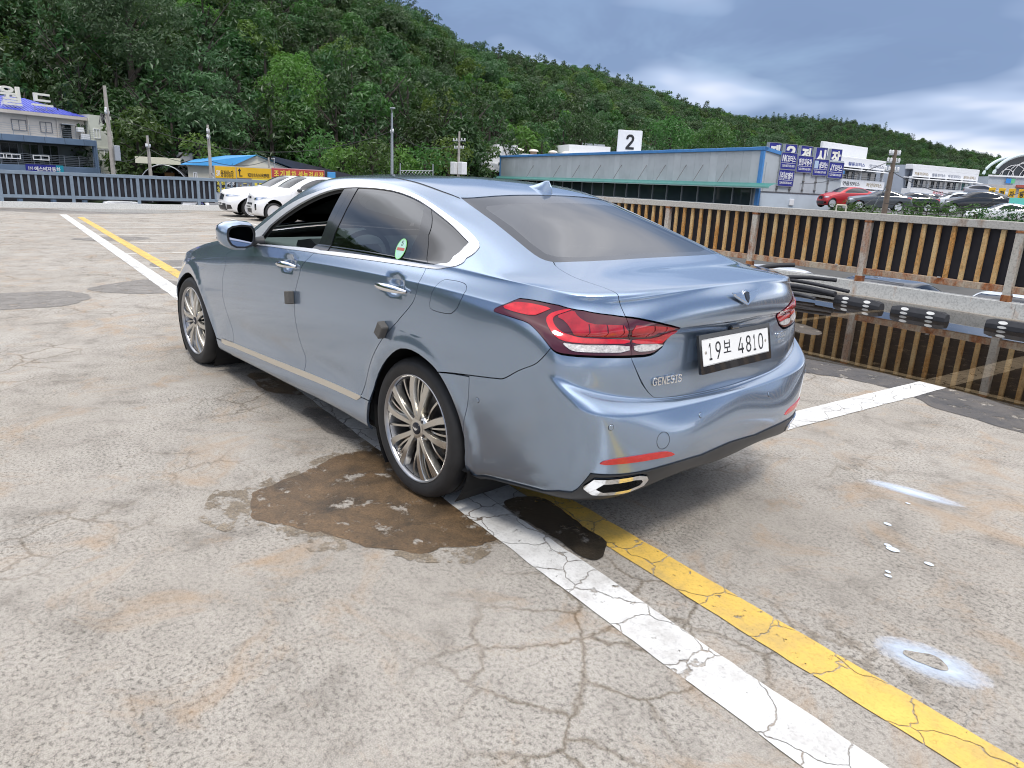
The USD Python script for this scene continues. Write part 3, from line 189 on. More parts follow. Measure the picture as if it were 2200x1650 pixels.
GLYPHS = json.loads('''{"(":{"p":[[[23,33,24,61,32,92,40,107,51,107,38,71,35,51,35,32,38,14,51,-18,40,-18,37,-14,27,11]]]},")":{"p":[[[13,-17,25,10,29,34,26,70,13,105,24,107,32,93,39,68,42,35,37,9,25,-18]]]},"-":{"p":[[[28,48,72,48,72,37,28,37]]]},".":{"p":[[[15,5,16,14,22,17,29,16,33,10,32,3,26,-1,18,1]]]},"0":{"p":[[[15,41,15,59,18,77,23,87,32,96,42,101,53,101,66,97,75,89,83,72,85,41,80,19,70,5,55,-1,45,-1,34,2,26,9,20,19],[27,41,31,24,41,12,47,10,56,10,66,19,72,35,73,60,67,80,58,89,42,89,33,80,28,64]]]},"1":{"p":[[[21,0,21,11,47,12,47,87,23,71,23,84,44,100,60,100,60,12,82,11,82,0]]]},"2":{"p":[[[18,72,23,90,38,100,60,100,74,90,79,78,77,62,66,45,36,12,82,11,82,0,18,0,18,10,64,62,67,77,60,88,45,90,34,85,30,72]]]},"3":{"p":[[[14,25,27,25,32,15,43,10,53,10,61,12,66,17,69,25,68,36,63,43,51,48,36,48,36,59,61,89,18,89,18,100,78,100,77,88,50,58,69,52,80,38,82,23,74,8,57,-1,35,0,21,8,16,15]]]},"4":{"p":[[[13,30,52,99,65,100,27,32,60,32,60,62,73,62,73,32,86,32,86,21,73,19,73,0,60,0,60,20,14,20]]]},"5":{"p":[[[18,25,30,25,34,16,45,10,58,11,66,17,69,25,70,35,67,43,61,50,51,54,41,53,32,49,19,50,25,99,77,100,77,89,36,89,33,66,34,60,43,64,58,64,68,60,75,53,81,42,82,28,79,17,75,10,60,0,37,0,24,8,19,16]]]},"6":{"p":[[[18,27,22,49,55,100,68,100,43,61,61,61,69,58,76,51,82,35,82,23,77,12,68,3,59,-1,39,0,26,9],[31,27,39,13,47,10,54,10,62,13,68,20,70,27,69,38,61,49,53,52,44,51,34,44,31,36]]]},"7":{"p":[[[18,89,18,100,82,100,82,88,38,0,25,1,69,88]]]},"8":{"p":[[[16,22,16,34,20,42,33,52,23,60,19,71,20,82,25,92,35,99,46,101,58,101,72,94,79,84,80,71,75,58,66,52,73,49,83,36,84,22,79,11,72,4,63,0,40,-1,27,5,20,12],[28,23,35,13,44,10,55,10,64,13,68,17,71,30,68,38,62,43,45,46,37,43,31,37],[32,71,39,60,53,57,61,60,66,65,68,77,61,88,47,90,35,85]]]},"9":{"p":[[[18,64,19,78,23,86,29,94,40,100,54,101,64,99,76,89,80,82,82,64,79,51,45,-1,32,-1,32,1,58,39,43,38,32,42,23,51],[31,65,39,52,53,48,62,52,67,57,70,73,63,86,56,90,47,90,38,86,34,81]]]},"A":{"p":[[[10,0,45,100,60,101,97,0,83,1,73,28,33,28,23,1],[37,40,69,40,53,87,51,86]]]},"B":{"p":[[[18,100,63,99,74,95,80,88,84,78,83,66,76,56,69,52,79,47,84,41,88,32,88,22,83,10,75,4,61,0,18,0],[32,45,31,11,63,12,70,15,74,20,75,30,67,42,59,45],[31,57,55,56,63,59,71,70,69,82,64,87,57,89,31,89]]]},"C":{"p":[[[14,42,14,58,18,75,24,86,41,99,52,101,75,99,84,93,95,79,98,68,85,68,82,77,76,84,65,89,53,90,37,81,28,67,26,57,27,38,33,23,41,15,53,10,65,11,74,15,81,21,85,32,98,32,92,15,76,2,68,-1,52,-1,36,4,21,18]]]},"E":{"p":[[[18,100,79,100,79,89,31,89,31,56,75,56,75,45,31,45,31,12,79,11,79,0,18,0]]]},"F":{"p":[[[18,100,78,100,78,89,31,89,31,54,74,54,74,43,31,43,31,0,18,0]]]},"G":{"p":[[[14,42,14,62,19,78,28,90,41,99,52,101,73,99,85,92,96,78,99,68,86,68,81,78,72,86,62,90,53,90,37,81,28,67,26,43,30,29,40,16,51,11,62,10,74,14,81,21,86,31,86,39,61,39,61,50,99,50,97,23,90,12,75,1,52,-1,34,5,19,22]]]},"H":{"p":[[[18,100,31,100,31,57,82,57,83,100,96,100,96,0,83,0,82,46,31,46,31,0,18,0]]]},"I":{"p":[[[12,11,29,12,29,88,12,89,12,100,60,100,60,89,42,88,42,12,60,11,60,0,12,0]]]},"J":{"p":[[[12,34,25,34,27,19,36,10,46,10,55,15,59,25,59,100,72,100,72,23,66,9,60,3,51,-1,37,-1,29,1,21,5,14,15]]]},"K":{"p":[[[18,100,30,100,31,50,77,100,93,100,54,57,93,0,78,0,44,47,30,32,30,0,18,0]]]},"N":{"p":[[[17,100,33,100,83,19,84,100,97,100,97,0,80,1,30,81,30,0,17,0]]]},"R":{"p":[[[18,100,58,100,69,97,79,90,86,75,85,60,80,50,68,41,89,0,75,1,54,39,31,39,31,0,18,0],[31,52,56,51,65,54,71,59,73,66,70,81,65,86,57,89,31,89]]]},"S":{"p":[[[13,26,26,26,31,15,45,10,62,12,70,18,73,24,71,35,61,41,35,49,24,55,17,64,16,77,22,90,38,99,60,100,76,92,83,83,84,75,72,75,70,81,63,87,46,90,32,83,28,77,28,71,35,62,68,51,82,41,86,32,86,23,79,9,74,4,60,-1,36,-1,26,3,18,11]]]},"T":{"p":[[[12,89,12,100,88,100,88,89,57,88,57,0,44,0,44,89]]]},"Y":{"p":[[[10,99,25,99,53,53,80,99,95,100,59,41,59,0,46,0,46,41]]]},"d":{"p":[[[12,31,14,54,22,67,36,75,49,76,59,72,66,64,66,100,79,100,79,0,67,0,66,12,60,3,52,-1,39,-1,30,1,19,11],[25,32,28,20,34,13,42,10,54,11,63,20,66,30,66,45,62,57,56,63,50,65,42,65,35,62,30,57,25,47]]]},"e":{"p":[[[12,44,18,62,28,72,42,77,60,74,70,67,76,57,79,34,25,34,25,27,33,14,43,10,55,10,63,17,65,21,76,18,77,16,72,8,63,1,53,-1,34,1,26,5,16,18,12,31],[25,45,65,44,66,45,64,53,59,61,52,65,43,66,36,64,30,58]]]},"p":{"p":[[[16,75,27,75,28,63,40,75,61,75,68,71,76,62,82,42,79,19,75,10,66,3,59,-1,46,-1,38,1,28,10,28,-28,16,-28],[27,36,30,22,36,14,45,10,57,11,63,15,68,26,70,42,68,52,63,59,56,64,42,64,31,54]]]},"강":{"p":[[[84,34,84,98,93,98,93,70,109,70,109,62,93,62,93,34]],[[25,7,26,18,32,25,43,31,53,32,66,32,82,29,91,22,94,15,94,5,87,-3,76,-8,66,-9,53,-9,38,-6,28,2],[35,10,37,5,44,1,63,-2,72,-1,81,4,84,7,85,13,81,19,75,22,57,25,40,20,36,16]],[[11,41,28,48,40,57,50,69,54,79,53,82,15,82,15,90,64,90,64,79,60,68,48,51,32,40,16,34,14,34]]]},"검":{"p":[[[29,32,98,32,98,-8,29,-8],[40,24,39,0,88,0,88,24]],[[65,70,88,70,88,98,98,98,98,36,88,36,88,62,65,62]],[[12,44,25,48,39,57,48,65,54,79,53,83,17,83,17,91,65,91,61,70,48,52,36,44,18,36,15,36]]]},"기":{"p":[[[88,98,98,98,98,-9,88,-9]],[[12,17,13,19,30,30,43,43,52,58,56,74,56,78,17,78,17,86,66,86,63,59,52,38,38,24,24,14,17,11]]]},"능":{"p":[[[11,39,11,48,107,47,107,39]],[[24,95,34,95,34,68,95,68,96,60,24,60]],[[22,15,28,23,38,28,51,30,71,29,88,24,95,15,95,6,88,-2,79,-6,66,-9,46,-8,29,-2,23,5],[33,14,34,5,40,1,65,-1,80,3,85,7,85,12,82,17,77,20,54,22,37,18]]]},"대":{"p":[[[68,-4,68,95,76,95,77,55,91,55,92,98,101,98,101,-9,92,-9,91,46,77,46,76,-4]],[[14,84,54,84,54,76,24,76,24,26,36,25,60,28,61,20,38,17,14,17]]]},"동":{"p":[[[11,37,11,45,54,45,54,57,23,57,23,92,95,92,95,85,33,85,32,65,95,65,95,57,64,57,64,45,107,45,107,37]],[[22,14,29,23,38,27,51,29,71,29,88,23,94,16,95,6,88,-3,79,-7,66,-9,46,-9,29,-3,23,4],[33,14,34,5,40,1,65,-2,81,3,85,11,82,16,75,20,52,22,37,18]]]},"드":{"p":[[[11,14,107,14,107,5,11,5]],[[23,88,95,88,95,79,33,79,32,47,96,46,96,38,23,38]]]},"로":{"p":[[[11,4,11,12,54,12,53,32,22,32,22,65,85,65,85,82,22,82,22,90,95,90,95,57,33,57,32,41,98,40,97,32,64,32,64,12,107,12,107,4]]]},"면":{"p":[[[30,26,39,26,40,1,101,1,101,-7,30,-7]],[[15,88,64,88,65,79,88,79,88,98,98,98,98,19,88,19,88,48,65,48,64,38,15,38],[64,57,88,56,88,70,64,71],[25,47,55,47,54,80,25,80]]]},"모":{"p":[[[11,4,11,12,54,13,53,38,22,38,22,89,95,89,95,38,64,38,64,13,107,12,107,4],[32,46,86,46,86,80,32,81]]]},"보":{"p":[[[11,4,11,12,54,13,53,35,22,35,22,90,32,90,32,71,85,71,86,90,95,90,95,35,64,35,64,13,107,12,107,4],[32,44,85,44,86,62,32,63]]]},"비":{"p":[[[88,97,98,98,98,-9,88,-9]],[[16,88,26,88,27,60,56,60,57,88,66,88,66,16,16,16],[26,25,57,24,57,52,27,52]]]},"사":{"p":[[[82,98,92,98,92,54,110,54,110,46,92,45,92,-9,82,-9]],[[9,22,24,34,32,48,36,64,36,88,46,88,46,63,50,50,59,35,73,22,68,16,60,20,51,30,42,47,31,26,21,16,15,14]]]},"생":{"p":[[[30,6,31,16,36,23,54,29,83,28,95,22,101,14,101,6,95,-2,77,-9,59,-9,45,-7,36,-3],[39,8,43,3,49,0,71,-2,87,3,91,11,87,17,82,19,59,22,43,17,39,12]],[[68,95,77,95,77,69,91,69,91,98,100,98,100,32,91,32,91,61,77,60,77,35,68,35]],[[11,44,24,54,31,65,33,74,33,91,42,91,42,72,44,66,53,54,64,48,59,41,49,45,38,59,29,46,20,39,16,37]]]},"성":{"p":[[[65,75,88,75,88,98,98,98,98,34,88,35,88,67,65,67]],[[28,8,29,18,35,25,45,29,56,31,70,31,85,28,94,23,98,15,98,5,92,-2,81,-8,70,-9,51,-9,40,-6,30,2],[37,11,39,6,46,1,68,-2,83,2,88,6,89,12,85,19,80,21,59,24,43,19]],[[11,44,23,51,33,63,37,75,38,92,47,92,48,74,52,64,61,54,73,47,68,39,64,41,55,46,42,62,35,50,24,40,15,36]]]},"스":{"p":[[[11,13,107,13,107,5,11,5]],[[15,44,25,47,37,54,46,63,51,72,53,90,64,90,64,75,71,63,84,51,102,44,102,42,98,36,81,42,65,55,58,65,45,48,28,38,19,36]]]},"시":{"p":[[[88,97,98,97,98,-9,88,-9]],[[10,21,23,31,35,49,38,62,39,88,48,88,48,65,52,49,60,36,76,22,71,15,62,20,52,31,44,47,34,28,24,18,16,13]]]},"얀":{"p":[[[84,98,93,98,93,78,109,78,109,70,93,69,93,53,109,52,109,44,93,44,93,19,84,19]],[[27,27,36,27,37,1,98,1,98,-7,27,-7]],[[12,67,15,76,24,86,36,90,48,89,56,86,64,78,68,69,68,58,64,48,56,41,46,38,34,38,24,42,16,49,13,57],[22,63,27,51,35,47,43,46,54,51,59,64,56,73,52,78,40,82,29,78,25,74]]]},"어":{"p":[[[12,47,13,62,16,74,25,85,36,89,48,88,56,82,62,72,66,57,88,57,88,98,98,98,98,-9,88,-9,88,49,66,49,64,36,58,25,52,18,42,15,31,16,20,24,15,33],[22,47,25,35,32,25,42,24,50,30,55,39,56,53,53,69,47,78,37,81,27,74,23,64]]]},"에":{"p":[[[92,98,101,98,101,-9,92,-9]],[[12,46,12,62,15,74,21,83,30,88,42,87,51,80,55,69,57,56,70,56,71,95,80,95,80,-4,71,-4,70,48,57,47,56,36,52,25,46,18,38,14,27,15,19,22,14,32],[21,43,24,32,30,24,37,24,44,30,48,41,48,57,46,69,40,78,33,79,26,74,22,63]]]},"엠":{"p":[[[31,30,100,30,100,-8,31,-8],[41,22,40,0,91,0,90,22]],[[91,98,100,98,100,35,91,35]],[[12,71,15,81,20,86,28,90,37,91,50,87,58,78,60,71,70,71,71,95,80,95,80,36,71,37,70,62,60,62,54,48,44,42,34,41,22,45,13,56],[21,63,22,57,27,52,38,49,45,52,49,57,51,69,45,80,33,83,27,80,22,75]]]},"옥":{"p":[[[11,35,11,43,53,43,53,53,32,58,25,63,21,71,22,79,26,86,34,91,49,95,68,95,83,91,92,85,96,78,96,71,93,64,83,57,64,53,64,43,106,43,106,35],[31,72,33,68,39,64,52,61,65,61,82,67,85,70,86,76,82,82,77,85,52,87,37,83,33,80]],[[21,25,95,25,95,-9,85,-9,85,17,21,17]]]},"용":{"p":[[[11,37,11,45,34,45,34,60,28,63,22,71,21,78,24,84,34,92,51,95,75,94,89,88,95,82,96,72,89,63,83,60,83,45,106,45,106,37],[31,74,36,68,42,65,65,64,83,69,86,73,86,78,83,82,73,86,52,88,36,83,32,79],[44,45,73,45,73,57,45,57]],[[22,6,22,14,26,21,34,25,46,28,64,29,79,26,91,21,95,14,95,6,91,-1,84,-5,71,-9,52,-9,38,-7,26,-1],[32,10,34,5,40,1,65,-2,80,2,84,6,85,10,81,16,73,20,52,21,37,18,33,14]]]},"월":{"p":[[[26,15,88,16,88,24,26,24,26,31,98,31,98,8,37,8,36,-1,101,-1,101,-8,26,-8]],[[66,41,66,46,88,47,88,97,98,98,98,35,88,35,87,40]],[[10,57,79,60,80,54,49,51,49,34,39,34,39,50,11,50]],[[18,77,19,85,24,91,37,95,59,94,66,90,71,83,69,72,62,66,52,64,29,65,22,70],[28,78,35,71,49,70,58,73,62,80,60,83,54,88,41,89,31,86,28,81]]]},"음":{"p":[[[11,46,106,46,106,38,11,38]],[[21,78,25,85,35,92,46,95,66,95,79,93,90,88,95,82,96,72,94,66,83,58,71,55,51,55,38,57,27,62,22,68],[32,78,33,70,39,65,63,62,80,67,85,70,86,77,78,85,54,88,37,83]],[[22,27,95,27,95,-8,22,-8],[32,19,32,0,85,0,85,19]]]},"자":{"p":[[[82,97,92,98,92,54,110,54,110,46,92,45,92,-9,82,-9]],[[9,18,19,26,29,38,35,53,37,64,37,78,13,78,12,86,70,86,70,78,46,78,46,61,49,50,58,34,74,22,69,15,66,14,55,23,42,44,32,26,22,15,14,11]]]},"장":{"p":[[[84,98,93,98,93,71,109,71,109,62,93,62,93,33,84,33]],[[24,8,25,17,30,23,36,26,51,30,68,30,79,28,88,24,94,14,93,4,89,-2,81,-6,66,-9,47,-9,36,-6,28,-1],[34,8,41,1,64,-2,80,2,83,6,85,11,83,16,78,19,65,22,54,22,38,18,34,13]],[[10,42,20,48,29,56,35,67,37,77,36,82,13,82,14,90,70,90,70,82,46,81,48,69,52,60,60,52,72,46,68,38,53,46,42,60,35,49,23,38,15,35]]]},"전":{"p":[[[30,-7,30,26,40,26,41,1,101,1,101,-7]],[[67,60,67,68,88,68,88,98,98,98,98,19,88,19,88,60]],[[11,41,21,46,29,53,35,62,38,72,37,81,14,81,14,89,71,89,71,81,48,80,48,69,54,57,63,48,73,43,69,35,53,44,43,58,35,46,22,35,16,33]]]},"점":{"p":[[[29,29,98,29,98,-8,29,-8],[40,22,39,0,89,0,88,22]],[[67,71,88,71,88,98,98,98,98,35,88,35,88,62,68,62]],[[11,44,21,49,29,56,36,67,38,75,37,82,14,82,14,91,71,91,71,82,48,82,48,72,54,60,62,52,73,46,69,38,60,42,52,48,43,61,35,48,21,38,16,36]]]},"정":{"p":[[[28,8,28,16,32,22,40,27,56,31,70,31,85,28,92,24,98,15,98,5,92,-2,81,-8,70,-9,51,-9,40,-6,31,0],[37,10,38,6,46,1,69,-2,84,2,88,6,89,12,87,15,80,21,57,23,43,19,39,16]],[[68,70,88,70,88,98,98,98,98,34,88,34,88,62,68,62]],[[11,42,29,56,36,67,38,75,37,82,14,82,14,90,71,90,71,82,48,81,48,71,54,59,63,51,73,46,69,38,54,46,43,60,35,48,24,38,16,35]]]},"제":{"p":[[[92,98,101,98,101,-9,92,-9]],[[53,51,53,59,70,60,70,95,79,95,79,-4,70,-4,70,51]],[[9,19,19,28,25,37,32,62,32,77,12,77,12,85,61,85,61,77,42,77,42,62,47,42,54,30,64,22,63,19,59,15,54,17,44,29,37,44,29,25,19,14,15,12]]]},"조":{"p":[[[11,12,54,12,54,38,64,38,64,13,107,12,107,4,11,4]],[[15,42,29,47,40,54,50,64,54,74,53,79,19,79,19,88,99,88,99,79,64,79,64,77,67,65,77,54,89,47,102,43,99,35,86,38,76,44,64,54,59,61,46,47,34,39,19,35]]]},"주":{"p":[[[11,28,11,36,106,36,106,28,64,28,64,-9,54,-9,53,28]],[[16,54,29,57,40,62,49,70,53,79,52,83,19,83,19,91,98,91,98,83,65,83,64,80,69,70,76,63,90,56,101,54,98,46,76,52,67,59,59,69,49,58,32,48,20,45]]]},"증":{"p":[[[11,47,106,47,106,39,11,39]],[[16,61,29,64,40,68,49,76,52,83,19,84,19,92,98,92,98,84,66,84,65,81,68,76,76,69,88,64,101,61,98,54,86,55,73,61,65,66,59,74,46,62,31,55,19,54]],[[22,6,22,14,28,22,46,29,66,29,79,27,88,23,95,14,94,4,88,-3,79,-7,66,-9,51,-9,36,-6,29,-3],[33,14,34,5,40,1,63,-2,80,2,85,7,85,11,82,16,77,19,54,22,37,18]]]},"차":{"p":[[[82,98,92,98,92,54,110,54,110,45,92,45,92,-9,82,-9]],[[9,18,20,26,28,34,33,45,36,59,36,71,12,71,12,79,36,79,36,95,46,95,47,79,69,79,69,71,46,70,46,55,52,40,64,25,72,21,68,14,61,16,51,25,42,42,34,27,22,15,15,11]]]},"카":{"p":[[[82,98,92,98,92,54,109,54,109,46,92,45,92,-9,82,-9]],[[12,15,32,29,42,40,49,51,14,48,12,57,52,60,55,74,55,78,18,78,18,86,65,86,62,59,58,48,51,35,41,24,22,11,16,8]]]},"코":{"p":[[[11,5,11,14,48,14,48,41,58,41,58,14,106,14,106,5]],[[19,59,85,62,85,79,22,79,22,87,95,87,95,54,91,28,81,29,84,54,21,50]]]},"타":{"p":[[[82,97,92,98,92,55,110,55,110,46,92,46,92,-9,82,-9]],[[15,88,65,88,65,79,25,79,26,58,62,58,62,50,25,50,25,25,46,25,73,28,74,20,53,17,15,16]]]},"택":{"p":[[[29,27,100,27,100,-9,91,-9,90,19,29,19]],[[68,34,68,95,76,95,77,70,91,70,91,98,100,98,100,33,91,33,90,62,77,62,76,34]],[[15,90,56,89,56,82,25,82,25,68,55,68,55,61,25,61,25,47,41,46,61,49,61,41,39,38,15,38]]]},"터":{"p":[[[66,49,66,57,88,57,88,97,98,98,98,-9,88,-9,88,48]],[[15,88,65,88,65,79,25,79,26,58,60,58,60,50,26,50,25,25,43,24,71,27,71,19,39,16,15,16]]]},"평":{"p":[[[28,7,28,15,34,23,45,28,56,29,84,27,94,21,98,14,98,4,92,-3,81,-8,71,-9,51,-9,39,-6,30,1],[38,9,39,5,46,1,69,-2,83,2,88,6,89,11,85,17,79,20,57,22,42,18,39,15]],[[71,59,88,60,88,70,71,71,71,78,88,78,88,98,98,98,98,32,88,32,88,51,71,51]],[[11,46,24,47,24,81,14,81,14,89,70,89,69,81,59,81,59,48,73,49,74,41,47,38,12,38],[34,81,34,47,49,47,50,81]]]},"폐":{"p":[[[92,98,101,98,101,-9,92,-9]],[[58,36,58,45,72,45,72,59,58,59,58,67,72,67,72,95,81,95,81,-4,72,-4,72,36]],[[9,25,21,26,21,75,12,76,12,84,60,84,60,76,51,75,51,27,62,27,63,19,11,16],[29,26,42,26,42,76,29,75]]]},"하":{"p":[[[83,98,92,98,92,54,110,54,109,45,92,45,92,-9,83,-9]],[[10,81,37,81,37,96,46,96,47,81,72,81,73,72,10,72]],[[16,35,16,46,20,54,27,60,38,64,49,63,58,59,65,52,68,44,68,34,64,24,56,18,45,14,35,15,25,19,19,25],[25,42,28,30,33,25,45,22,55,29,58,35,58,42,56,49,50,53,39,55,28,49]]]},"한":{"p":[[[84,18,84,97,93,97,93,63,109,62,109,54,93,54,93,18]],[[27,24,36,24,37,1,98,1,98,-7,27,-7]],[[11,84,37,84,38,97,47,97,48,84,74,84,74,76,11,76]],[[16,49,18,58,24,65,38,71,51,70,58,67,64,63,68,54,67,45,64,39,55,33,47,31,34,32,26,35,19,41],[26,50,28,45,33,41,45,39,56,44,58,53,53,60,39,63,30,59]]]}}''')
# ------------------------------------------------------------------ car bodies: a control net (rings x columns) evaluated as a bicubic spline
class Body:
    """u runs round the half-plan (0 rear centre .. 20 front centre), v from the sill (0) to the roof's middle (22)."""
    def __init__(s, net, disp=None, cell=6):
        L = net[:, [3, 2, 1]].copy(); L[..., 1] *= -1
        R = net[:, [-2, -3, -4]].copy(); R[..., 1] *= -1
        E = np.concatenate([L, net, R], 1)
        s.E = np.concatenate([2*E[:1]-E[1:2], E, 2*E[-1:]-E[-2:-1]], 0)
        s.disp, s.cell = disp, cell
    def base(s, u, v):
        u = np.clip(np.asarray(u, float), 0, 20)+3; v = np.clip(np.asarray(v, float), 0, 22)+1
        def w(t): return [(1-t)**3/6, (3*t**3-6*t*t+4)/6, (-3*t**3+3*t*t+3*t+1)/6, t**3/6]
        i = np.minimum(np.floor(u).astype(int), s.E.shape[1]-3); j = np.minimum(np.floor(v).astype(int), s.E.shape[0]-3)
        wu, wv = w(u-i), w(v-j); out = 0
        for a in range(4):
            for b in range(4):
                out = out+(wv[a]*wu[b])[..., None]*s.E[j-1+a, i-1+b]
        return out
    def normal0(s, u, v, e=.03):
        u = np.asarray(u, float); v = np.asarray(v, float)
        ua, ub = np.maximum(u-e, 0), np.minimum(u+e, 20); va, vb = np.maximum(v-e, 0), np.minimum(v+e, 22)
        n = np.cross(s.S(ub, v)-s.S(ua, v), s.S(u, vb)-s.S(u, va)) if s.disp is None else np.cross(s.base(ub, v)-s.base(ua, v), s.base(u, vb)-s.base(u, va))
        n = -n; return n/(np.linalg.norm(n, axis=-1, keepdims=True)+1e-12)
    def S(s, u, v):
        X = s.base(u, v)
        if s.disp is not None:
            d = s.disp(X, np.asarray(u, float), np.asarray(v, float))
            X = X+d[..., None]*s.normal0(u, v)
        return X
    def N(s, u, v, e=.03):
        u = np.asarray(u, float); v = np.asarray(v, float)
        ua, ub = np.maximum(u-e, 0), np.minimum(u+e, 20); va, vb = np.maximum(v-e, 0), np.minimum(v+e, 22)
        n = -np.cross(s.S(ub, v)-s.S(ua, v), s.S(u, vb)-s.S(u, va))
        n /= np.linalg.norm(n, axis=-1, keepdims=True)+1e-12
        flat = (u < 1e-6) | (u > 20-1e-6)
        n[flat, 1] = 0; n /= np.linalg.norm(n, axis=-1, keepdims=True)+1e-12
        return n
    def panel(s, poly, off=0.0, skirt=.012, sides='L', cell=None):
        """Mesh (v, f, n) of a polygon given in (u, v/5): its own sheet on the body, with edges turned inwards. sides: L, R or B(oth, mirrored)."""
        c = cell or s.cell; V, F, NN = [], [], []
        geoms = [g for g in getattr(poly, 'geoms', [poly]) if g.geom_type == 'Polygon' and g.area > 1e-6]
        cu, cw = 1.0/c, 1.0/c/5
        pts, tris = [], []
        for g in geoms:
            x0, y0, x1, y1 = g.bounds
            i0, i1, j0, j1 = int(x0//cu), int(x1//cu)+1, int(y0//cw), int(y1//cw)+1
            I, J = [a.ravel() for a in np.meshgrid(np.arange(i0, i1), np.arange(j0, j1), indexing='ij')]
            B = shapely.box(I*cu, J*cw, (I+1)*cu, (J+1)*cw)
            shapely.prepare(g)
            ins = shapely.contains(g, B); hit = shapely.intersects(g, B) & ~ins
            for i, j in zip(I[ins], J[ins]):
                o = len(pts); pts += [(i*cu, j*cw), ((i+1)*cu, j*cw), ((i+1)*cu, (j+1)*cw), (i*cu, (j+1)*cw)]
                tris += [(o, o+1, o+2), (o, o+2, o+3)]
            for q in shapely.intersection(g, B[hit]):
                for h in getattr(q, 'geoms', [q]):
                    if h.geom_type != 'Polygon' or h.area < 1e-9: continue
                    rings = [np.array(h.exterior.coords)[:-1]]+[np.array(r.coords)[:-1] for r in h.interiors]
                    vv = np.vstack(rings); ends = np.cumsum([len(r) for r in rings]).astype(np.uint32)
                    t = triangulate_float64(vv, ends).reshape(-1, 3).astype(int)
                    a = vv[t]; ar = (a[:, 1, 0]-a[:, 0, 0])*(a[:, 2, 1]-a[:, 0, 1])-(a[:, 2, 0]-a[:, 0, 0])*(a[:, 1, 1]-a[:, 0, 1])
                    t[ar < 0] = t[ar < 0][:, ::-1]; t = t[np.abs(ar) > 1e-12]
                    o = len(pts); pts += [tuple(x) for x in vv]; tris += [tuple(x+o) for x in t]
        pts = np.round(np.array(pts), 7); up, inv = np.unique(pts, axis=0, return_inverse=True); tris = inv.ravel()[np.array(tris)]
        u, v = up[:, 0], up[:, 1]*5
        n = s.N(u, v); X = s.S(u, v)+n*off
        V.append(X); F.append(tris[:, ::-1]); NN.append(n)
        o = len(X)
        if skirt:
            for g in geoms:
                for r in [g.exterior]+list(g.interiors):
                    q = np.array(shapely.segmentize(r, .05).coords)
                    if r is g.exterior and not r.is_ccw: q = q[::-1]
                    if r is not g.exterior and r.is_ccw: q = q[::-1]
                    keep = ~(((q[:-1, 0] < 1e-6) & (q[1:, 0] < 1e-6)) | ((q[:-1, 0] > 20-1e-6) & (q[1:, 0] > 20-1e-6)))
                    uu, vv = q[:, 0], q[:, 1]*5
                    nn = s.N(uu, vv); P = s.S(uu, vv)
                    A, Bt = P+nn*off, P+nn*(off-skirt)
                    t = np.gradient(P, axis=0); lat = np.cross(nn, t); lat /= np.linalg.norm(lat, axis=1, keepdims=True)+1e-12
                    V += [A, Bt]; NN += [lat, lat]; k = len(A)
                    ii = np.flatnonzero(keep)
                    F.append(np.vstack([np.c_[o+ii, o+ii+1, o+k+ii+1], np.c_[o+ii, o+k+ii+1, o+k+ii]])); o += 2*k
        V, F, NN = np.vstack(V), np.vstack(F), np.vstack(NN)
        us_, iv = np.unique(F, return_inverse=True); V, NN, F = V[us_], NN[us_], iv.reshape(F.shape)
        if sides == 'L': return V, F, NN
        m = np.array([1, -1, 1])
        if sides == 'R': return V*m, F[:, ::-1], NN*m
        return np.vstack([V, V*m]), np.vstack([F, F[:, ::-1]+len(V)]), np.vstack([NN, NN*m])

def PG(pts, r=0.0):
    """Polygon from (u, v) points, in (u, v/5); r rounds the corners."""
    p = Polygon([(a, b/5) for a, b in pts]).buffer(0)
    if r: p = p.buffer(-r).buffer(2*r).buffer(-r)
    return p
def SM(pts, n=2):
    """Corner-cutting (Chaikin) of an open polyline, ends kept."""
    p = np.array(pts, float)
    for _ in range(n):
        q = np.empty((2*len(p), 2)); q[0] = p[0]; q[-1] = p[-1]
        q[1:-1:2] = .75*p[:-1]+.25*p[1:]; q[2::2] = .25*p[:-1]+.75*p[1:]
        p = q
    return [tuple(x) for x in p]
def SMC(pts, n=2):
    p = np.array(pts, float)
    for _ in range(n):
        nx = np.roll(p, -1, 0); q = np.empty((2*len(p), 2)); q[0::2] = .75*p+.25*nx; q[1::2] = .25*p+.75*nx; p = q
    return [tuple(x) for x in p]
NET = np.array(CAR['Q']); CD = CAR['D']
GAP = .009
def inset(p, g):
    """Shrinks a panel by g, but not along the car's middle line."""
    b = p.bounds; q = [p]
    if b[0] < 1e-6: q.append(affinity.scale(p, -1, 1, origin=(0, 0)))
    if b[2] > 20-1e-6: q.append(affinity.scale(p, -1, 1, origin=(20, 0)))
    return unary_union(q).buffer(1e-6).buffer(-g-1e-6).intersection(sbox(0, -5, 20, 30))
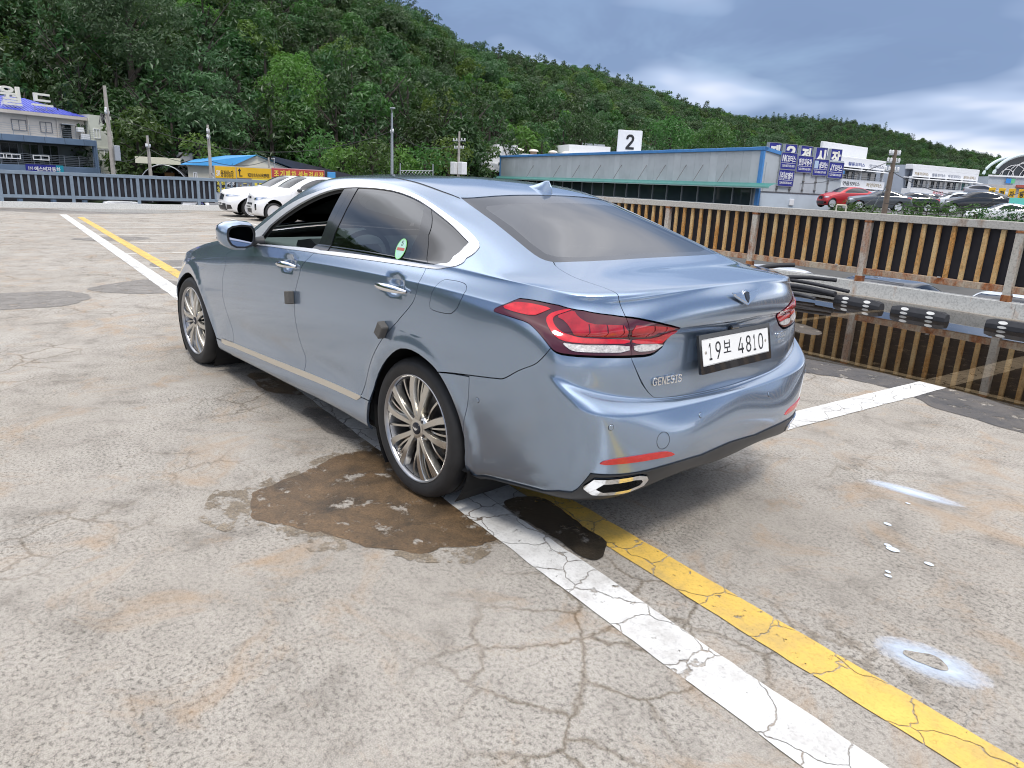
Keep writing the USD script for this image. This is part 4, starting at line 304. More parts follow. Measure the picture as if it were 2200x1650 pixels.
def car_regions():
    """The panels of a saloon as polygons in (u, v/5)."""
    d = CD; R = {}
    archr = PG([(9.05, -.5)]+[(8.99, 2.2)]+SM(d['arch_r'], 1)[0:]+[(6.98, .4), (6.98, -.5)])
    archf = PG([(16.3, -.5), (16.27, 2.4)]+SM(d['arch_f'][1:-1], 1)+[(13.8, .9), (13.85, -.5)])
    arch = archr.union(archf); R['arch'] = arch
    dlo_o = PG([(12.5, 12.7), (12.1, 12.38)]+SM(d['dlo_out_bot'], 1)+SM(d['dlo_out_top'][1:], 1)+[(12.66, 14.5)])
    dlo_i = PG([(12.25, 12.75)]+d['dlo_in_bot'][:-1]+SM(d['dlo_in_top'], 1)).intersection(dlo_o.buffer(-.012))
    R['dlo_o'], R['dlo_i'] = dlo_o, dlo_i
    def strip(a, b):   # region between two polylines running top to bottom, extended past their ends
        ext = lambda p: [(p[0][0]-(p[1][0]-p[0][0])*.3, p[0][1]+1.2)]+p+[(p[-1][0], p[-1][1]-2.5)]
        return PG(ext(a)+ext(b)[::-1])
    R['b_front'] = strip(d['fwin_rear'], d['bgapblack']).intersection(dlo_i.buffer(.01)).buffer(-.003)
    R['b_rear'] = strip(d['bgapblack'], d['rwin_front']).intersection(dlo_i.buffer(.01)).buffer(-.003)
    R['c_strip'] = strip(d['rwin_rear'], d['cgapblack']).intersection(dlo_i.buffer(.01)).buffer(-.003)
    fw = PG([(8, 30), (d['fwin_rear'][0][0], 22)]+d['fwin_rear']+[(d['fwin_rear'][-1][0]+.2, 8), (8, 8)])
    R['win_f'] = dlo_i.difference(fw)
    rw = PG([(d['rwin_front'][0][0], 22)]+d['rwin_front']+[(d['rwin_front'][-1][0], 8), (d['rwin_rear'][-1][0], 8)]+d['rwin_rear'][::-1]+[(d['rwin_rear'][0][0]-.2, 22)])
    R['win_r'] = dlo_i.intersection(rw)
    cq = PG([(d['cgapblack'][0][0]-.15, 22)]+d['cgapblack']+[(d['cgapblack'][-1][0], 8), (4, 8), (4, 22)])
    R['win_q'] = dlo_i.intersection(cq).buffer(-.004)
    R['chrome'] = dlo_o.difference(dlo_i)
    strip_p = PG(d['strip_top']+d['strip_bot'][::-1]).buffer(.012)
    R['sill_trim'] = strip_p
    fd = [(12.62, 13.4)]+SM(d['fdoor_front'], 1)
    bg = SM(d['bgap'], 1); rd = SM(d['rdoor_rear'], 2); bot = [(13.04, 1.99), (10.57, 2.15)]
    R['front_door'] = PG(fd+bot+bg[::-1]+[(10.1, 13.5)]).difference(dlo_o)
    R['rear_door'] = PG(bg+[(10.57, 2.15)]+[(9.42, 2.2), (9.34, 2.22)]+rd[::-1]+[(7.72, 14)]).difference(dlo_o).difference(R['front_door'])
    R['side_skirt'] = PG([(8.93, 2.42), (9.25, 2.3), (9.42, 2.2), (10.57, 2.15), (13.04, 1.99), (13.5, 1.95), (13.86, 2.1), (13.86, .5), (8.98, .5)]).difference(arch)
    lamp = PG(SMC(d['lamp'], 1)); R['lamp'] = lamp
    tg = SM(d['trunk_gap'], 1)
    trunk = PG([(0, 16.02), (1.5, 16.02)]+tg+[(2.08, 6.99), (1.65, 6.97), (0, 7.0)]); R['trunk_raw'] = trunk
    R['lamp_out'], R['lamp_in'] = lamp.difference(trunk), lamp.intersection(trunk)
    R['trunk'] = trunk.difference(lamp.buffer(.012))
    seam = SM(d['seam'], 1); i0 = 0
    vt = d['valance_top'][:7]
    exh = PG(d['exh'], .012); R['exhaust'] = exh
    bumper = PG([(6.9, 4.95)]+seam+[(4.3, 8.72), (3.8, 9.2), (2.6, 9.2)]+[(2.57, 8.78), (2.55, 8.58), (2.38, 7.85), (2.11, 7.05), (1.65, 6.97), (0, 7.0)]+[(0, 2.1)]+vt[::-1]+[(4.94, 1.40), (5.96, 1.10), (6.98, .93)])
    R['bumper'] = bumper.difference(lamp.buffer(.012)).difference(trunk).difference(arch).difference(exh.buffer(.015))
    R['valance'] = PG([(0, .15), (0, 2.1)]+vt[::-1]+[(4.94, 1.40), (5.96, 1.10), (6.98, .93), (6.98, .7), (5, .75), (4, .4)]).difference(exh.buffer(.012))
    rl = SM(d['rw_left'], 1)
    rwin = PG([(0, 16.02), (1.5, 16.0), (3.62, 16.04)]+rl[::-1]+[(4.33, 18.92), (1.55, 18.77), (0, 18.70)]); R['rear_window'] = rwin
    gl = PG([(0, 16.17), (1.09, 16.16), (2.52, 16.16), (3.21, 16.21), (3.51, 16.30), (3.55, 16.58), (3.42, 17.07), (3.47, 17.95), (3.25, 18.1), (2.02, 18.06), (.86, 18.0), (0, 18.0)])
    R['rw_glass'] = gl; R['rw_border'] = rwin.difference(gl)
    ditch = LineString([(a, b/5) for a, b in SM([(13.3, 19.1), (12.3, 19.35), (11, 19.48)]+d['roofline_l'], 1)])
    R['ditch'] = ditch.buffer(.012)
    R['windshield'] = PG([(14.35, 16.12), (14.0, 17), (13.6, 18), (13.35, 19.05), (15, 19.1), (20, 19.12), (20, 16.12)])
    R['cowl'] = PG([(14.3, 15.78), (20, 15.86), (20, 16.12), (14.35, 16.12)])
    R['hood'] = PG([(13.35, 15.5), (14.0, 14.35), (15.2, 13.55), (16.8, 13.25), (20, 13.15), (20, 15.84), (14.4, 15.76)])
    R['headlight'] = PG(SMC([(15.75, 10.7), (16.6, 12.0), (17.9, 11.8), (18.5, 10.5), (18.3, 9.2), (16.9, 9.4)], 1))
    R['grille'] = PG([(18.7, 10.8), (20, 11.1), (20, 3.3), (19.3, 3.3), (18.75, 6)], .03)
    R['intake'] = PG([(17.5, 1.5), (20, 1.4), (20, 2.6), (17.7, 2.8)], .03)
    R['fog'] = PG([(17.1, 2.4), (18.2, 2.9), (18.2, 3.9), (17.2, 3.6)], .05)
    fb = PG([(15.75, 7.6), (15.9, 10.0), (16.9, 9.4), (18.3, 9.2), (18.5, 10.5), (18.6, 12.0), (20, 12.4), (20, .6), (16.2, .6), (16.2, 4)])
    R['front_bumper'] = fb.difference(unary_union([arch, R['headlight'].buffer(.01), R['grille'].buffer(.008), R['intake'].buffer(.006), R['fog'].buffer(.005)]))
    fe = PG([(12.62, 13.4)]+SM(d['fdoor_front'], 1)+[(13.12, 2.0), (13.86, 2.1), (16.3, 2.1), (16.3, 7.6), (15.75, 7.6), (15.9, 10.0), (17, 12.4), (16.8, 13.25), (15.2, 13.55), (14.0, 14.35), (13.35, 15.5), (12.9, 15.3)])
    R['fender'] = fe.difference(unary_union([arch, R['front_door'], R['hood'], R['front_bumper'], R['headlight'].buffer(.01), dlo_o, sbox(12, -1, 13.95, .42)])).difference(strip_p)
    fuel = PG(SMC(d['fuel'], 1)); R['fuel_cap'] = fuel
    taken = unary_union([R[k].buffer(GAP*.55) for k in ('front_door', 'rear_door', 'side_skirt', 'trunk', 'bumper', 'valance', 'rear_window', 'ditch', 'windshield', 'cowl', 'hood', 'headlight', 'front_bumper', 'fender', 'fuel_cap', 'exhaust')]+[lamp.buffer(.012), dlo_o.buffer(.004), arch, R['grille'], R['intake'], R['fog']])
    R['body'] = sbox(0, .1, 20, 4.4).difference(taken)
    for k in ('front_door', 'rear_door', 'side_skirt', 'trunk', 'bumper', 'hood', 'fender', 'front_bumper', 'fuel_cap'):
        R[k] = inset(R[k], GAP*.5)
    return R
REG = car_regions()

def paint(name, col, metal=.55, rough=.32, flake=.0):
    if name in MATS: return MATS[name]
    N = {'p': ('principled_bsdf', dict(base_color=col, metallic=metal, roughness=rough, coat_weight=1.0, coat_roughness=.012, coat_ior=1.55))}
    L = []
    if flake:
        N.update({'tc': ('texture_coordinate', {}), 'v': ('voronoi_texture', {'scale': 900}), 'n': ('noise_texture', {'scale': 2.2, 'detail': 3}), 'm': ('mix_color', {'blend_type': 'multiply', 'fac': flake}),
                  'd': ('noise_texture', {'scale': 9.0, 'detail': 8, 'roughness': .7}), 'dr': ('map_range', {'from_min': .35, 'from_max': .75, 'to_min': .008, 'to_max': .05})})
        N['p'][1].pop('coat_roughness')
        N['m'][1]['a'] = col; N['p'][1].pop('base_color')
        L = [('tc.object', 'v.vector'), ('v.color', 'm.b'), ('m.result', 'p.base_color'), ('tc.object', 'd.vector'), ('d.fac', 'dr.value'), ('dr.result', 'p.coat_roughness')]
        N.pop('n')
    MATS[name] = usdkit.material(stage, '/World/Looks/'+name, N, L, surface='p.BSDF')
    return MATS[name]
BLACK_PLASTIC = mat('black_plastic', (.018, .019, .021), .42, var=.3, scale=8)
GLOSS_BLACK = mat('gloss_black', (.012, .013, .015), .12, coat_weight=.6)
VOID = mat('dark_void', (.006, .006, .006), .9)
CHROME = mat('chrome', (.80, .81, .83), .09, 1.0)
SATIN_CHROME = mat('satin_chrome', (.80, .80, .81), .30, .72)
RUBBER = mat('rubber', (.017, .017, .018), .62, var=.35, scale=14, bump=.15, bscale=120)
TINT = glass_mat('tinted_glass', (.10, .105, .115), ior=1.95); REAR_TINT = glass_mat('rear_tinted_glass', (.10, .10, .12), ior=3.4)
CLEAR_GLASS = glass_mat('clear_glass', (.70, .84, .79), ior=1.5)
WHITE_PLATE = mat('plate_white', (.82, .82, .80), .35)
INK = mat('black_ink', (.015, .015, .017), .5)
LAMP_DARK = mat('lamp_dark_red', (.055, .004, .008), .08, coat_weight=1.0, specular_ior_level=.6)
LAMP_RED = mat('lamp_bright_red', (.62, .008, .018), .10, var=.35, scale=30, coat_weight=1.0, specular_ior_level=.6)
LAMP_MID = mat('lamp_mid_red', (.36, .005, .012), .10, var=.4, scale=22, coat_weight=1.0, specular_ior_level=.6)
LAMP_CLEAR = mat('lamp_clear', (.62, .60, .58), .22, var=.45, scale=60, bump=.6, bscale=160, coat_weight=1.0)
REFLECTOR = mat('reflector_red', (.50, .012, .010), .15, var=.15, scale=60, bump=.3, bscale=300, coat_weight=.8)

def make_wheel(parent, y_face, cx, cz, side, r_tyre=.338, width=.245, spokes=True, fine=True):
    """One road wheel as a part (> tyre, rim, spokes ...) with its axle along y."""
    w = UsdGeom.Xform.Define(stage, numbered(str(parent.GetPath()), 'wheel'))
    w.AddTranslateOp().Set(Gf.Vec3d(cx, y_face*side, cz))
    if side < 0: w.AddRotateZOp().Set(180.0)
    w = w.GetPrim()
    R = r_tyre; h = width; n = 72 if fine else 32
    # the wheel is built with its outer face at y = 0, the inside at y < 0
    prof = [(.243, -.016), (.251, -.006), (.262, .002), (.280, .009), (.300, .011), (.314, .007), (.325, -.004), (.333, -.018), (R-.001, -.034), (R, -.06)]
    sc = R/.338; prof = [(r*sc if i < 8 else r, y) for i, (r, y) in enumerate(prof)]
    tread = []
    if fine:
        for k in range(4):
            y0 = -.065-k*(h-.12)/4
            tread += [(R, y0), (R-.008, y0-.003), (R-.008, y0-.011), (R, y0-.014), (R+.0005, y0-.03)]
    prof += tread+[(R, -h+.05), (R-.004, -h+.03), (.318*sc, -h+.006), (.28*sc, -h-.004), (.25*sc, -h+.01)]
    put(w, 'tyre', lathe(prof, n, 'y'), RUBBER, 40)
    rb = [(.262*sc, .000), (.2585*sc, .004), (.254*sc, .003), (.249*sc, -.004), (.246*sc, -.012), (.240*sc, -.030), (.232*sc, -.06), (.228*sc, -.12), (.235*sc, -h+.02), (.25*sc, -h+.008)]
    put(w, 'rim', lathe(rb, n, 'y'), RIM_INNER if fine else SATIN_CHROME, 50)
    put(w, 'brake_disc', lathe([(.02, -.10), (.165, -.10), (.165, -.125), (.02, -.125)], 40, 'y'), mat('brake_steel', (.25, .24, .23), .35, .9, var=.3), 30)
    put(w, 'hub_back', lathe([(.001, -.135), (.226*sc, -.16), (.226*sc, -.165), (.001, -.165)], 24, 'y'), VOID)
    def spoke(a0, a1, ri, ro, wi, wo, yi, yo, thick, curve=0.0, nseg=7):
        """A tapering, slightly bent blade from the hub out to the rim; face bright, flanks darker by shape alone."""
        t = np.linspace(0, 1, nseg); rr = ri+(ro-ri)*t; an = a0+(a1-a0)*t+curve*np.sin(t*PI)
        ww = wi+(wo-wi)*t**1.2; yy = yi+(yo-yi)*t**1.3+.012*np.sin(t*PI)
        V = []
        for k in range(nseg):
            er = np.array([math.cos(an[k]), 0, math.sin(an[k])]); et = np.array([-math.sin(an[k]), 0, math.cos(an[k])]); c = er*rr[k]
            for sgn, dy, f in ((-1, 0, .42), (1, 0, .42), (1, -.006, .5), (1, -thick, .62), (-1, -thick, .62), (-1, -.006, .5)):
                V.append(c+et*sgn*ww[k]*f*2*.5*2*.5+np.array([0, yy[k]+dy, 0]))
        F = []
        for k in range(nseg-1):
            for q in range(6):
                a, b = k*6+q, k*6+(q+1) % 6
                F += [(a, b, b+6), (a, b+6, a+6)]
        F += [(0, 5, 4), (0, 4, 3), (0, 3, 2), (0, 2, 1)]
        o = (nseg-1)*6; F += [(o, o+1, o+2), (o, o+2, o+3), (o, o+3, o+4), (o, o+4, o+5)]
        m = trimesh.Trimesh(np.array(V), np.array(F), process=False); m.fix_normals(); return m
    if spokes:
        for k in range(5):
            a = math.radians(90+7)+k*2*PI/5
            for sg in (-1, 1):
                put(w, 'spoke', spoke(a+sg*.16, a+sg*.235, .045*sc,   .252*sc, .024, .040, -.012, -.006, .034, sg*.06), RIM_FACE, 35)
                if fine: put(w, 'thin_spoke', spoke(a+sg*.045, a+sg*.065, .075*sc, .248*sc, .010, .011, -.030, -.016, .028, sg*.015), RIM_FACE, 35)
            if fine:
                b = a+PI/5
                put(w, 'thin_spoke', spoke(b, b, .085*sc, .248*sc, .010, .013, -.036, -.018, .026), RIM_FACE, 35)
                put(w, 'lug_nut', moved(lathe([(.001, .004), (.008, .004), (.010, -.012), (.010, -.03)], 6, 'y'), trimesh.transformations.translation_matrix((.057*math.cos(b), -.016, .057*math.sin(b)))), mat('lug_steel', (.10, .10, .11), .35, .9))
        put(w, 'hub', lathe([(.001, -.012), (.05, -.012), (.066, -.018), (.075, -.032), (.078, -.06)], 40, 'y'), RIM_FACE, 40)
        put(w, 'hub_cap', lathe([(.001, -.004), (.024, -.005), (.029, -.008), (.0295, -.014)], 32, 'y'), mat('cap_black', (.02, .022, .03), .2, .3), 30)
        if fine:
            wing = Polygon([(-.021, .006), (-.006, .002), (0, .006), (.006, .002), (.021, .006), (.012, -.004), (0, -.010), (-.012, -.004)])
            e = extrude(wing, .0015); put(w, 'cap_emblem', moved(e, frame((0, -.0055, 0), (1, 0, 0), (0, 0, 1), (0, 1, 0))) , CHROME)
    else:
        put(w, 'wheel_cover', lathe([(.001, .0), (.05, .002), (.12, -.008), (.2*sc, -.004), (.246*sc, -.004), (.25*sc, -.02)], 32, 'y'), SATIN_CHROME, 30)
    return w
RIM_FACE = mat('rim_face', (.60, .585, .55), .22, 1.0)
RIM_INNER = mat('rim_inner', (.42, .42, .43), .33, .95, var=.15, scale=20)

# ------------------------------------------------------------------ the grey-blue saloon
CAR_PAINT = paint('car_paint', (.30, .385, .505), .86, .23, flake=.22)
def bump_at(X, c, r):
    d = np.sqrt((((X-np.array(c))/np.array(r))**2).sum(-1)); return np.clip(1-d*d, 0, 1)**2
def saloon_disp(X, u, v):
    d = np.zeros(X.shape[:-1]); sd = (np.abs(X[..., 1]) > .7)
    for c in CUPS:
        d -= .030*bump_at(X*np.array([1, 1, 1]), c, (.098, .3, .062))*sd
    for cx, r0 in ((-.02, .40), (3.01, .42)):                  # flared lips round the wheel arches
        rr = np.hypot(X[..., 0]-cx, X[..., 2]-.345)
        d += .011*np.exp(-((rr-r0)/.035)**2)*sd*(X[..., 2] < .80)
    # pressed edges: the lid's lip, the overhang above the plate, the bumper's ridge, the shoulder line along the doors
    w = np.clip((3.7-u)/.5, 0, 1)
    d += .0075*np.exp(-np.abs(v-13.0)/.45)*w
    d -= .0050*np.exp(-np.abs(v-10.55)/.30)*np.clip((2.6-u)/.4, 0, 1)
    d += .0060*np.exp(-np.abs(v-5.0)/.40)*np.clip((4.6-u)/.6, 0, 1)
    d += .0035*np.exp(-np.abs(v-11.2)/.40)*np.clip((u-4.9)/.8, 0, 1)*np.clip((15.5-u)/1.5, 0, 1)
    # scooped doors above the sill
    d -= .010*np.exp(-((X[..., 2]-.44)/.07)**2)*np.clip((X[..., 0]-.5)/.3, 0, 1)*np.clip((2.3-X[..., 0])/.3, 0, 1)*sd
    return d
_b0 = Body(NET)
def uvp(u, v, off=0.0):
    u, v = np.array([float(u)]), np.array([float(v)]); return (BODY.S(u, v)+off*BODY.N(u, v))[0]
CUPS = [_b0.base(np.array([u]), np.array([v]))[0] for u, v in ((10.80, 10.72), (8.29, 10.3))]
BODY = Body(NET, saloon_disp, 8)
saloon = thing('saloon_car', 'metallic blue grey saloon parked across the painted lines in front, seen from behind', 'car', (0, 0, 0), CAR_YAW)
P_ = lambda name, key, m, **k: put(saloon, name, BODY.panel(REG[key] if isinstance(key, str) else key, **k), m)
P_('body_shell', 'body', CAR_PAINT, sides='B')
for s in 'LR':
    P_('front_door', 'front_door', CAR_PAINT, sides=s); P_('rear_door', 'rear_door', CAR_PAINT, sides=s)
    P_('fender', 'fender', CAR_PAINT, sides=s); P_('side_skirt', 'side_skirt', CAR_PAINT, sides=s)
    P_('window_trim', 'chrome', SATIN_CHROME, sides=s, off=.0035)
    P_('pillar_cover', 'b_front', GLOSS_BLACK, sides=s, off=-.002); P_('pillar_cover', 'b_rear', GLOSS_BLACK, sides=s, off=-.001)
    P_('pillar_cover', 'c_strip', GLOSS_BLACK, sides=s, off=-.002)
    P_('rear_side_window', 'win_r', TINT, sides=s, off=-.004, skirt=0); P_('quarter_window', 'win_q', TINT, sides=s, off=-.004, skirt=0)
    P_('sill_trim', 'sill_trim', mat('sill_trim_metal', (.70, .66, .58), .33, .9), sides=s, off=.005)
    P_('roof_trim', 'ditch', BLACK_PLASTIC, sides=s, off=-.002)
    P_('headlight', 'headlight', mat('headlight_lens', (.55, .57, .6), .06, .3, coat_weight=1.0), sides=s, off=.002)
    P_('fog_light', 'fog', GLOSS_BLACK, sides=s, off=-.006)
P_('front_side_window', 'win_f', CLEAR_GLASS, sides='R', off=-.004, skirt=0)          # the driver's own window is wound down
P_('fuel_cap', 'fuel_cap', CAR_PAINT, sides='L', off=.0005)
P_('trunk_lid', 'trunk', CAR_PAINT, sides='B'); bumper = P_('rear_bumper', 'bumper', CAR_PAINT, sides='B')
P_('lower_valance', 'valance', BLACK_PLASTIC, sides='B', off=.006, skirt=.03)
P_('hood', 'hood', CAR_PAINT, sides='B'); P_('front_bumper', 'front_bumper', CAR_PAINT, sides='B')
P_('cowl', 'cowl', BLACK_PLASTIC, sides='B', off=-.008); P_('grille', 'grille', mat('grille_dark', (.05, .05, .055), .3, .8), sides='B', off=-.01); P_('lower_intake', 'intake', BLACK_PLASTIC, sides='B', off=-.015)
P_('windshield', 'windshield', CLEAR_GLASS, sides='B', off=-.003, skirt=0)
rw = P_('rear_window', 'rw_glass', REAR_TINT, sides='B', off=-.003, skirt=0); put(rw, 'rear_window_border', BODY.panel(REG['rw_border'], off=-.003, sides='B', skirt=.004), GLOSS_BLACK)
# tail lamps: outer half on the wing, inner half on the lid, each with its lit segments
LF = {k: PG(SMC(v, 1)) for k, v in CD['lampf'].items()}
for s in 'LR':
    for part, base in (('out', REG['lamp_out'].buffer(-.004)), ('in', REG['lamp_in'].buffer(-.004))):
        lamp = put(saloon, 'tail_lamp', BODY.panel(base, off=.003, sides=s, skirt=.02, cell=10), LAMP_DARK)
        segs = (('turn_segment', 'turn', LAMP_RED), ('light_guide', 'ring', LAMP_RED), ('brake_segment', 'body', LAMP_MID), ('reversing_lamp', 'clear_a', LAMP_CLEAR)) if part == 'out' else \
               (('light_guide', 'inner_b', LAMP_RED), ('brake_segment', 'inner_a', LAMP_MID), ('reversing_lamp', 'clear_b', LAMP_CLEAR))
        done = None
        for nm, k, mm in segs:
            g = LF[k].intersection(base)
            if nm == 'brake_segment':
                g = g.difference(LF['ring'].buffer(.006)) if part == 'out' else g.difference(LF['inner_b'].buffer(.006))
                cuts = [3.55, 3.2, 2.9] if part == 'out' else [2.3, 2.05]            # the stepped reflector cells
                for c in cuts: g = g.difference(LineString([(c+.08, 11.6/5), (c-.02, 11.0/5), (c, 9.8/5)]).buffer(.010))
            put(lamp, nm, BODY.panel(g, off=.0062, sides=s, skirt=.004, cell=10), mm)
# bumper pieces
rf = PG(SMC(CD['refl'], 1)); rfo = rf.buffer(.004)
for s in 'LR':
    P_('reflector', rf, REFLECTOR, sides=s, off=.004)
    fr = REG['exhaust']; c = fr.centroid
    inner = affinity.translate(affinity.scale(fr, .70, .56, origin=c), -.08, -.005)
    ex = P_('exhaust_tip', fr.difference(inner), CHROME, sides=s, off=.012, skirt=.05)
    put(ex, 'exhaust_hole', BODY.panel(inner.buffer(.02), off=-.03, sides=s, skirt=0), VOID)
def disc_on(u, v, r, off, h=.004, n=20, parent=saloon, name='parking_sensor', m=None, ring=None):
    for sg in (1, -1):
        X = uvp(u, v, off); nn = BODY.N(np.array([u]), np.array([v]))[0]
        if sg < 0: X = X*[1, -1, 1]; nn = nn*[1, -1, 1]
        ex = np.cross([0, 0, 1], nn); ex /= np.linalg.norm(ex); ey = np.cross(nn, ex)
        prof = [(.0005, 0), (r*.86, 0), (r, -h*.4), (r, -h)] if ring is None else [(ring, -h), (ring, 0), (r, 0), (r, -h)]
        put(parent, name, moved(lathe(prof, n), frame(X, ex, ey, nn)), m or CAR_PAINT, 40)
        if ring is not None: break
for u, v in CD['sensors']:
    disc_on(u, v, .0125, .0012, parent=bumper, name='sensor_gap', m=BLACK_PLASTIC); disc_on(u, v, .0105, .0026, parent=bumper)
disc_on(CD['tow'][0][0], CD['tow'][0][1], .0342, .0004, .003, 40, bumper, 'tow_cover_gap', BLACK_PLASTIC, ring=.0331)

def on_rear(u, v, off=0.0):
    """Frame lying on the rear of the car at (u, v): x to the viewer's right, y up, z outwards."""
    X = uvp(u, v, off); n = BODY.N(np.array([float(u)]), np.array([float(v)]))[0]
    ex = np.cross([0, 0, 1], n); ex /= np.linalg.norm(ex); return frame(X, ex, np.cross(n, ex), n)
# number plate: frame, plate, screws, writing
_t = .216; pn = np.array([-math.cos(_t), 0, math.sin(_t)]); pu = np.array([math.sin(_t), 0, math.cos(_t)]); pr = np.array([0, -1.0, 0])
PLF = frame(np.array([-1.056, 0, .839])+pn*.020, pr, pu, pn)
holder = put(saloon, 'plate_frame', moved(extrude(sbox(-.268, -.078, .268, .066).buffer(.008).difference(sbox(-.256, -.050, .256, .050)), .012), PLF @ trimesh.transformations.translation_matrix((0, 0, -.008))), GLOSS_BLACK)
plate = put(saloon, 'number_plate', moved(extrude(sbox(-.254, -.049, .254, .049).buffer(.005), .004), PLF), WHITE_PLATE)
for sx, dy in ((-.235, 0), (.232, 0)):
    put(plate, 'screw', moved(lathe([(.0005, .0065), (.005, .006), (.0075, .004), (.0075, .003)], 14), PLF @ trimesh.transformations.translation_matrix((sx, dy, 0))), mat('screw_steel', (.55, .5, .42), .35, .9), 30)
def glyphs(text, height, depth, widths=1.0, bold=0.0, gap=.06, fixed=None):
    """Lettering from the outlines in GLYPHS (cap height about 1): a list of trimeshes along +x, and the whole width."""
    out, x = [], 0.0
    for ch in text:
        if ch == ' ': x += .30*height*widths; continue
        g = GLYPHS[ch]; polys = []
        for rings in g['p']:
            rr = [np.array(r, float).reshape(-1, 2)/100 for r in rings]; polys.append(Polygon(rr[0], rr[1:]).buffer(0))
        p = unary_union(polys)
        if bold: p = p.buffer(bold)
        p = affinity.scale(p, height*widths, height, origin=(0, 0)); b = p.bounds
        p = affinity.translate(p, x-b[0], 0)
        out.append(extrude(p, depth)); x += (b[2]-b[0])+gap*height*widths
    return out, max(x-gap*height*widths, 1e-6)
def letters(parent, text, T, height, mat_, depth=.003, width=None, bold=0.0, gap=.10, center=False, name='letter', widths=1.0):
    """Puts each character as one part; width squeezes the line to that length."""
    ms, w = glyphs(text, height, depth, widths, bold, gap)
    sx = width/w if width else 1.0; off = -w*sx/2 if center else 0.0
    S = np.eye(4); S[0, 0] = sx; S[0, 3] = off
    return [put(parent, name, moved(m, T @ S), mat_) for m in ms]
def tr(x, y, z=0.0): return trimesh.transformations.translation_matrix((x, y, z))
for ch, x, w, h in (('1', -.212, .020, .070), ('9', -.165, .040, .070), ('4', .005, .046, .070), ('8', .070, .041, .070), ('1', .130, .020, .070), ('0', .172, .041, .070)):
    letters(plate, ch, PLF @ tr(x, -.034, .0035), h, INK, .0012, width=w, name='numeral')
letters(plate, '보', PLF @ tr(-.105, -.020, .0035), .062, INK, .0012, width=.056, name='character')
# winged emblem, lettering, camera
EM = on_rear(0.0, 11.98, .001); EM[:3, 3] = uvp(0, 12.0, .009)
wing = Polygon([(-.098, .022), (-.09, .006), (-.055, -.012), (0, -.036), (.055, -.012), (.09, .006), (.098, .022), (.028, .016), (.016, .026), (0, .030), (-.016, .026), (-.028, .016)])
emb = put(saloon, 'winged_emblem', moved(join(extrude(wing, .004), moved(extrude(wing.buffer(-.006), .003), tr(0, 0, .004))), EM), CHROME)
shield = Polygon([(-.017, .016), (0, .021), (.017, .016), (.013, -.010), (0, -.027), (-.013, -.010)])
put(emb, 'emblem_shield', moved(extrude(shield, .003), EM @ tr(0, 0, .0065)), GLOSS_BLACK)
for sg in (-1, 1):
    for k in range(2):
        put(emb, 'emblem_feather', moved(extrude(LineString([(sg*.024, .006-k*.010), (sg*(.085-k*.022), .014-k*.014)]).buffer(.0012), .0016), EM @ tr(0, 0, .0068)), CHROME)
letters(saloon, 'GENESIS', on_rear(2.15, 7.72, .003), .032, CHROME, .004, width=.158, bold=.012, gap=.16, name='badge_letter')
RB = on_rear(1.98, 8.55, .004); RB[:3, 3] *= [1, -1, 1]; RB[1, 0:3] *= 1
_n = RB[:3, 2]*[1, -1, 1]; _x = np.cross([0, 0, 1], _n); RB = frame(RB[:3, 3], _x/np.linalg.norm(_x), np.cross(_n, _x/np.linalg.norm(_x)), _n)
letters(saloon, 'G330', RB @ tr(-.045, .0), .024, CHROME, .003, width=.09, bold=.02, center=False, name='badge_letter')
letters(saloon, 'HTRAC', RB @ tr(-.043, -.024), .014, CHROME, .003, width=.075, bold=.02, center=False, name='badge_letter')
put(saloon, 'reversing_camera', moved(bevel_box(-.03, .03, -.012, .012, -.012, .016, .004), on_rear(.02, 10.02, 0) @ tr(-.0, 0)), GLOSS_BLACK)
# shark fin aerial
def fin():
    A = uvp(0, 19.35)*[1, 0, 1]
    xs = np.linspace(0, 1, 9); V = []; F = []
    for t in xs:
        x = .095-.19*t+.0; L = -.012+.003
        h = .082*np.clip(1-(1-t)**1.0, 0, 1)**1.25 if t < .86 else .064*np.clip((1.04-t)/.18, 0, 1)**.55
        w = .030*np.sin(PI*min(1, .12+.88*t))**.6+.006
        ring = [(-w, -.02), (-w*.72, h*.35), (-w*.22, h*.9), (0, h), (w*.22, h*.9), (w*.72, h*.35), (w, -.02)]
        for y, z in ring: V.append((x, y, z+.17*x))
    n = 7
    for i in range(len(xs)-1):
        for j in range(n-1): a = i*n+j; F += [(a, a+1, a+n+1), (a, a+n+1, a+n)]
    o = (len(xs)-1)*n; F += [(o, o+j, o+j+1) for j in range(1, n-1)]; F += [(0, j+1, j) for j in range(1, n-1)]
    m = trimesh.Trimesh(np.array(V), np.array(F), process=False); m.apply_translation(np.array([.185, 0, 1.440])); m.fix_normals(); return m
put(saloon, 'shark_fin_aerial', fin(), CAR_PAINT, 38)
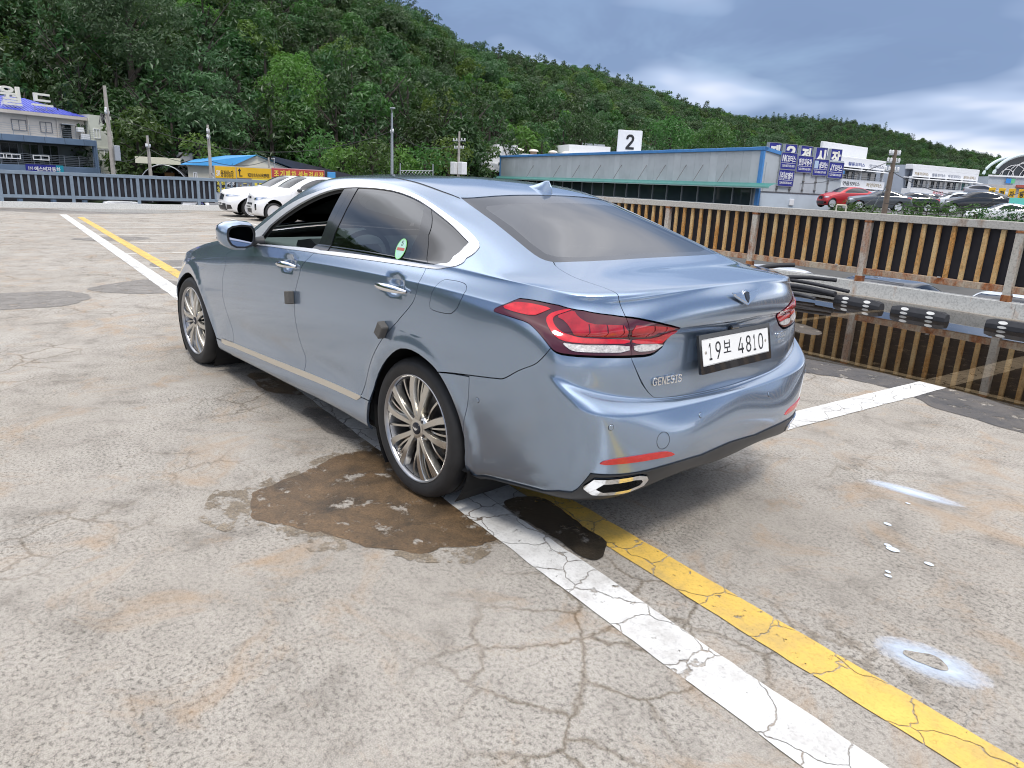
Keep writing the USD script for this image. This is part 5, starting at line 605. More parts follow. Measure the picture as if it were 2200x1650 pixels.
# door handles, foam door guards, sticker
for s in (1, -1):
    for (u, v), (ua, va), (ub, vb) in (((10.80, 10.72),)+tuple(map(tuple, CD['handle_f'][:2])), ((8.29, 10.3),)+tuple(map(tuple, CD['handle_r'][:2]))):
        A, B = _b0.base(np.array([ua]), np.array([va]))[0], _b0.base(np.array([ub]), np.array([vb]))[0]
        L = np.linalg.norm(B-A); ex = (B-A)/L; nn = _b0.N(np.array([u]), np.array([v]))[0]; nn -= ex*(nn@ex); nn /= np.linalg.norm(nn); ey = np.cross(nn, ex)
        t = np.linspace(0, 1, 15); p = A+ex*(t*L)[:, None]+nn*(.012+.022*np.sin(PI*t)**.6)[:, None]
        prof = .017*np.clip(np.sin(PI*(t*.94+.03)), 0, 1)**.45
        V = []; F = []; k = 10
        for i in range(len(t)):
            for q in range(k):
                a = 2*PI*q/k; V.append(p[i]+ey*prof[i]*math.cos(a)+nn*prof[i]*.62*math.sin(a))
        for i in range(len(t)-1):
            for q in range(k): a, b = i*k+q, i*k+(q+1) % k; F += [(a, b, b+k), (a, b+k, a+k)]
        m = trimesh.Trimesh(np.array(V)*[1, s, 1], np.array(F), process=False); m.fix_normals()
        hd = put(saloon, 'door_handle', m, CHROME, 40)
FOAM = mat('grey_foam', (.10, .095, .088), .9, bump=.4, bscale=200)
for (u, v), rot in ((CD['guard_f'][0], .1), (CD['guard_r'][0], -.55)):
    T = on_rear(u, v, .012); c, sn = math.cos(rot), math.sin(rot)
    Rr = np.eye(4); Rr[:2, :2] = [[c, -sn], [sn, c]]
    put(saloon, 'door_guard', moved(bevel_box(-.028, .022, -.036, .036, -.012, .026, .004), T @ Rr), FOAM)
st = PG([CD['sticker'][0]]*1+[(8.42, 16.0), (8.45, 16.1), (8.43, 16.0)]) if False else None
ST = on_rear(CD['sticker'][0][0], CD['sticker'][0][1], -.001)
sk = put(saloon, 'window_sticker', moved(extrude(affinity.scale(Point(0, 0).buffer(1, 16), .036, .050), .0008), ST), mat('sticker_green', (.42, .66, .56), .4))
put(sk, 'sticker_rim', moved(extrude(affinity.scale(Point(0, 0).buffer(1, 16), .037, .051).difference(affinity.scale(Point(0, 0).buffer(1, 16), .033, .047)), .0012), ST), mat('sticker_rim_green', (.25, .62, .22), .4))
put(sk, 'sticker_band', moved(extrude(sbox(-.029, -.008, .029, .006), .0013), ST), mat('sticker_band_red', (.45, .13, .10), .4))
letters(sk, '5', ST @ tr(-.009, .016, .0008), .024, INK, .0006, width=.016, name='numeral')
# door mirrors
for s in (1, -1):
    c = np.array([1.735, 1.015, 1.085])
    cols = []
    prof = [(-.045, .82), (-.02, .97), (.02, 1.0), (.06, .93), (.10, .72), (.125, .40), (.135, .05)]
    out = [(-.115, .030), (-.105, .062), (-.07, .080), (.0, .088), (.075, .082), (.100, .060), (.108, .02), (.100, -.035), (.078, -.068), (.03, -.082), (-.05, -.078), (-.09, -.058), (-.112, -.02)]
    V = []; F = []; k = len(out)
    for x, f in prof:
        for y, z in out: V.append((x, -y*f, z*f+.006*(x > 0)))
    for i in range(len(prof)-1):
        for q in range(k): a, b = i*k+q, i*k+(q+1) % k; F += [(a, b, b+k), (a, b+k, a+k)]
    o = (len(prof)-1)*k; F += [(o, o+j, o+j+1) for j in range(1, k-1)]
    m = trimesh.Trimesh(np.array(V), np.array(F), process=False); m.fix_normals()
    T = np.eye(4); a = math.radians(8); T[:3, :3] = [[math.cos(a), -math.sin(a), 0], [math.sin(a), math.cos(a), 0], [0, 0, 1]]; T[:3, 3] = c
    F2 = np.diag([1, s, 1, 1.0])
    mm = moved(moved(m, T), F2)
    if s < 0: mm.invert()
    mir = put(saloon, 'door_mirror', mm, CAR_PAINT, 45)
    face = Polygon([(-y*.80, z*.80) for y, z in out])
    Tf = T @ frame((-.043, 0, .0), (0, 1, 0), (0, 0, 1), (1, 0, 0)); Tf[:3, 3] = (T @ np.array([-.045, 0, 0, 1]))[:3]
    rim = affinity.scale(face, 1.03, 1.03)
    for nm, pl, d, mt in (('mirror_rim', rim.difference(affinity.scale(face, .9, .88)), .010, BLACK_PLASTIC), ('mirror_glass', affinity.scale(face, .92, .90), .003, mat('mirror_glass_silver', (.62, .64, .72), .01, 1.0))):
        e = moved(moved(extrude(pl, d), tr(0, 0, -d*.6)), Tf); e = moved(e, F2)
        put(mir, nm, e, mt)
    arm = tube([(1.77, .845*s, 1.045), (1.775, .90*s, 1.045), (1.78, .955*s, 1.058)], [.040, .030, .026], 10)
    put(mir, 'mirror_arm', arm, BLACK_PLASTIC, 50)
    ind = tube([(1.735, 1.112*s, 1.065), (1.79, 1.112*s, 1.072), (1.85, 1.07*s, 1.08)], [.010, .014, .008], 8)
    put(mir, 'mirror_indicator', ind, CHROME, 50)
# dark inner skin, so that gaps and arches look into shade; cabin fittings
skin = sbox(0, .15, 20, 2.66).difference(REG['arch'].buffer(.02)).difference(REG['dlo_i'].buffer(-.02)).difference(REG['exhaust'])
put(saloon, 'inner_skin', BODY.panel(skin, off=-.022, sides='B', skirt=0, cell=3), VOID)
upper = sbox(0, 2.66, 20, 4.4).difference(unary_union([REG['dlo_i'], REG['windshield'], REG['rear_window']]).buffer(-.01))
put(saloon, 'headliner', BODY.panel(upper, off=-.028, sides='B', skirt=0, cell=3), mat('headliner_grey', (.09, .09, .088), .9))
FABRIC = mat('cabin_dark', (.022, .022, .024), .75, var=.3, scale=9); DASH = mat('dash_grey', (.23, .25, .24), .6, var=.1, scale=12)
put(saloon, 'cabin_floor', join(box(.30, 2.45, -.84, .84, .20, .23), box(2.45, 2.50, -.66, .66, .20, .86), box(-.9, -.52, -.55, .55, .70, .74)), FABRIC)
dash = Polygon([(1.52, .60), (1.50, .86), (1.56, .955), (1.70, 1.005), (1.95, 1.02), (2.25, 1.03), (2.30, .6)])
dm = extrude(dash, 1.56); dm = moved(dm, frame((0, .78, 0), (1, 0, 0), (0, 0, 1), (0, -1, 0)))
dsh = put(saloon, 'dashboard', dm, DASH, 25)
put(dsh, 'instrument_hood', moved(extrude(Polygon([(1.46, .93), (1.50, 1.02), (1.62, 1.075), (1.80, 1.05), (1.85, .98)]), .44), frame((0, .60, 0), (1, 0, 0), (0, 0, 1), (0, -1, 0))), FABRIC, 25)
put(dsh, 'air_vent', bevel_box(1.485, 1.53, -.70, -.55, .90, .965, .008), INK)
put(dsh, 'centre_screen', bevel_box(1.47, 1.53, -.13, .13, .86, .98, .008), INK)
wc = np.array([1.36, .38, .965]); an = np.linspace(0, 2*PI, 33); e1 = np.array([0, 1, 0]); e2 = np.array([-.35, 0, .94])*-1
put(saloon, 'steering_wheel', join(tube([wc+.185*(math.cos(a)*e1+math.sin(a)*e2) for a in an], .015, 8, False), tube([wc-.17*e1, wc+.17*e1], .018, 6), tube([wc, wc+np.array([.25, 0, -.09])], .04, 8)), FABRIC, 50)
put(saloon, 'white_paper', moved(box(-.12, .12, -.16, .16, 0, .002), frame((1.62, .25, 1.085), (.9, .25, .36), (-.3, .95, .02), (-.30, -.12, .94))), mat('paper_white', (.62, .66, .64), .7))
def seat(x, y, w, top):
    back = Polygon([(x-.62, .55), (x-.50, .42), (x-.02, .40), (x+.02, .50), (x-.02, .56), (x-.42, .56), (x-.60, top), (x-.70, top+.01), (x-.74, top-.05)]).buffer(.03)
    m = moved(extrude(back, w), frame((0, y+w/2, 0), (1, 0, 0), (0, 0, 1), (0, -1, 0)))
    st_ = put(saloon, 'seat', m, FABRIC, 30)
    for yy in ([y] if w < 1 else [-.42, .42]):
        put(st_, 'headrest', bevel_box(x-.76, x-.64, yy-.14, yy+.14, top+.03, top+.20, .035), FABRIC, 40)
seat(1.18, .40, .52, 1.06); seat(1.18, -.40, .52, 1.06); seat(.42, 0, 1.30, .98)
# wheel housings and wheels
for cx, r in ((-.0, .395), (3.01, .43)):
    for s in (1, -1):
        hz = [(cx+r*math.cos(a), r*math.sin(a)+.335) for a in np.linspace(-.75, PI+.75, 25)]
        V = [(x, y*s, z) for y in (.885, .52) for x, z in hz]; k = len(hz)
        F = [(i, i+1, k+i+1) for i in range(k-1)]+[(i, k+i+1, k+i) for i in range(k-1)]
        cap = len(V); V.append((cx, .52*s, .3)); F += [(k+i, k+i+1, cap) for i in range(k-1)]
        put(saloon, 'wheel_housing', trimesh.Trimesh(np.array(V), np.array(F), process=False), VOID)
        make_wheel(saloon, .906, 0.0 if cx < 1 else 3.01, .338, s, width=.275 if cx < 1 else .245)
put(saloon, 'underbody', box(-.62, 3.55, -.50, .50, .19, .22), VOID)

# ------------------------------------------------------------------ parking deck, painted lines, water, fences
def ray_dir(x, y):
    d = FW+(x-1100)/1520.148*RT-(y-825)/1520.148*UP; return d/np.linalg.norm(d)
_h = np.array([FW[0], FW[1], 0]); _h /= np.linalg.norm(_h)
def at(x, y, D):
    """World point at picture column x, row y (2200 x 1650) and D metres ahead of the camera."""
    d = ray_dir(x, y); return CAM+d*(D/(d @ _h))
def gz(x):
    """The deck drains gently towards its far end."""
    t = np.maximum(np.asarray(x, float)-4, 0); return -.006*t*t/(t+3)
XF, YR = 28.3, -8.72                       # far fence, right-hand fence
rng = np.random.default_rng(7)

def concrete():
    N = {'g': ('geometry', {}), 'p': ('principled_bsdf', {'specular_ior_level': .35}),
         'big': ('noise_texture', {'scale': .55, 'detail': 5, 'roughness': .6}), 'bigr': ('rgb_ramp', {'ramp': [(.30, (.345, .315, .272)), (.5, (.395, .365, .322)), (.72, (.43, .405, .365))]}),
         'mid': ('noise_texture', {'scale': 3.1, 'detail': 9, 'roughness': .72, 'distortion': .3}), 'midr': ('rgb_ramp', {'ramp': [(.34, (.68, .665, .65)), (.46, (.93, .92, .91)), (.60, (1.05, 1.04, 1.03))]}), 'm1': ('mix_color', {'blend_type': 'multiply', 'fac': 1.0}),
         # dark speckle where the surface has worn open
         'spot': ('noise_texture', {'scale': 62.0, 'detail': 6, 'roughness': .75}), 'spotr': ('rgb_ramp', {'ramp': [(.38, (.36, .355, .345)), (.465, (.78, .775, .765)), (.52, (1.0, .995, .985)), (.62, (1.05, 1.05, 1.04)), (.74, (1.28, 1.26, 1.23))]}),
         'worn': ('noise_texture', {'scale': 1.15, 'detail': 5, 'roughness': .6}), 'wornr': ('rgb_ramp', {'ramp': [(.36, (.35,)*3), (.60, (1.0,)*3)]}), 'm2': ('mix_color', {'blend_type': 'multiply'}),
         # rusty orange stains
         'ru': ('noise_texture', {'scale': 1.9, 'detail': 8, 'roughness': .7, 'distortion': 1.2}), 'rur': ('rgb_ramp', {'ramp': [(.53, (0,)*3), (.70, (.55,)*3)]}), 'm3': ('mix_color', {'b': (.40, .265, .15)}),
         # cracks: cells with noisy edges, only in patches
         'w': ('noise_texture', {'scale': 2.5, 'detail': 5, 'roughness': .65}), 'wv': ('mix_color', {'blend_type': 'add', 'fac': .26}),
         'v': ('voronoi_texture', {'feature': 'distance_to_edge', 'scale': 3.6}), 'vr': ('rgb_ramp', {'ramp': [(0, (.36, .31, .25)), (.014, (.58, .53, .46)), (.045, (1,)*3)]}),
         'cp': ('noise_texture', {'scale': .62, 'detail': 4}), 'cpr': ('rgb_ramp', {'ramp': [(.50, (0,)*3), (.62, (.75,)*3)]}), 'm4': ('mix_color', {'blend_type': 'multiply'}),
         'gr': ('noise_texture', {'scale': 230.0, 'detail': 3, 'roughness': .7}), 'grr': ('rgb_ramp', {'ramp': [(.3, (.62, .61, .60)), (.5, (1,)*3), (.72, (1.35, 1.33, 1.3))]}), 'm5': ('mix_color', {'blend_type': 'multiply', 'fac': .85}),
         'bh': ('mix_float', {'fac': .5}), 'b': ('bump', {'strength': .55, 'distance': .012}),
         'rr': ('map_range', {'from_min': .35, 'from_max': .7, 'to_min': .86, 'to_max': .68})}
    L = [('g.position', k+'.vector') for k in ('big', 'mid', 'spot', 'worn', 'ru', 'w', 'cp', 'gr')]
    L += [('big.fac', 'bigr.fac'), ('mid.fac', 'midr.fac'), ('bigr.color', 'm1.a'), ('midr.color', 'm1.b'), ('spot.fac', 'spotr.fac'), ('worn.fac', 'wornr.fac'), ('wornr.color', 'm2.fac'), ('m1.result', 'm2.a'), ('spotr.color', 'm2.b'),
          ('ru.fac', 'rur.fac'), ('rur.color', 'm3.fac'), ('m2.result', 'm3.a'), ('g.position', 'wv.a'), ('w.color', 'wv.b'), ('wv.result', 'v.vector'), ('v.distance', 'vr.fac'), ('cp.fac', 'cpr.fac'), ('cpr.color', 'm4.fac'), ('m3.result', 'm4.a'), ('vr.color', 'm4.b'),
          ('gr.fac', 'grr.fac'), ('m4.result', 'm5.a'), ('grr.color', 'm5.b'), ('m5.result', 'p.base_color'), ('spot.fac', 'bh.a'), ('gr.fac', 'bh.b'), ('bh.result', 'b.height'), ('b.normal', 'p.normal'), ('mid.fac', 'rr.value'), ('rr.result', 'p.roughness')]
    return usdkit.material(stage, '/World/Looks/concrete', N, L, surface='p.BSDF')
def wet_concrete(name, c0, c1, rough, bump=.45, hole=.40):
    N = {'g': ('geometry', {}), 'p': ('principled_bsdf', {'roughness': rough, 'specular_ior_level': .5}),
         'n': ('noise_texture', {'scale': 4.5, 'detail': 9, 'roughness': .72, 'distortion': .6}), 'r': ('rgb_ramp', {'ramp': [(.34, c0), (.60, c1), (.76, tuple(min(1, x*1.35) for x in c1))]}),
         'gr': ('noise_texture', {'scale': 120.0, 'detail': 5, 'roughness': .75}), 'grr': ('rgb_ramp', {'ramp': [(.32, (.35,)*3), (.5, (1,)*3), (.7, (1.7, 1.65, 1.55))]}), 'm': ('mix_color', {'blend_type': 'multiply', 'fac': .8}),
         # edges drain out through grain
         'b': ('bump', {'strength': bump, 'distance': .01})}
    L = [('g.position', 'n.vector'), ('g.position', 'gr.vector'), ('n.fac', 'r.fac'), ('gr.fac', 'grr.fac'), ('r.color', 'm.a'), ('grr.color', 'm.b'), ('m.result', 'p.base_color'), ('gr.fac', 'b.height'), ('b.normal', 'p.normal')]
    N.update({'hn': ('noise_texture', {'scale': 7.0, 'detail': 9, 'roughness': .75}), 'hr': ('rgb_ramp', {'ramp': [(hole, (0,)*3), (hole+.05, (1,)*3)]}), 't': ('transparent_bsdf', {}), 'mx': ('mix_closure', {})})
    L += [('g.position', 'hn.vector'), ('hn.fac', 'hr.fac'), ('hr.color', 'mx.fac'), ('t.BSDF', 'mx.closure1'), ('p.BSDF', 'mx.closure2')]
    return usdkit.material(stage, '/World/Looks/'+name, N, L, surface='mx.closure')
def line_paint(name, col, dirt):
    """Worn road paint: chips and cracks are holes through which the deck shows."""
    N = {'g': ('geometry', {}), 'p': ('principled_bsdf', {'roughness': .62}), 't': ('transparent_bsdf', {}), 'mx': ('mix_closure', {}),
         'n': ('noise_texture', {'scale': 3.2, 'detail': 8, 'roughness': .7}), 'r': ('rgb_ramp', {'ramp': [(.34, dirt), (.52, col), (.7, tuple(min(.9, c*1.12) for c in col))]}),
         'gr': ('noise_texture', {'scale': 90.0, 'detail': 5, 'roughness': .7}), 'grr': ('rgb_ramp', {'ramp': [(.30, (.66,)*3), (.5, (1,)*3)]}), 'm': ('mix_color', {'blend_type': 'multiply', 'fac': .7}),
         'c1': ('noise_texture', {'scale': 16.0, 'detail': 8, 'roughness': .74, 'distortion': .4}), 'c2': ('noise_texture', {'scale': 1.3, 'detail': 4}), 'cs': ('math', {'math_type': 'multiply_add', 'value2': .30}), 'cr': ('rgb_ramp', {'ramp': [(.625, (0,)*3), (.655, (1,)*3)]}),
         'w': ('noise_texture', {'scale': 5.0, 'detail': 5}), 'wv': ('mix_color', {'blend_type': 'add', 'fac': .2}), 'v': ('voronoi_texture', {'feature': 'distance_to_edge', 'scale': 4.4}), 'vr': ('rgb_ramp', {'ramp': [(0, (1,)*3), (.010, (.75,)*3), (.018, (0,)*3)]}),
         'mxx': ('math', {'math_type': 'maximum'}), 'b': ('bump', {'strength': .3, 'distance': .006})}
    L = [('g.position', k+'.vector') for k in ('n', 'gr', 'c1', 'c2', 'w')]+[('n.fac', 'r.fac'), ('gr.fac', 'grr.fac'), ('r.color', 'm.a'), ('grr.color', 'm.b'), ('m.result', 'p.base_color'),
         ('c2.fac', 'cs.value1'), ('c1.fac', 'cs.value3'), ('cs.value', 'sb.value1'), ('sb.value', 'cr.fac'), ('g.position', 'wv.a'), ('w.color', 'wv.b'), ('wv.result', 'v.vector'), ('v.distance', 'vr.fac'), ('cr.color', 'mxx.value1'), ('vr.color', 'mxx.value2'),
         ('mxx.value', 'mx.fac'), ('p.BSDF', 'mx.closure1'), ('t.BSDF', 'mx.closure2'), ('gr.fac', 'b.height'), ('b.normal', 'p.normal')]
    N['sb'] = ('math', {'math_type': 'subtract', 'value2': .15})
    return usdkit.material(stage, '/World/Looks/'+name, N, L, surface='mx.closure')
CONCRETE = concrete()
def sheet(poly, z, step=1.2, zf=None):
    """Flat polygon in plan laid z above the deck, following its fall."""
    P, F = [], []
    x0, y0, x1, y1 = poly.bounds
    xs = np.arange(math.floor(x0/step)*step, x1+step, step)
    for a in xs:
        q = poly.intersection(sbox(a, y0-1, a+step, y1+1))
        for h in getattr(q, 'geoms', [q]):
            if h.geom_type != 'Polygon' or h.area < 1e-8: continue
            rings = [np.array(h.exterior.coords)[:-1]]+[np.array(r.coords)[:-1] for r in h.interiors]
            vv = np.vstack(rings); t = triangulate_float64(vv, np.cumsum([len(r) for r in rings]).astype(np.uint32)).reshape(-1, 3).astype(int)
            ar = np.cross(vv[t[:, 1]]-vv[t[:, 0]], vv[t[:, 2]]-vv[t[:, 0]]); t[ar < 0] = t[ar < 0][:, ::-1]
            o = len(P); P += [(x, y, gz(x)+z) for x, y in vv]; F += [tuple(k+o) for k in t]
    m = trimesh.Trimesh(np.array(P), np.array(F), process=False); m.merge_vertices(); return m
def wob(pts, amp, n=3, seed=0, freq=6.0, closed=True):
    """Irregular outline: subdivided and pushed about by noise."""
    p = Polygon(SMC(pts, 2)) if closed else Polygon(pts)
    q = np.array(shapely.segmentize(p.exterior, .03).coords)[:-1]
    c = np.c_[q*freq, np.full(len(q), seed*7.3)]
    d = np.stack([meshkit.fbm(c, 4, seed)-.5, meshkit.fbm(c+50, 4, seed+3)-.5], 1)*2*amp
    return Polygon(q+d).buffer(0)
put(None, 'parking_deck', join(sheet(sbox(-30, YR-.25, XF+.3, 30), 0.0, .6), box(-30, XF+.3, YR-.27, YR-.255, -.5, -.02)), CONCRETE, kind='structure')
WHITE_LINE = line_paint('white_line_paint', (.70, .69, .66), (.48, .46, .43)); YELLOW_LINE = line_paint('yellow_line_paint', (.72, .47, .10), (.50, .35, .12)); THIN_LINE = line_paint('thin_line_paint', (.66, .64, .58), (.45, .42, .36))
def painted(name, x0, x1, y0, y1, mt, z, seed, amp=.006, **k):
    ex = shapely.segmentize(sbox(x0, y0, x1, y1).exterior, .05); q = np.array(ex.coords)[:-1]
    c = np.c_[q*9, np.full(len(q), seed*3.1)]; d = np.stack([meshkit.fbm(c, 4, seed)-.5, meshkit.fbm(c+31, 4, seed+2)-.5], 1)*2*amp
    return put(None, name, sheet(Polygon(q+d).buffer(0), z), mt, kind='structure')
painted('white_line', -9, XF-4.3, .605, .80, WHITE_LINE, .004, 1, .010)
painted('yellow_line', -9, 22.6, .265, .435, YELLOW_LINE, .004, 2, .010)
painted('cross_line', -.42, -.20, YR, .262, WHITE_LINE, .0045, 3, .010)
painted('cross_line', -.42, -.20, .437, .603, WHITE_LINE, .0045, 4, .006)
painted('bay_line', -9, -.43, -4.0, -3.90, THIN_LINE, .0042, 5); painted('bay_line', -.19, 23.0, -4.0, -3.90, THIN_LINE, .0042, 6)
for k, x in enumerate((2.06, 4.45, 6.75, 9.12, 11.37, 13.5, 15.62, 17.95, 20.2, 22.5)):
    painted('bay_line', x-.05, x+.05, -3.88, .60, THIN_LINE, .0034, 10+k, .004)
    if k < 3 or k > 7: painted('bay_line', x-.05, x+.05, -7.6, -4.02, THIN_LINE, .0043, 30+k, .004)
# stains, damp patches and standing water
WET = wet_concrete('damp_concrete', (.052, .038, .024), (.165, .105, .055), .42)
WET2 = wet_concrete('oily_concrete', (.018, .016, .013), (.045, .036, .026), .30)
DAMP = wet_concrete('half_dry_concrete', (.14, .125, .108), (.215, .195, .172), .55)
put(None, 'damp_patch', sheet(wob([(0.36, 1.40), (.52, 1.02), (.60, .70), (.3, .62), (-.25, .70), (-.62, .74), (-.70, .86), (-.66, 1.02), (-.54, 1.24), (-.36, 1.36), (-.19, 1.48), (-.06, 1.60), (.14, 1.62), (.30, 1.52)], .09, seed=1, freq=7), .003), WET, kind='structure')
put(None, 'damp_patch', sheet(wob([(0.40, 1.55), (.60, 1.02), (.75, .72), (.3, .62), (-.25, .66), (-.66, .70), (-.80, .86), (-.74, 1.05), (-.60, 1.30), (-.38, 1.45), (-.19, 1.58), (-.06, 1.75), (.14, 1.85), (.34, 1.7)], .11, seed=17, freq=6), .0022), wet_concrete('ragged_damp', (.16, .125, .085), (.25, .205, .15), .6, hole=.49), kind='structure')
put(None, 'damp_patch', sheet(wob([(2.5, .98), (2.2, .70), (1.6, .62), (1.75, .93), (2.07, 1.03)], .05, seed=2, freq=6), .003), WET, kind='structure')
put(None, 'damp_patch', sheet(wob([(-.36, .56), (-.42, .34), (-.64, .39), (-.85, .40), (-1.0, .43), (-1.04, .57), (-.94, .585), (-.71, .60), (-.5, .60)], .035, seed=3, freq=9), .0052), WET2, kind='structure')
put(None, 'damp_patch', sheet(wob([(.42, .58), (.2, .45), (-.15, .44), (-.16, .60), (.1, .62)], .03, seed=33, freq=9), .0052), WET2, kind='structure')
put(None, 'damp_patch', sheet(wob([(1.5, .90), (1.2, .72), (.7, .74), (.75, .90), (1.1, 1.0)], .07, seed=4, freq=7), .003), DAMP, kind='structure')
put(None, 'damp_patch', sheet(wob([(6.9, 3.2), (7.15, 2.05), (7.0, 1.74), (6.55, 1.55), (6.05, 1.76), (5.85, 2.06), (5.95, 3.2)], .10, seed=5, freq=2.5), .003), DAMP, kind='structure')
put(None, 'damp_patch', sheet(wob([(7.1, 1.66), (7.55, 1.34), (7.85, .90), (7.7, .5), (6.6, .5), (6.5, 1.0), (6.74, 1.42)], .09, seed=6, freq=2.5), .0032), DAMP, kind='structure')
put(None, 'damp_patch', sheet(wob([(9.9, .50), (10.3, .1), (9.6, -1.2), (8.6, -1.5), (8.4, .1), (8.9, .52)], .12, seed=7, freq=2.5), .0032), DAMP, kind='structure')
put(None, 'damp_patch', sheet(wob([(14.6, 1.3), (15.3, .3), (14.9, -.4), (14.2, -.2), (14.0, .9)], .15, seed=8, freq=2), .0031), DAMP, kind='structure')
put(None, 'damp_patch', sheet(wob([(27.6, 6), (27.6, -1), (26.0, -3), (24.6, -1.2), (24.6, 1.0), (26.0, 2.6), (25.6, 6)], .3, seed=9, freq=1.2), .003), DAMP, kind='structure')
_pd = wob([(.9, -2.95), (.0, -3.42), (-.45, -3.38), (-.85, -3.05), (-2.2, -3.1), (-5, -3.3), (-5, -8.4), (7.5, -8.4), (7.5, -3.6), (3.0, -2.9)], .12, seed=10, freq=1.6)
put(None, 'damp_patch', sheet(_pd, .003), wet_concrete('soaked_concrete', (.030, .026, .020), (.080, .066, .050), .25, .1), kind='structure')
WATER = glass_mat('puddle_water', (.42, .37, .30), ior=1.34)
_pw = wob([(1.05, -3.55), (.35, -3.85), (-.6, -3.85), (-1.6, -3.6), (-4.8, -3.8), (-4.8, -8.60), (7.2, -8.60), (7.2, -4.3), (3.2, -3.5)], .10, seed=11, freq=2.0)
_is = wob([(2.3, -5.2), (1.9, -4.9), (1.35, -4.75), (1.4, -5.05), (1.9, -5.4)], .05, seed=12, freq=5)
put(None, 'puddle', sheet(_pw.difference(_is), .0070), WATER, kind='structure')
put(None, 'puddle', sheet(wob([(27.9, 1.2), (27.9, -3.4), (26.8, -3.9), (25.4, -2.6), (25.6, -.6), (26.6, .6)], .2, seed=13, freq=1.5), .0062), WATER, kind='structure')
# white spray marks on the concrete
SPRAY = mat('spray_white', (.66, .72, .80), .7)
def spray_mat():
    N = {'tc': ('texture_coordinate', {}), 'gd': ('gradient_texture', {'gradient_type': 'spherical'}), 'n': ('noise_texture', {'scale': 3.0, 'detail': 7, 'roughness': .7}), 'ad': ('math', {'math_type': 'multiply'}), 'r': ('rgb_ramp', {'ramp': [(.10, (0,)*3), (.42, (.92,)*3)]}),
         'p': ('principled_bsdf', {'base_color': (.60, .68, .80), 'roughness': .7}), 't': ('transparent_bsdf', {}), 'mx': ('mix_closure', {})}
    return usdkit.material(stage, '/World/Looks/spray_mist', N, [('tc.object', 'gd.vector'), ('tc.object', 'n.vector'), ('gd.fac', 'ad.value1'), ('n.fac', 'ad.value2'), ('ad.value', 'r.fac'), ('r.color', 'mx.fac'), ('t.BSDF', 'mx.closure1'), ('p.BSDF', 'mx.closure2')], surface='mx.closure')
MIST = spray_mat()
for cx, cy, rx, ry, rot, lab in ((-2.10, .03, .15, .085, .3, 'large ring-shaped white spray mark with bare concrete in its middle'), (-1.36, -1.36, .20, .055, .25, 'elongated pale white spray mark near the cross line')):
    t = thing('spray_mark', lab, 'spray mark', (cx, cy, .004), rot)
    m = trimesh.Trimesh(*(lambda q: (np.c_[q, np.zeros(len(q))], np.array([(0, i, i+1) for i in range(1, len(q)-1)])))(np.array([(math.cos(a), math.sin(a)) for a in np.linspace(0, 2*PI, 33)[:-1]])), process=False)
    pr = put(t, 'mist', m, MIST); UsdGeom.Xformable(pr).AddScaleOp().Set(Gf.Vec3f(rx*1.5, ry*1.5, 1))
    if rx < .18:
        put(t, 'bare_core', sheet(wob([(-.06, .02), (0, .04), (.07, .02), (.08, -.02), (.0, -.045), (-.05, -.02)], .025, seed=21, freq=18), .002), CONCRETE)
for k, (cx, cy, r) in enumerate(((-1.63, -.64, .030), (-1.60, -.66, .018), (-1.78, -.65, .020), (-1.74, -.40, .016), (-1.72, -.43, .014), (-1.49, -.87, .020), (-1.42, -1.20, .012))):
    put(None, 'spray_spot', sheet(wob([(cx+r*math.cos(a), cy+.7*r*math.sin(a)) for a in np.linspace(0, 2*PI, 9)[:-1]], .006, seed=40+k, freq=20), .004), SPRAY, label='small white paint spot on the concrete right of the yellow line', category='paint spot', group='white paint spots on the deck')

# fences
GREY_STEEL = mat('grey_fence_paint', (.20, .255, .315), .5, var=.12, scale=5, coord='object')
BLACK_SHEET = mat('black_sheet', (.022, .022, .030), .55, var=.35, scale=2.5, bump=.05, bscale=6)
def rust_mat(name, base, rust, lo, hi, scale=3.0, stretch=(1, 1, .35)):
    N = {'g': ('geometry', {}), 'mp': ('mapping', {'scale': stretch}), 'n': ('noise_texture', {'scale': scale, 'detail': 9, 'roughness': .7, 'distortion': .3}), 'r': ('rgb_ramp', {'ramp': [(lo, (0,)*3), (hi, (1,)*3)]}),
         'n2': ('noise_texture', {'scale': 38.0, 'detail': 5, 'roughness': .7}), 'rr': ('rgb_ramp', {'ramp': [(.30, tuple(c*.34 for c in rust)), (.5, rust), (.7, tuple(min(1, c*1.5) for c in rust))]}),
         'bb': ('rgb_ramp', {'ramp': [(.32, tuple(c*.66 for c in base)), (.5, base), (.7, tuple(min(1, c*1.12) for c in base))]}), 'm': ('mix_color', {}), 'p': ('principled_bsdf', {'roughness': .72}), 'b': ('bump', {'strength': .35, 'distance': .006})}
    return usdkit.material(stage, '/World/Looks/'+name, N, [('g.position', 'mp.vector'), ('mp.vector', 'n.vector'), ('g.position', 'n2.vector'), ('n.fac', 'r.fac'), ('n2.fac', 'rr.fac'), ('n2.fac', 'bb.fac'), ('bb.color', 'm.a'), ('rr.color', 'm.b'), ('r.color', 'm.fac'), ('m.result', 'p.base_color'), ('n2.fac', 'b.height'), ('b.normal', 'p.normal')], surface='p.BSDF')
RUST_BALUSTER = rust_mat('rusty_baluster', (.60, .42, .20), (.46, .22, .055), .40, .62, 4.0)
RUST_RAIL = rust_mat('rusty_rail', (.47, .40, .30), (.30, .10, .03), .40, .60, 4.5)
RUST_POST = rust_mat('rusty_post', (.50, .47, .41), (.30, .11, .035), .50, .66, 2.6)
RUST_BEAM = rust_mat('rusty_beam', (.56, .56, .53), (.36, .17, .05), .56, .72, 2.2, (1.5, 1, .5))
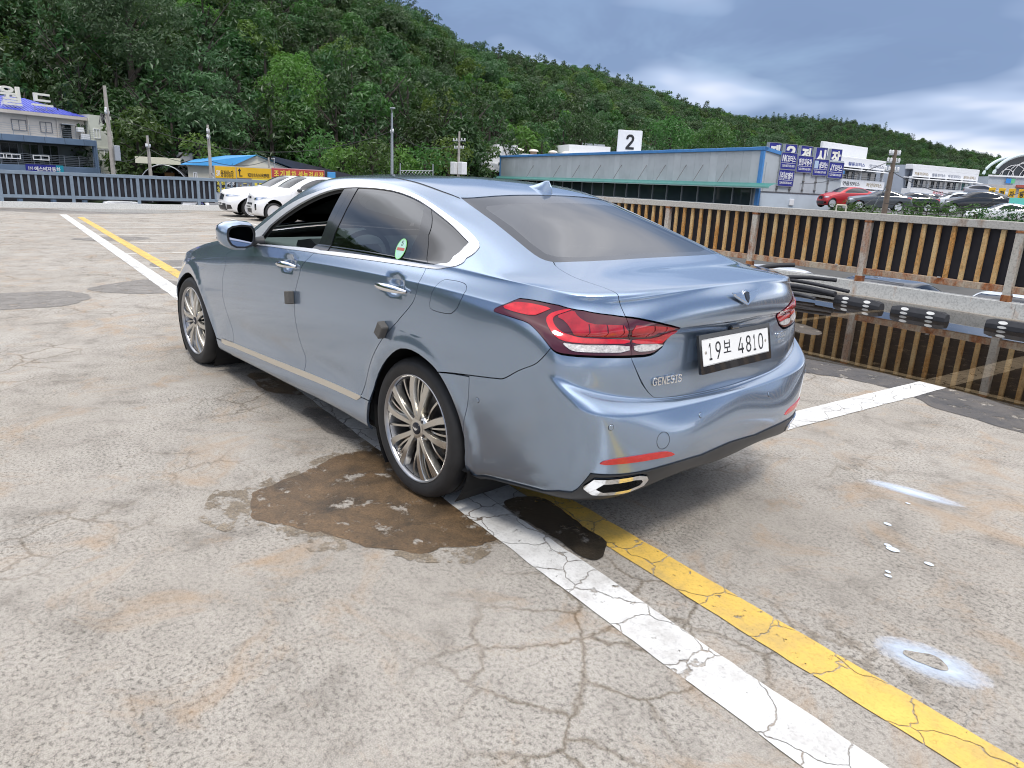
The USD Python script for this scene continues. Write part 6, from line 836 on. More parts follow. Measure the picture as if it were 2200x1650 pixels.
RUST_TOP = rust_mat('weathered_rail', (.48, .46, .42), (.26, .15, .08), .57, .74, 3.2)
RUST_PATCH = rust_mat('rust_patch', (.36, .15, .05), (.20, .06, .02), .4, .6, 9.0)
CREAM_BEAM = rust_mat('pale_beam', (.66, .66, .63), (.42, .20, .06), .64, .78, 1.4, (1, 1, .25))
fr = thing('steel_fence', 'rusty steel fence with black sheet backing along the right of the deck, puddle before it', 'fence', (0, YR-.06, 0))
XR = (-7.4, XF)
posts = [1.05+2.10*k for k in range(-4, 14)]
put(fr, 'top_rail', bevel_box(XR[0], XR[1], -.045, .045, 1.165, 1.275, .006), RUST_TOP)
bx = [XR[0]]+posts
for x in posts:
    put(fr, 'post', bevel_box(x-.05, x+.05, -.045, .05, .21, 1.163, .005), RUST_POST)
    pt = put(fr, 'post_rust', join(bevel_box(x-.056, x+.056, -.05, .057, .212, .30, .004), bevel_box(x-.054, x+.054, -.03, .054, 1.13, 1.162, .003)), RUST_PATCH) if x < 12 else None
for a, b in zip(posts[:-1], posts[1:]):
    put(fr, 'bottom_rail', bevel_box(a+.052, b-.052, -.035, .04, .33, .425, .005), RUST_RAIL)
    for k in range(9):
        x = a+.21*(k+1); put(fr, 'baluster', bevel_box(x-.03, x+.03, -.022, .022, .427, 1.163, .003), RUST_BALUSTER)
    put(fr, 'backing_sheet', box(a+.02, b-.02, -.075, -.068, .34+.012*math.sin(a), 1.20), BLACK_SHEET)
put(fr, 'wire_tie', join(*[tube([(x+.03*math.cos(t*5+x), .05, .43+.012*math.sin(t*9)) for t in np.linspace(0, 2*PI, 14)], .003, 4) for x in (3.55, 1.95)]), mat('wire_white', (.5, .5, .48), .5))
bm = thing('base_beam', 'rust-streaked pale steel beam along the foot of the rusty fence', 'beam', (0, YR, 0))
for k, (a, b) in enumerate(((-7.4, .9), (.903, 4.9), (4.903, 10), (10.003, 17), (17.003, XF-.25))):
    put(bm, 'beam_length', bevel_box(a, b, -.16, 0, -.2, .212, .006), RUST_BEAM)
ff = thing('steel_fence', 'blue-grey steel fence with dark sheet backing at the far end of the deck', 'fence', (XF, 0, gz(XF)), PI/2)
# local x runs along +y of the deck
yp = [-8.6+2.16*k for k in range(0, 13)]
for a, b, dark in ((-4.9, 17.5, True), (-8.6, -4.9, False)):
    put(ff, 'top_rail', bevel_box(a+.001, b, -.05, .05, 1.15, 1.27, .006), GREY_STEEL); put(ff, 'bottom_rail', bevel_box(a+.001, b, -.045, .045, .34, .45, .005), GREY_STEEL)
    if dark: put(ff, 'backing_sheet', box(a, b, -.075, -.068, .30, 1.22), BLACK_SHEET)
for y in yp:
    put(ff, 'post', bevel_box(y-.055, y+.055, -.052, .055, .21, 1.148, .005), GREY_STEEL)
    for k in range(9):
        q = y+.216*(k+1)
        if y < 12: put(ff, 'baluster', bevel_box(q-.034, q+.034, -.025, .025, .452, 1.148, .003), GREY_STEEL)
fb = thing('base_beam', 'pale beam with rust runs along the foot of the blue-grey fence', 'beam', (XF, 0, gz(XF)), PI/2)
for a, b in ((-8.5, 2.2), (2.204, 17.5)): put(fb, 'beam_length', bevel_box(a, b, -.06, .12, -.2, .21, .006), CREAM_BEAM)

# rubber wheel stops and the heap of black hoses
RUB2 = mat('stop_rubber', (.022, .023, .027), .6, var=.3, scale=7, bump=.1, bscale=60); STOP_WHITE = mat('stop_white', (.66, .66, .63), .6, var=.15, scale=20)
stop_labels = ('black rubber wheel stop with white ovals, its left end under the hoses', 'black rubber wheel stop with white ovals midway along the fence puddle', 'black rubber wheel stop cut by the right edge of the picture')
for (cx, cy, rz), lab in zip(((2.42, -7.52, -.10), (1.53, -7.44, -.05), (.42, -7.62, .05)), stop_labels):
    t = thing('wheel_stop', lab, 'wheel stop', (cx, cy, .005), rz)
    pf = Polygon([(-.075, 0), (.075, 0), (.075, .055), (.045, .11), (-.045, .11), (-.075, .055)])
    L = .36; V = []
    for x, s in ((-L, .82), (-L+.07, 1), (L-.07, 1), (L, .82)):
        V += [(x, a*s, max(b*(s if b > .02 else 1), 0)) for a, b in list(pf.exterior.coords)[:-1]]
    put(t, 'rubber_block', trimesh.convex.convex_hull(np.array(V)), RUB2)
    for x in (-.17, .17):
        e = extrude(affinity.scale(Point(0, 0).buffer(1, 12), .052, .022), .002)
        put(t, 'white_oval', moved(e, frame((x, .0615, .0825), (-1, 0, 0), (0, -.479, .878), (0, .878, .479)) @ tr(0, 0, .0006)), STOP_WHITE)
        put(t, 'white_oval', moved(extrude(affinity.scale(Point(0, 0).buffer(1, 12), .05, .016), .002), frame((x, .0755, .028), (-1, 0, 0), (0, 0, 1), (0, 1, 0))), STOP_WHITE)
hz_ = [[(4.75, -7.25, .10), (4.2, -7.35, .19), (3.55, -7.75, .26), (3.05, -7.95, .27)], [(4.7, -7.35, .06), (4.0, -7.4, .12), (3.4, -7.55, .14), (2.75, -7.45, .13)], [(4.6, -7.15, .05), (3.9, -7.2, .08), (3.3, -7.25, .07), (2.9, -7.2, .05)],
       [(4.5, -7.5, .16), (4.0, -7.62, .20), (3.4, -7.7, .20), (2.7, -7.72, .16)], [(4.75, -7.3, .2), (4.3, -7.5, .30), (4.1, -7.85, .37), (3.9, -8.1, .40)], [(4.6, -7.45, .04), (3.9, -7.75, .05), (3.2, -7.85, .05), (2.8, -7.8, .05)], [(4.4, -7.1, .05), (3.8, -7.05, .05), (3.35, -7.0, .04)]]
def spline(pts, n=10):
    p = np.array(pts, float); q = np.vstack([2*p[0]-p[1], p, 2*p[-1]-p[-2]]); out = []
    for i in range(1, len(q)-2):
        for t in np.linspace(0, 1, n, endpoint=False):
            out.append(.5*((2*q[i])+(-q[i-1]+q[i+1])*t+(2*q[i-1]-5*q[i]+4*q[i+1]-q[i+2])*t*t+(-q[i-1]+3*q[i]-3*q[i+1]+q[i+2])*t**3))
    return np.array(out+[q[-2]])
hs = thing('hose_heap', 'heap of flattened black rubber strips and hoses lying by the fence', 'hoses')
for k, h in enumerate(hz_):
    s = spline(h, 8); put(hs, 'hose', tube(s, .030+.008*math.sin(k*2), 8), RUB2, 45)

# ------------------------------------------------------------------ land around the deck, wooded hills
def azdir(px): d = ray_dir(px, 400.0); return math.atan2(d[1], d[0])
# ridge of the near hill: picture column or azimuth (degrees, with 'a'), skyline row or height, distance; the crowns stand above it
near = [(-1, 128, 'a', 8, 130), (-1, 105, 'a', 13, 140), (-1, 82, 'a', 18, 150), (-1, 60, 'a', 24, 165), (-1, 42, 'a', 32, 180), (-1, 25, 'a', 46, 195), (-1, 10, 'a', 66, 205),
        (0, -150, 'p', 0, 215), (160, -120, 'p', 0, 222), (330, -80, 'p', 0, 228), (470, -28, 'p', 0, 232), (560, 8, 'p', 0, 236), (640, 4, 'p', 0, 240), (720, 12, 'p', 0, 248), (780, 36, 'p', 0, 255), (850, 62, 'p', 0, 264), (915, 100, 'p', 0, 275), (985, 150, 'p', 0, 290), (1060, 176, 'p', 0, 330), (1170, 188, 'p', 0, 380), (1250, 196, 'p', 0, 395), (1310, 212, 'p', 0, 405), (1385, 240, 'p', 0, 415), (1480, 268, 'p', 0, 425), (1580, 298, 'p', 0, 430), (1680, 330, 'p', 0, 430), (1800, 380, 'p', 0, 430)]
def ridge_pts(rows):
    out = []
    for c, r, k, h, D in rows:
        if k == 'a': a = math.radians(r); out.append((a, D, h))
        else:
            d = ray_dir(c, r); L = math.hypot(d[0], d[1]); DD = D; out.append((math.atan2(d[1], d[0]), DD, CAM[2]+d[2]/L*DD))
    return np.array(sorted(out))
NR = ridge_pts(near)
far = [(1380, 290, 'p', 0, 820), (1500, 283, 'p', 0, 840), (1580, 278, 'p', 0, 850), (1700, 270, 'p', 0, 860), (1800, 279, 'p', 0, 880), (1880, 294, 'p', 0, 880), (1950, 312, 'p', 0, 900), (2000, 327, 'p', 0, 900), (2060, 343, 'p', 0, 920), (2120, 356, 'p', 0, 940), (2200, 366, 'p', 0, 960), (2300, 372, 'p', 0, 960), (2500, 385, 'p', 0, 960)]
FR = ridge_pts(far)
def basez(a): return np.interp(a, [math.radians(-75), math.radians(-45), math.radians(-25), math.radians(0), math.radians(60)], [1.5, .0, -1.0, -2.0, -2.0])
def based(a): return np.interp(np.degrees(a), [-72, -58, -48, -40, -30, -22, -12, -6, 0, 20, 60, 128], [330, 220, 150, 118, 96, 88, 84, 88, 96, 90, 80, 75])
class Hill:
    def __init__(s, R, base, bz, back=1.5, seed=3): s.R, s.base, s.bz, s.back, s.seed = R, base, bz, back, seed
    def z(s, a, t):
        D = np.interp(a, s.R[:, 0], s.R[:, 1]); H = np.interp(a, s.R[:, 0], s.R[:, 2]); b0 = s.base(a); zb = s.bz(a)
        L = b0+(D-b0)*t; tt = np.clip(t, 0, 1)
        prof = tt**1.05*(1.25-.25*tt); prof = np.where(t > 1, 1-((t-1)/.5)**1.5*.8, prof)
        x, y = CAM[0]+L*np.cos(a), CAM[1]+L*np.sin(a)
        n = (meshkit.fbm(np.stack([x/38, y/38, np.full_like(x, s.seed)], -1), 3, s.seed)-.5)*np.clip(t*4, 0, 1)*np.clip((1.25-t)*4, 0, 1)
        return x, y, zb+(H-zb)*prof+n*np.minimum(H-zb, 26)*.42
    def mesh(s, na=150, nt=34, step=None):
        A = np.linspace(s.R[0, 0], s.R[-1, 0], na); T = np.linspace(-.03, s.back, nt); a, t = np.meshgrid(A, T, indexing='ij')
        x, y, z = s.z(a, t); z = np.where(t < 0, z-2.0, z); V = np.stack([x, y, z], -1).reshape(-1, 3)
        i, j = np.meshgrid(np.arange(na-1), np.arange(nt-1), indexing='ij'); k = (i*nt+j).ravel()
        return trimesh.Trimesh(V, np.vstack([np.c_[k, k+nt, k+nt+1], np.c_[k, k+nt+1, k+1]]), process=False)
H1 = Hill(NR, based, basez); H2 = Hill(FR, lambda a: 430+0*a, lambda a: 4+0*a, 1.3, 9)
SOIL = mat('hill_soil', (.030, .052, .016), .95, var=.5, scale=.2, coord='object')
put(None, 'near_hill', H1.mesh(), SOIL, True, kind='structure'); put(None, 'far_hill', H2.mesh(90, 24), SOIL, True, kind='structure')
# land: lower on the left, rising to the right; one sheet to the horizon, with the deck standing on it
def land():
    rs = [0, 12, 20, 30, 36, 44, 56, 70, 85, 110, 150, 250, 500, 1200, 2600]; na = 96; V = [(CAM[0], CAM[1], -3.2)]; F = []
    for r in rs[1:]:
        for k in range(na):
            a = 2*PI*k/na; x, y = r*math.cos(a), r*math.sin(a)+0
            right = np.clip((-y-18)/28, 0, 1); z = -3.2+3.1*right*right*(3-2*right) if y < 0 else -3.2
            V.append((CAM[0]+x, CAM[1]+y, z-.3))
    for i in range(len(rs)-1):
        for k in range(na):
            q = (k+1) % na
            if i == 0: F.append((0, 1+k, 1+q))
            else: o = 1+(i-1)*na; F += [(o+k, o+na+k, o+na+q), (o+k, o+na+q, o+q)]
    return trimesh.Trimesh(np.array(V), np.array(F), process=False)
put(None, 'ground', land(), mat('asphalt_ground', (.085, .083, .078), .85, var=.35, scale=.35, coord='object'), True, kind='structure')

# trees
def leaf_mat(name, c, lo, hi, trans=.35):
    N = {'g': ('geometry', {}), 'o': ('object_info', {}), 'r': ('rgb_ramp', {'ramp': [(0, lo), (.5, c), (1, hi)]}), 'h': ('hsv', {}), 'hm': ('map_range', {'to_min': .475, 'to_max': .525}), 'vm': ('map_range', {'to_min': .72, 'to_max': 1.28}),
         'd': ('diffuse_bsdf', {}), 't': ('translucent_bsdf', {}), 'gl': ('glossy_bsdf', {'roughness': .38, 'color': (.9, .95, .9)}), 'm': ('mix_closure', {'fac': trans}), 'm2': ('mix_closure', {'fac': .035})}
    L = [('g.random_per_island', 'r.fac'), ('r.color', 'h.color'), ('o.random', 'hm.value'), ('hm.result', 'h.hue'), ('o.random', 'vm.value'), ('vm.result', 'h.value'), ('h.color', 'd.color'), ('h.color', 't.color'), ('d.BSDF', 'm.closure1'), ('t.BSDF', 'm.closure2'), ('m.closure', 'm2.closure1'), ('gl.BSDF', 'm2.closure2')]
    return usdkit.material(stage, '/World/Looks/'+name, N, L, surface='m2.closure')
LEAF = {'dark': leaf_mat('leaf_dark', (.060, .125, .030), (.032, .072, .018), (.105, .190, .044)), 'mid': leaf_mat('leaf_mid', (.090, .175, .036), (.052, .112, .022), (.150, .250, .056)),
        'bright': leaf_mat('leaf_bright', (.150, .250, .040), (.085, .165, .026), (.225, .335, .062)), 'pale': leaf_mat('leaf_pale', (.145, .205, .095), (.060, .115, .040), (.36, .42, .26)),
        'grey': leaf_mat('leaf_grey_green', (.095, .160, .070), (.056, .103, .042), (.155, .235, .115)), 'pine': leaf_mat('leaf_pine', (.056, .115, .030), (.031, .068, .019), (.112, .180, .047), .25)}
BARK = mat('bark', (.055, .045, .036), .9, var=.4, scale=3, bump=.4, bscale=9); DEADWOOD = mat('dead_wood', (.20, .15, .12), .9, var=.2, scale=3)
def quads(C, N_, sz, rg, asp=.7):
    """Leaf clumps: one bent four-sided blade at each centre, facing roughly along N_."""
    n = len(C); r = rg.normal(size=(n, 3)); N_ = N_+.55*r; N_ /= np.linalg.norm(N_, axis=1, keepdims=True)
    a = np.cross(N_, rg.normal(size=(n, 3))); a /= np.linalg.norm(a, axis=1, keepdims=True); b = np.cross(N_, a)
    s = sz*rg.uniform(.6, 1.35, (n, 1)); w = s*asp
    V = np.stack([C-a*s, C+b*w*.55+N_*s*.12, C+a*s, C-b*w*.55+N_*s*.12], 1).reshape(-1, 3); k = np.arange(n)*4
    return V, np.vstack([np.c_[k, k+1, k+2], np.c_[k, k+2, k+3]])
def crown_mesh(lobes, per, size, seed, flat=1.0):
    rg = np.random.default_rng(seed); VV, FF, o = [], [], 0
    for (cx, cy, cz, rx, ry, rz) in lobes:
        n = int(per*(rx*ry+rx*rz+ry*rz)/3); d = rg.normal(size=(n, 3)); d /= np.linalg.norm(d, axis=1, keepdims=True)
        keep = d[:, 2] > -.75; d = d[keep]
        rad = rg.uniform(.62, 1.04, (len(d), 1))**.6
        bumps = 1+.22*(meshkit.fbm(d*2.6+seed, 3, seed)[:, None]-.5)*2
        C = np.array([cx, cy, cz])+d*np.array([rx, ry, rz])*rad*bumps
        V, F = quads(C, d*[1, 1, 1]+[0, 0, .45], size, rg); VV.append(V); FF.append(F+o); o += len(V)
    return trimesh.Trimesh(np.vstack(VV), np.vstack(FF), process=False)
def trunk_mesh(h, r, limbs, seed):
    rg = np.random.default_rng(seed); parts = [tube([(0, 0, -1.2), (.08, .02, h*.3), (.02, .1, h*.62), (.1, .05, h*.92)], [r*1.25, r, r*.7, r*.25], 7)]
    for k in range(limbs):
        a = rg.uniform(0, 2*PI); z0 = h*rg.uniform(.3, .62); L = h*rg.uniform(.25, .38); p0 = np.array([.05, .05, z0]); d = np.array([math.cos(a), math.sin(a), rg.uniform(.5, 1.0)])
        parts.append(tube([p0, p0+d*L*.5+[0, 0, .1], p0+d*L+[0, 0, .35]], [r*.5, r*.33, r*.1], 5))
    return join(*parts)
def make_tree(name, label, h, w, leaf, kind, seed, per=62, size=.31, loc=(0, 0, 0), group=None, bark=None, cat='tree'):
    rg = np.random.default_rng(seed); t = thing(name, label, cat, loc, 0, group)
    put(t, 'trunk', trunk_mesh(h*.86, h*.020+.05, 6, seed), bark or BARK, True)
    if kind == 'round':
        lobes = [(0, 0, h*.58, w*.66, w*.66, h*.36), (0, 0, h*.30, w*.7, w*.7, h*.22)]
        for k in range(9):
            a = 2*PI*k/9+rg.uniform(-.3, .3); r = w*rg.uniform(.45, .68); z = h*rg.uniform(.40, .80); s = rg.uniform(.30, .46)
            lobes.append((r*math.cos(a), r*math.sin(a), z, w*s, w*s, w*s*rg.uniform(.7, .95)))
        for k in range(3): lobes.append((rg.uniform(-.25, .25)*w, rg.uniform(-.25, .25)*w, h*rg.uniform(.82, .92), w*.34, w*.34, w*.30))
    elif kind == 'pine':
        lobes = []
        for k in range(15):
            f = k/14; z = h*(.16+.80*f); ring = w*(1-.78*f)*rg.uniform(.55, 1.0); a = k*2.4+rg.uniform(-.4, .4); s = w*(.46-.22*f)
            lobes.append((ring*.75*math.cos(a), ring*.75*math.sin(a), z, s, s, s*.42))
        lobes.append((0, 0, h*.97, w*.16, w*.16, w*.22))
    else:       # spreading: open, several tiers
        lobes = []
        for k in range(20):
            a = k*2.4; f = rg.uniform(0, 1); r = w*(.25+.75*f)*.8; z = h*(.92-.62*f*f+rg.uniform(-.14, .06)); s = w*rg.uniform(.22, .34)
            lobes.append((r*math.cos(a), r*math.sin(a), z, s*1.15, s*1.15, s*.72))
    put(t, 'crown', crown_mesh(lobes, per, size, seed), LEAF[leaf])
    return t
GT = 'trees on the wooded hillside'
KINDS = [('broadleaf_tree', 'dark green round-crowned broadleaf tree on the wooded hillside', 9.0, 4.0, 'dark', 'round', 11), ('broadleaf_tree', 'mid green round-crowned broadleaf tree on the wooded hillside', 8.5, 3.8, 'mid', 'round', 12), ('broadleaf_tree', 'bright yellow-green broadleaf tree on the wooded hillside', 8.0, 3.6, 'bright', 'round', 13),
         ('broadleaf_tree', 'pale tree with silvery leaf backs on the wooded hillside', 9.5, 3.5, 'pale', 'spread', 14), ('pine_tree', 'dark green pine tree with tiered branches on the wooded hillside', 10.0, 3.6, 'pine', 'pine', 15), ('pine_tree', 'tall narrow dark pine tree on the wooded hillside', 11.5, 3.0, 'pine', 'pine', 16), ('broadleaf_tree', 'grey-green spreading tree on the wooded hillside', 9.0, 4.2, 'grey', 'spread', 17)]
rt = np.random.default_rng(5)
spots = []
A0, A1 = math.radians(-73), math.radians(9)
nt_ = 0
for t in np.arange(0, 1.12, .015):
    a = A0+rt.uniform(0, .02)
    while a < A1:
        D = np.interp(a, NR[:, 0], NR[:, 1]); b0 = float(based(a)); L = b0+(D-b0)*t
        dstep = (D-b0)*.015; want = 4.7                     # metres between stems across the slope; rows thinned to about 5 m apart
        if rt.uniform() < dstep/4.4:
            spots.append((a+rt.uniform(-1, 1)*want*.4/L, t+rt.uniform(-.009, .009), L))
        a += want/L
spots = np.array(spots)
sx, sy, sz_ = H1.z(spots[:, 0], spots[:, 1])
def kind_at(x, y, L, r):
    f = meshkit.fbm(np.array([x/45, y/45, 2.0]), 3, 4)
    w = np.array([.24, .26, .07, .12, .14, .09, .08])
    if f > .56: w = np.array([.10, .12, .04, .08, .36, .26, .04])
    elif f < .44: w = np.array([.22, .27, .16, .14, .04, .02, .15])
    return int(np.searchsorted(np.cumsum(w/w.sum()), r))
order = np.argsort(spots[:, 2]*(1+.15*rt.uniform(size=len(spots))))
protos = [None]*len(KINDS); indiv, mass = 0, []
def in_view(x, y, z):
    d = np.array([x, y, z+5])-CAM; f = d @ FW
    if f < 1: return False
    px = 1100+1520*(d @ RT)/f; py = 825-1520*(d @ UP)/f
    return -60 < px < 2260 and -60 < py < 700
for i in order:
    x, y, z = sx[i], sy[i], sz_[i]; k = kind_at(x, y, spots[i, 2], rt.uniform()); s = rt.uniform(.72, 1.22); rz = rt.uniform(0, 2*PI)
    if protos[k] is None:
        nm, lb, h, w, lf, kd, sd = KINDS[k]; protos[k] = make_tree(nm, lb, h, w, lf, kd, sd, loc=(x, y, z), group=GT); indiv += 1; continue
    if indiv < 290 and in_view(x, y, z): copy_thing(protos[k], KINDS[k][0], (x, y, z-.3), rz, scale=(s, s, s*rt.uniform(.88, 1.15))); indiv += 1
    else: mass.append((k, x, y, z-.3, rz, s))
# the reflected slope left of the camera and the far hill: masses nobody could count
for t in np.arange(.0, 1.1, .06):
    a = math.radians(9)
    while a < math.radians(126):
        D = np.interp(a, NR[:, 0], NR[:, 1]); b0 = float(based(a)); L = b0+(D-b0)*t
        x, y, z = [float(q) for q in H1.z(np.array(a+rt.uniform(-.01, .01)), np.array(t+rt.uniform(-.02, .02)))]
        mass.append((int(rt.integers(0, 7)), x, y, z-.3, rt.uniform(0, 6.28), rt.uniform(.9, 1.4))); a += 8.0/L
fm = []
for t in np.arange(.10, 1.08, .030):
    a = FR[0, 0]
    while a < FR[-1, 0]:
        D = np.interp(a, FR[:, 0], FR[:, 1]); L = 430+(D-430)*t
        x, y, z = [float(q) for q in H2.z(np.array(a+rt.uniform(-.004, .004)), np.array(t+rt.uniform(-.012, .012)))]
        fm.append((int(rt.choice([0, 0, 1, 1, 4, 5, 6])), x, y, z-.5, rt.uniform(0, 6.28), rt.uniform(.9, 1.35))); a += 8.5/L
def instancer(name, items):
    pi = UsdGeom.PointInstancer.Define(stage, '/World/'+name); base = '/World/'+name+'/prototypes'
    UsdGeom.Scope.Define(stage, base); rel = pi.CreatePrototypesRel()
    for k, p in enumerate(protos):
        x = UsdGeom.Xform.Define(stage, base+'/'+('tree_%03d' % k)); x.GetPrim().GetReferences().AddInternalReference(p.GetPath()); x.ClearXformOpOrder() if False else UsdGeom.Xformable(x.GetPrim()).SetXformOpOrder([])
        rel.AddTarget(x.GetPath())
    it = np.array(items); pi.CreateProtoIndicesAttr(Vt.IntArray.FromNumpy(it[:, 0].astype(np.int32))); pi.CreatePositionsAttr(Vt.Vec3fArray.FromNumpy(it[:, 1:4].astype(np.float32)))
    pi.CreateOrientationsAttr(Vt.QuathArray([Gf.Quath(math.cos(a/2), 0, 0, math.sin(a/2)) for a in it[:, 4]])); pi.CreateScalesAttr(Vt.Vec3fArray.FromNumpy(np.repeat(it[:, 5:6], 3, 1).astype(np.float32)))
    return custom(pi.GetPrim(), kind='stuff')
custom(instancer('hillside_wood', mass), 'dense mixed wood covering the hillside behind the nearest trees', 'wood'); custom(instancer('far_wood', fm), 'distant green wood on the far low hill at right', 'wood')
# trees and bushes that stand out
def solo(name, label, px, row, D, h, w, leaf, kind, seed, per=46, size=.30, drop=0.0, **k):
    p = at(px, row, D); return make_tree(name, label, h, w, leaf, kind, seed, per, size, loc=(p[0], p[1], p[2]-drop), **k)
solo('broadleaf_tree', 'huge grey-green spreading tree towering behind the blue-roofed building', 300, 330, 92, 21, 9.0, 'grey', 'spread', 31, 95, .23)
solo('broadleaf_tree', 'large dark spreading tree at far left behind the blue-roofed building', 60, 300, 100, 20, 8.0, 'dark', 'round', 32, 70, .26)
solo('broadleaf_tree', 'bright green round tree standing out low on the hillside', 625, 300, 92, 9.5, 5.0, 'bright', 'round', 33, 95, .21)
solo('broadleaf_tree', 'grey-green spreading tree left of the bright green tree', 440, 320, 92, 12, 5.4, 'grey', 'spread', 34, 60, .27)
solo('broadleaf_tree', 'dark dense tree right of the white office behind the long shed', 1250, 335, 118, 6.5, 3.9, 'dark', 'round', 35, 60, .24)
solo('broadleaf_tree', 'green leafy tree peeking over the long shed roof right of the number 2 board', 1440, 330, 100, 4.4, 3.6, 'mid', 'round', 36, 60, .24)
solo('broadleaf_tree', 'smaller green tree over the long shed roof near its right end', 1530, 328, 95, 3.6, 3.0, 'mid', 'round', 37, 60, .24)
for k, (px, row, D, h, w, lf) in enumerate(((740, 372, 74, 3.4, 3.0, 'bright'), (800, 374, 75, 4.2, 3.2, 'mid'), (860, 374, 78, 3.2, 3.0, 'bright'), (915, 376, 80, 3.6, 3.0, 'mid'), (965, 378, 84, 5.0, 3.2, 'bright'), (690, 366, 78, 4.6, 2.6, 'mid'))):
    solo('bush', ('leafy bright bush at the foot of the hill', 'rounded green bush at the foot of the hill')[lf == 'mid']+(' just right of the red signboard', ' beside the tall street lamp pole', ' right of the street lamp pole', ' midway to the white office', ' beside the pole by the white office', ' behind the red signboard')[k], px, row, D, h, w, lf, 'round', 50+k, 40, .24, drop=.8, cat='bush')
solo('bush', 'reddish-topped shrub on the bank behind the slim utility pole', 432, 345, 66, 2.4, 1.9, 'bright', 'round', 61, 60, .2, drop=.3, cat='bush')
p = at(1103, 186, 338)
dt = thing('dead_tree', 'bare brown dead tree on the skyline of the hill', 'tree', tuple(p))
rd = np.random.default_rng(8); br = [tube([(0, 0, -2), (.2, 0, 3), (.1, .2, 7)], [.35, .28, .16], 6)]
for k in range(16):
    a = rd.uniform(0, 2*PI); z0 = rd.uniform(2.5, 7); d = np.array([math.cos(a), math.sin(a), rd.uniform(.4, 1.1)]); L = rd.uniform(2, 4); p0 = np.array([.1, .1, z0]); q = p0+d*L
    br += [tube([p0, p0+d*L*.5, q], [.13, .09, .04], 5)]+[tube([q-d*L*.3, q-d*L*.3+(d+rd.normal(size=3)*.6)*1.4], [.05, .02], 4) for _ in range(3)]
put(dt, 'branches', join(*br), DEADWOOD)

# ------------------------------------------------------------------ buildings, signs, poles
def plane_T(o, rz):          # local x along the facade (viewer's right), y up, z towards the viewer
    c, s = math.cos(rz), math.sin(rz); return frame(o, (c, s, 0), (0, 0, 1), (s, -c, 0))
def sign_text(parent, text, x, z, h, m, y=-.02, width=None, depth=.02, bold=0.0, gap=.08, center=True):
    """Lettering on a facade whose outside is at local y = y; x is its middle, z its foot."""
    return letters(parent, text, frame((x, y, z), (1, 0, 0), (0, 0, 1), (0, -1, 0)), h, m, depth, width=width, bold=bold, gap=gap, center=center)
WHITE_P = mat('white_paint', (.80, .80, .80), .5, var=.06, scale=4); CREAM = mat('cream_render', (.56, .51, .45), .8, var=.12, scale=.6, bump=.1, bscale=12); PALE = mat('pale_render', (.60, .61, .52), .8, var=.14, scale=.7)
BLUE_ROOF = mat('blue_roof', (.07, .09, .46), .4, var=.12, scale=.8); FASCIA = mat('slate_fascia', (.13, .19, .28), .5, var=.12, scale=.9); DARKWIN = mat('dark_window', (.02, .024, .026), .06, coat_weight=.5); RAIL = mat('rail_steel', (.32, .35, .39), .4, .6)
NAVY = mat('navy_sign', (.022, .026, .23), .45, var=.1, scale=2); TEAL = mat('teal_sign', (.02, .30, .40), .45); INK2 = mat('sign_black', (.02, .02, .022), .6); SIGN_W = mat('sign_white', (.80, .80, .81), .5); IVORY = mat('letter_ivory', (.80, .78, .68), .5, var=.08, scale=2)
YELLOW = mat('yellow_sign', (.80, .47, .02), .5, var=.05, scale=1); YELLOW2 = mat('lemon_sign', (.82, .68, .08), .5); RED_S = mat('red_sign', (.52, .07, .06), .5, var=.08, scale=1.2); SIGN_GREY = mat('grey_sign', (.17, .165, .18), .5); TRIM_BLUE = mat('blue_trim', (.075, .25, .56), .45, var=.12, scale=1.5)
PANEL_GREY = mat('panel_grey', (.46, .49, .51), .55, var=.12, scale=.5, coord='object'); PANEL_LIGHT = mat('panel_light', (.54, .60, .66), .5, var=.08, scale=.7); GREEN_AWN = mat('green_awning', (.035, .19, .165), .45, var=.15, scale=1.5); GLASS_FAR = mat('far_glass', (.03, .045, .05), .05, coat_weight=.6); TEALGLASS = mat('teal_glass', (.06, .21, .21), .08, coat_weight=.6)
BRICK = mat('brown_brick', (.13, .075, .055), .8, var=.25, scale=5); CONC_POLE = mat('pole_concrete', (.40, .37, .33), .8, var=.18, scale=3); WIRE = mat('black_wire', (.02, .02, .02), .6); GALV = mat('galvanised', (.42, .44, .46), .4, .6)
def win(parent, x0, x1, z0, z1, y, fm=None, gm=None, bars=1, depth=.10, fr_=.06):
    """Window set in the wall: frame, pane, mullions."""
    w = put(parent, 'window', join(box(x0, x1, y-.03, y+depth, z0, z0+fr_), box(x0, x1, y-.03, y+depth, z1-fr_, z1), box(x0, x0+fr_, y-.03, y+depth, z0+fr_, z1-fr_), box(x1-fr_, x1, y-.03, y+depth, z0+fr_, z1-fr_), *[box(x0+(x1-x0)*(k+1)/(bars+1)-.03, x0+(x1-x0)*(k+1)/(bars+1)+.03, y-.01, y+depth, z0+fr_, z1-fr_) for k in range(bars)]), fm or WHITE_P)
    put(w, 'pane', box(x0+fr_*.5, x1-fr_*.5, y+.04, y+.05, z0+fr_*.5, z1-fr_*.5), gm or DARKWIN); return w
def railing(parent, x0, x1, y, z, h=1.0, n=5, step=1.5, m=None):
    put(parent, 'railing', join(*[box(x0, x1, y-.015, y+.015, z+h*(k+1)/n-.012, z+h*(k+1)/n+.012) for k in range(n)], *[box(x-.02, x+.02, y-.02, y+.02, z, z+h) for x in np.arange(x0, x1+.01, step)]), m or RAIL)

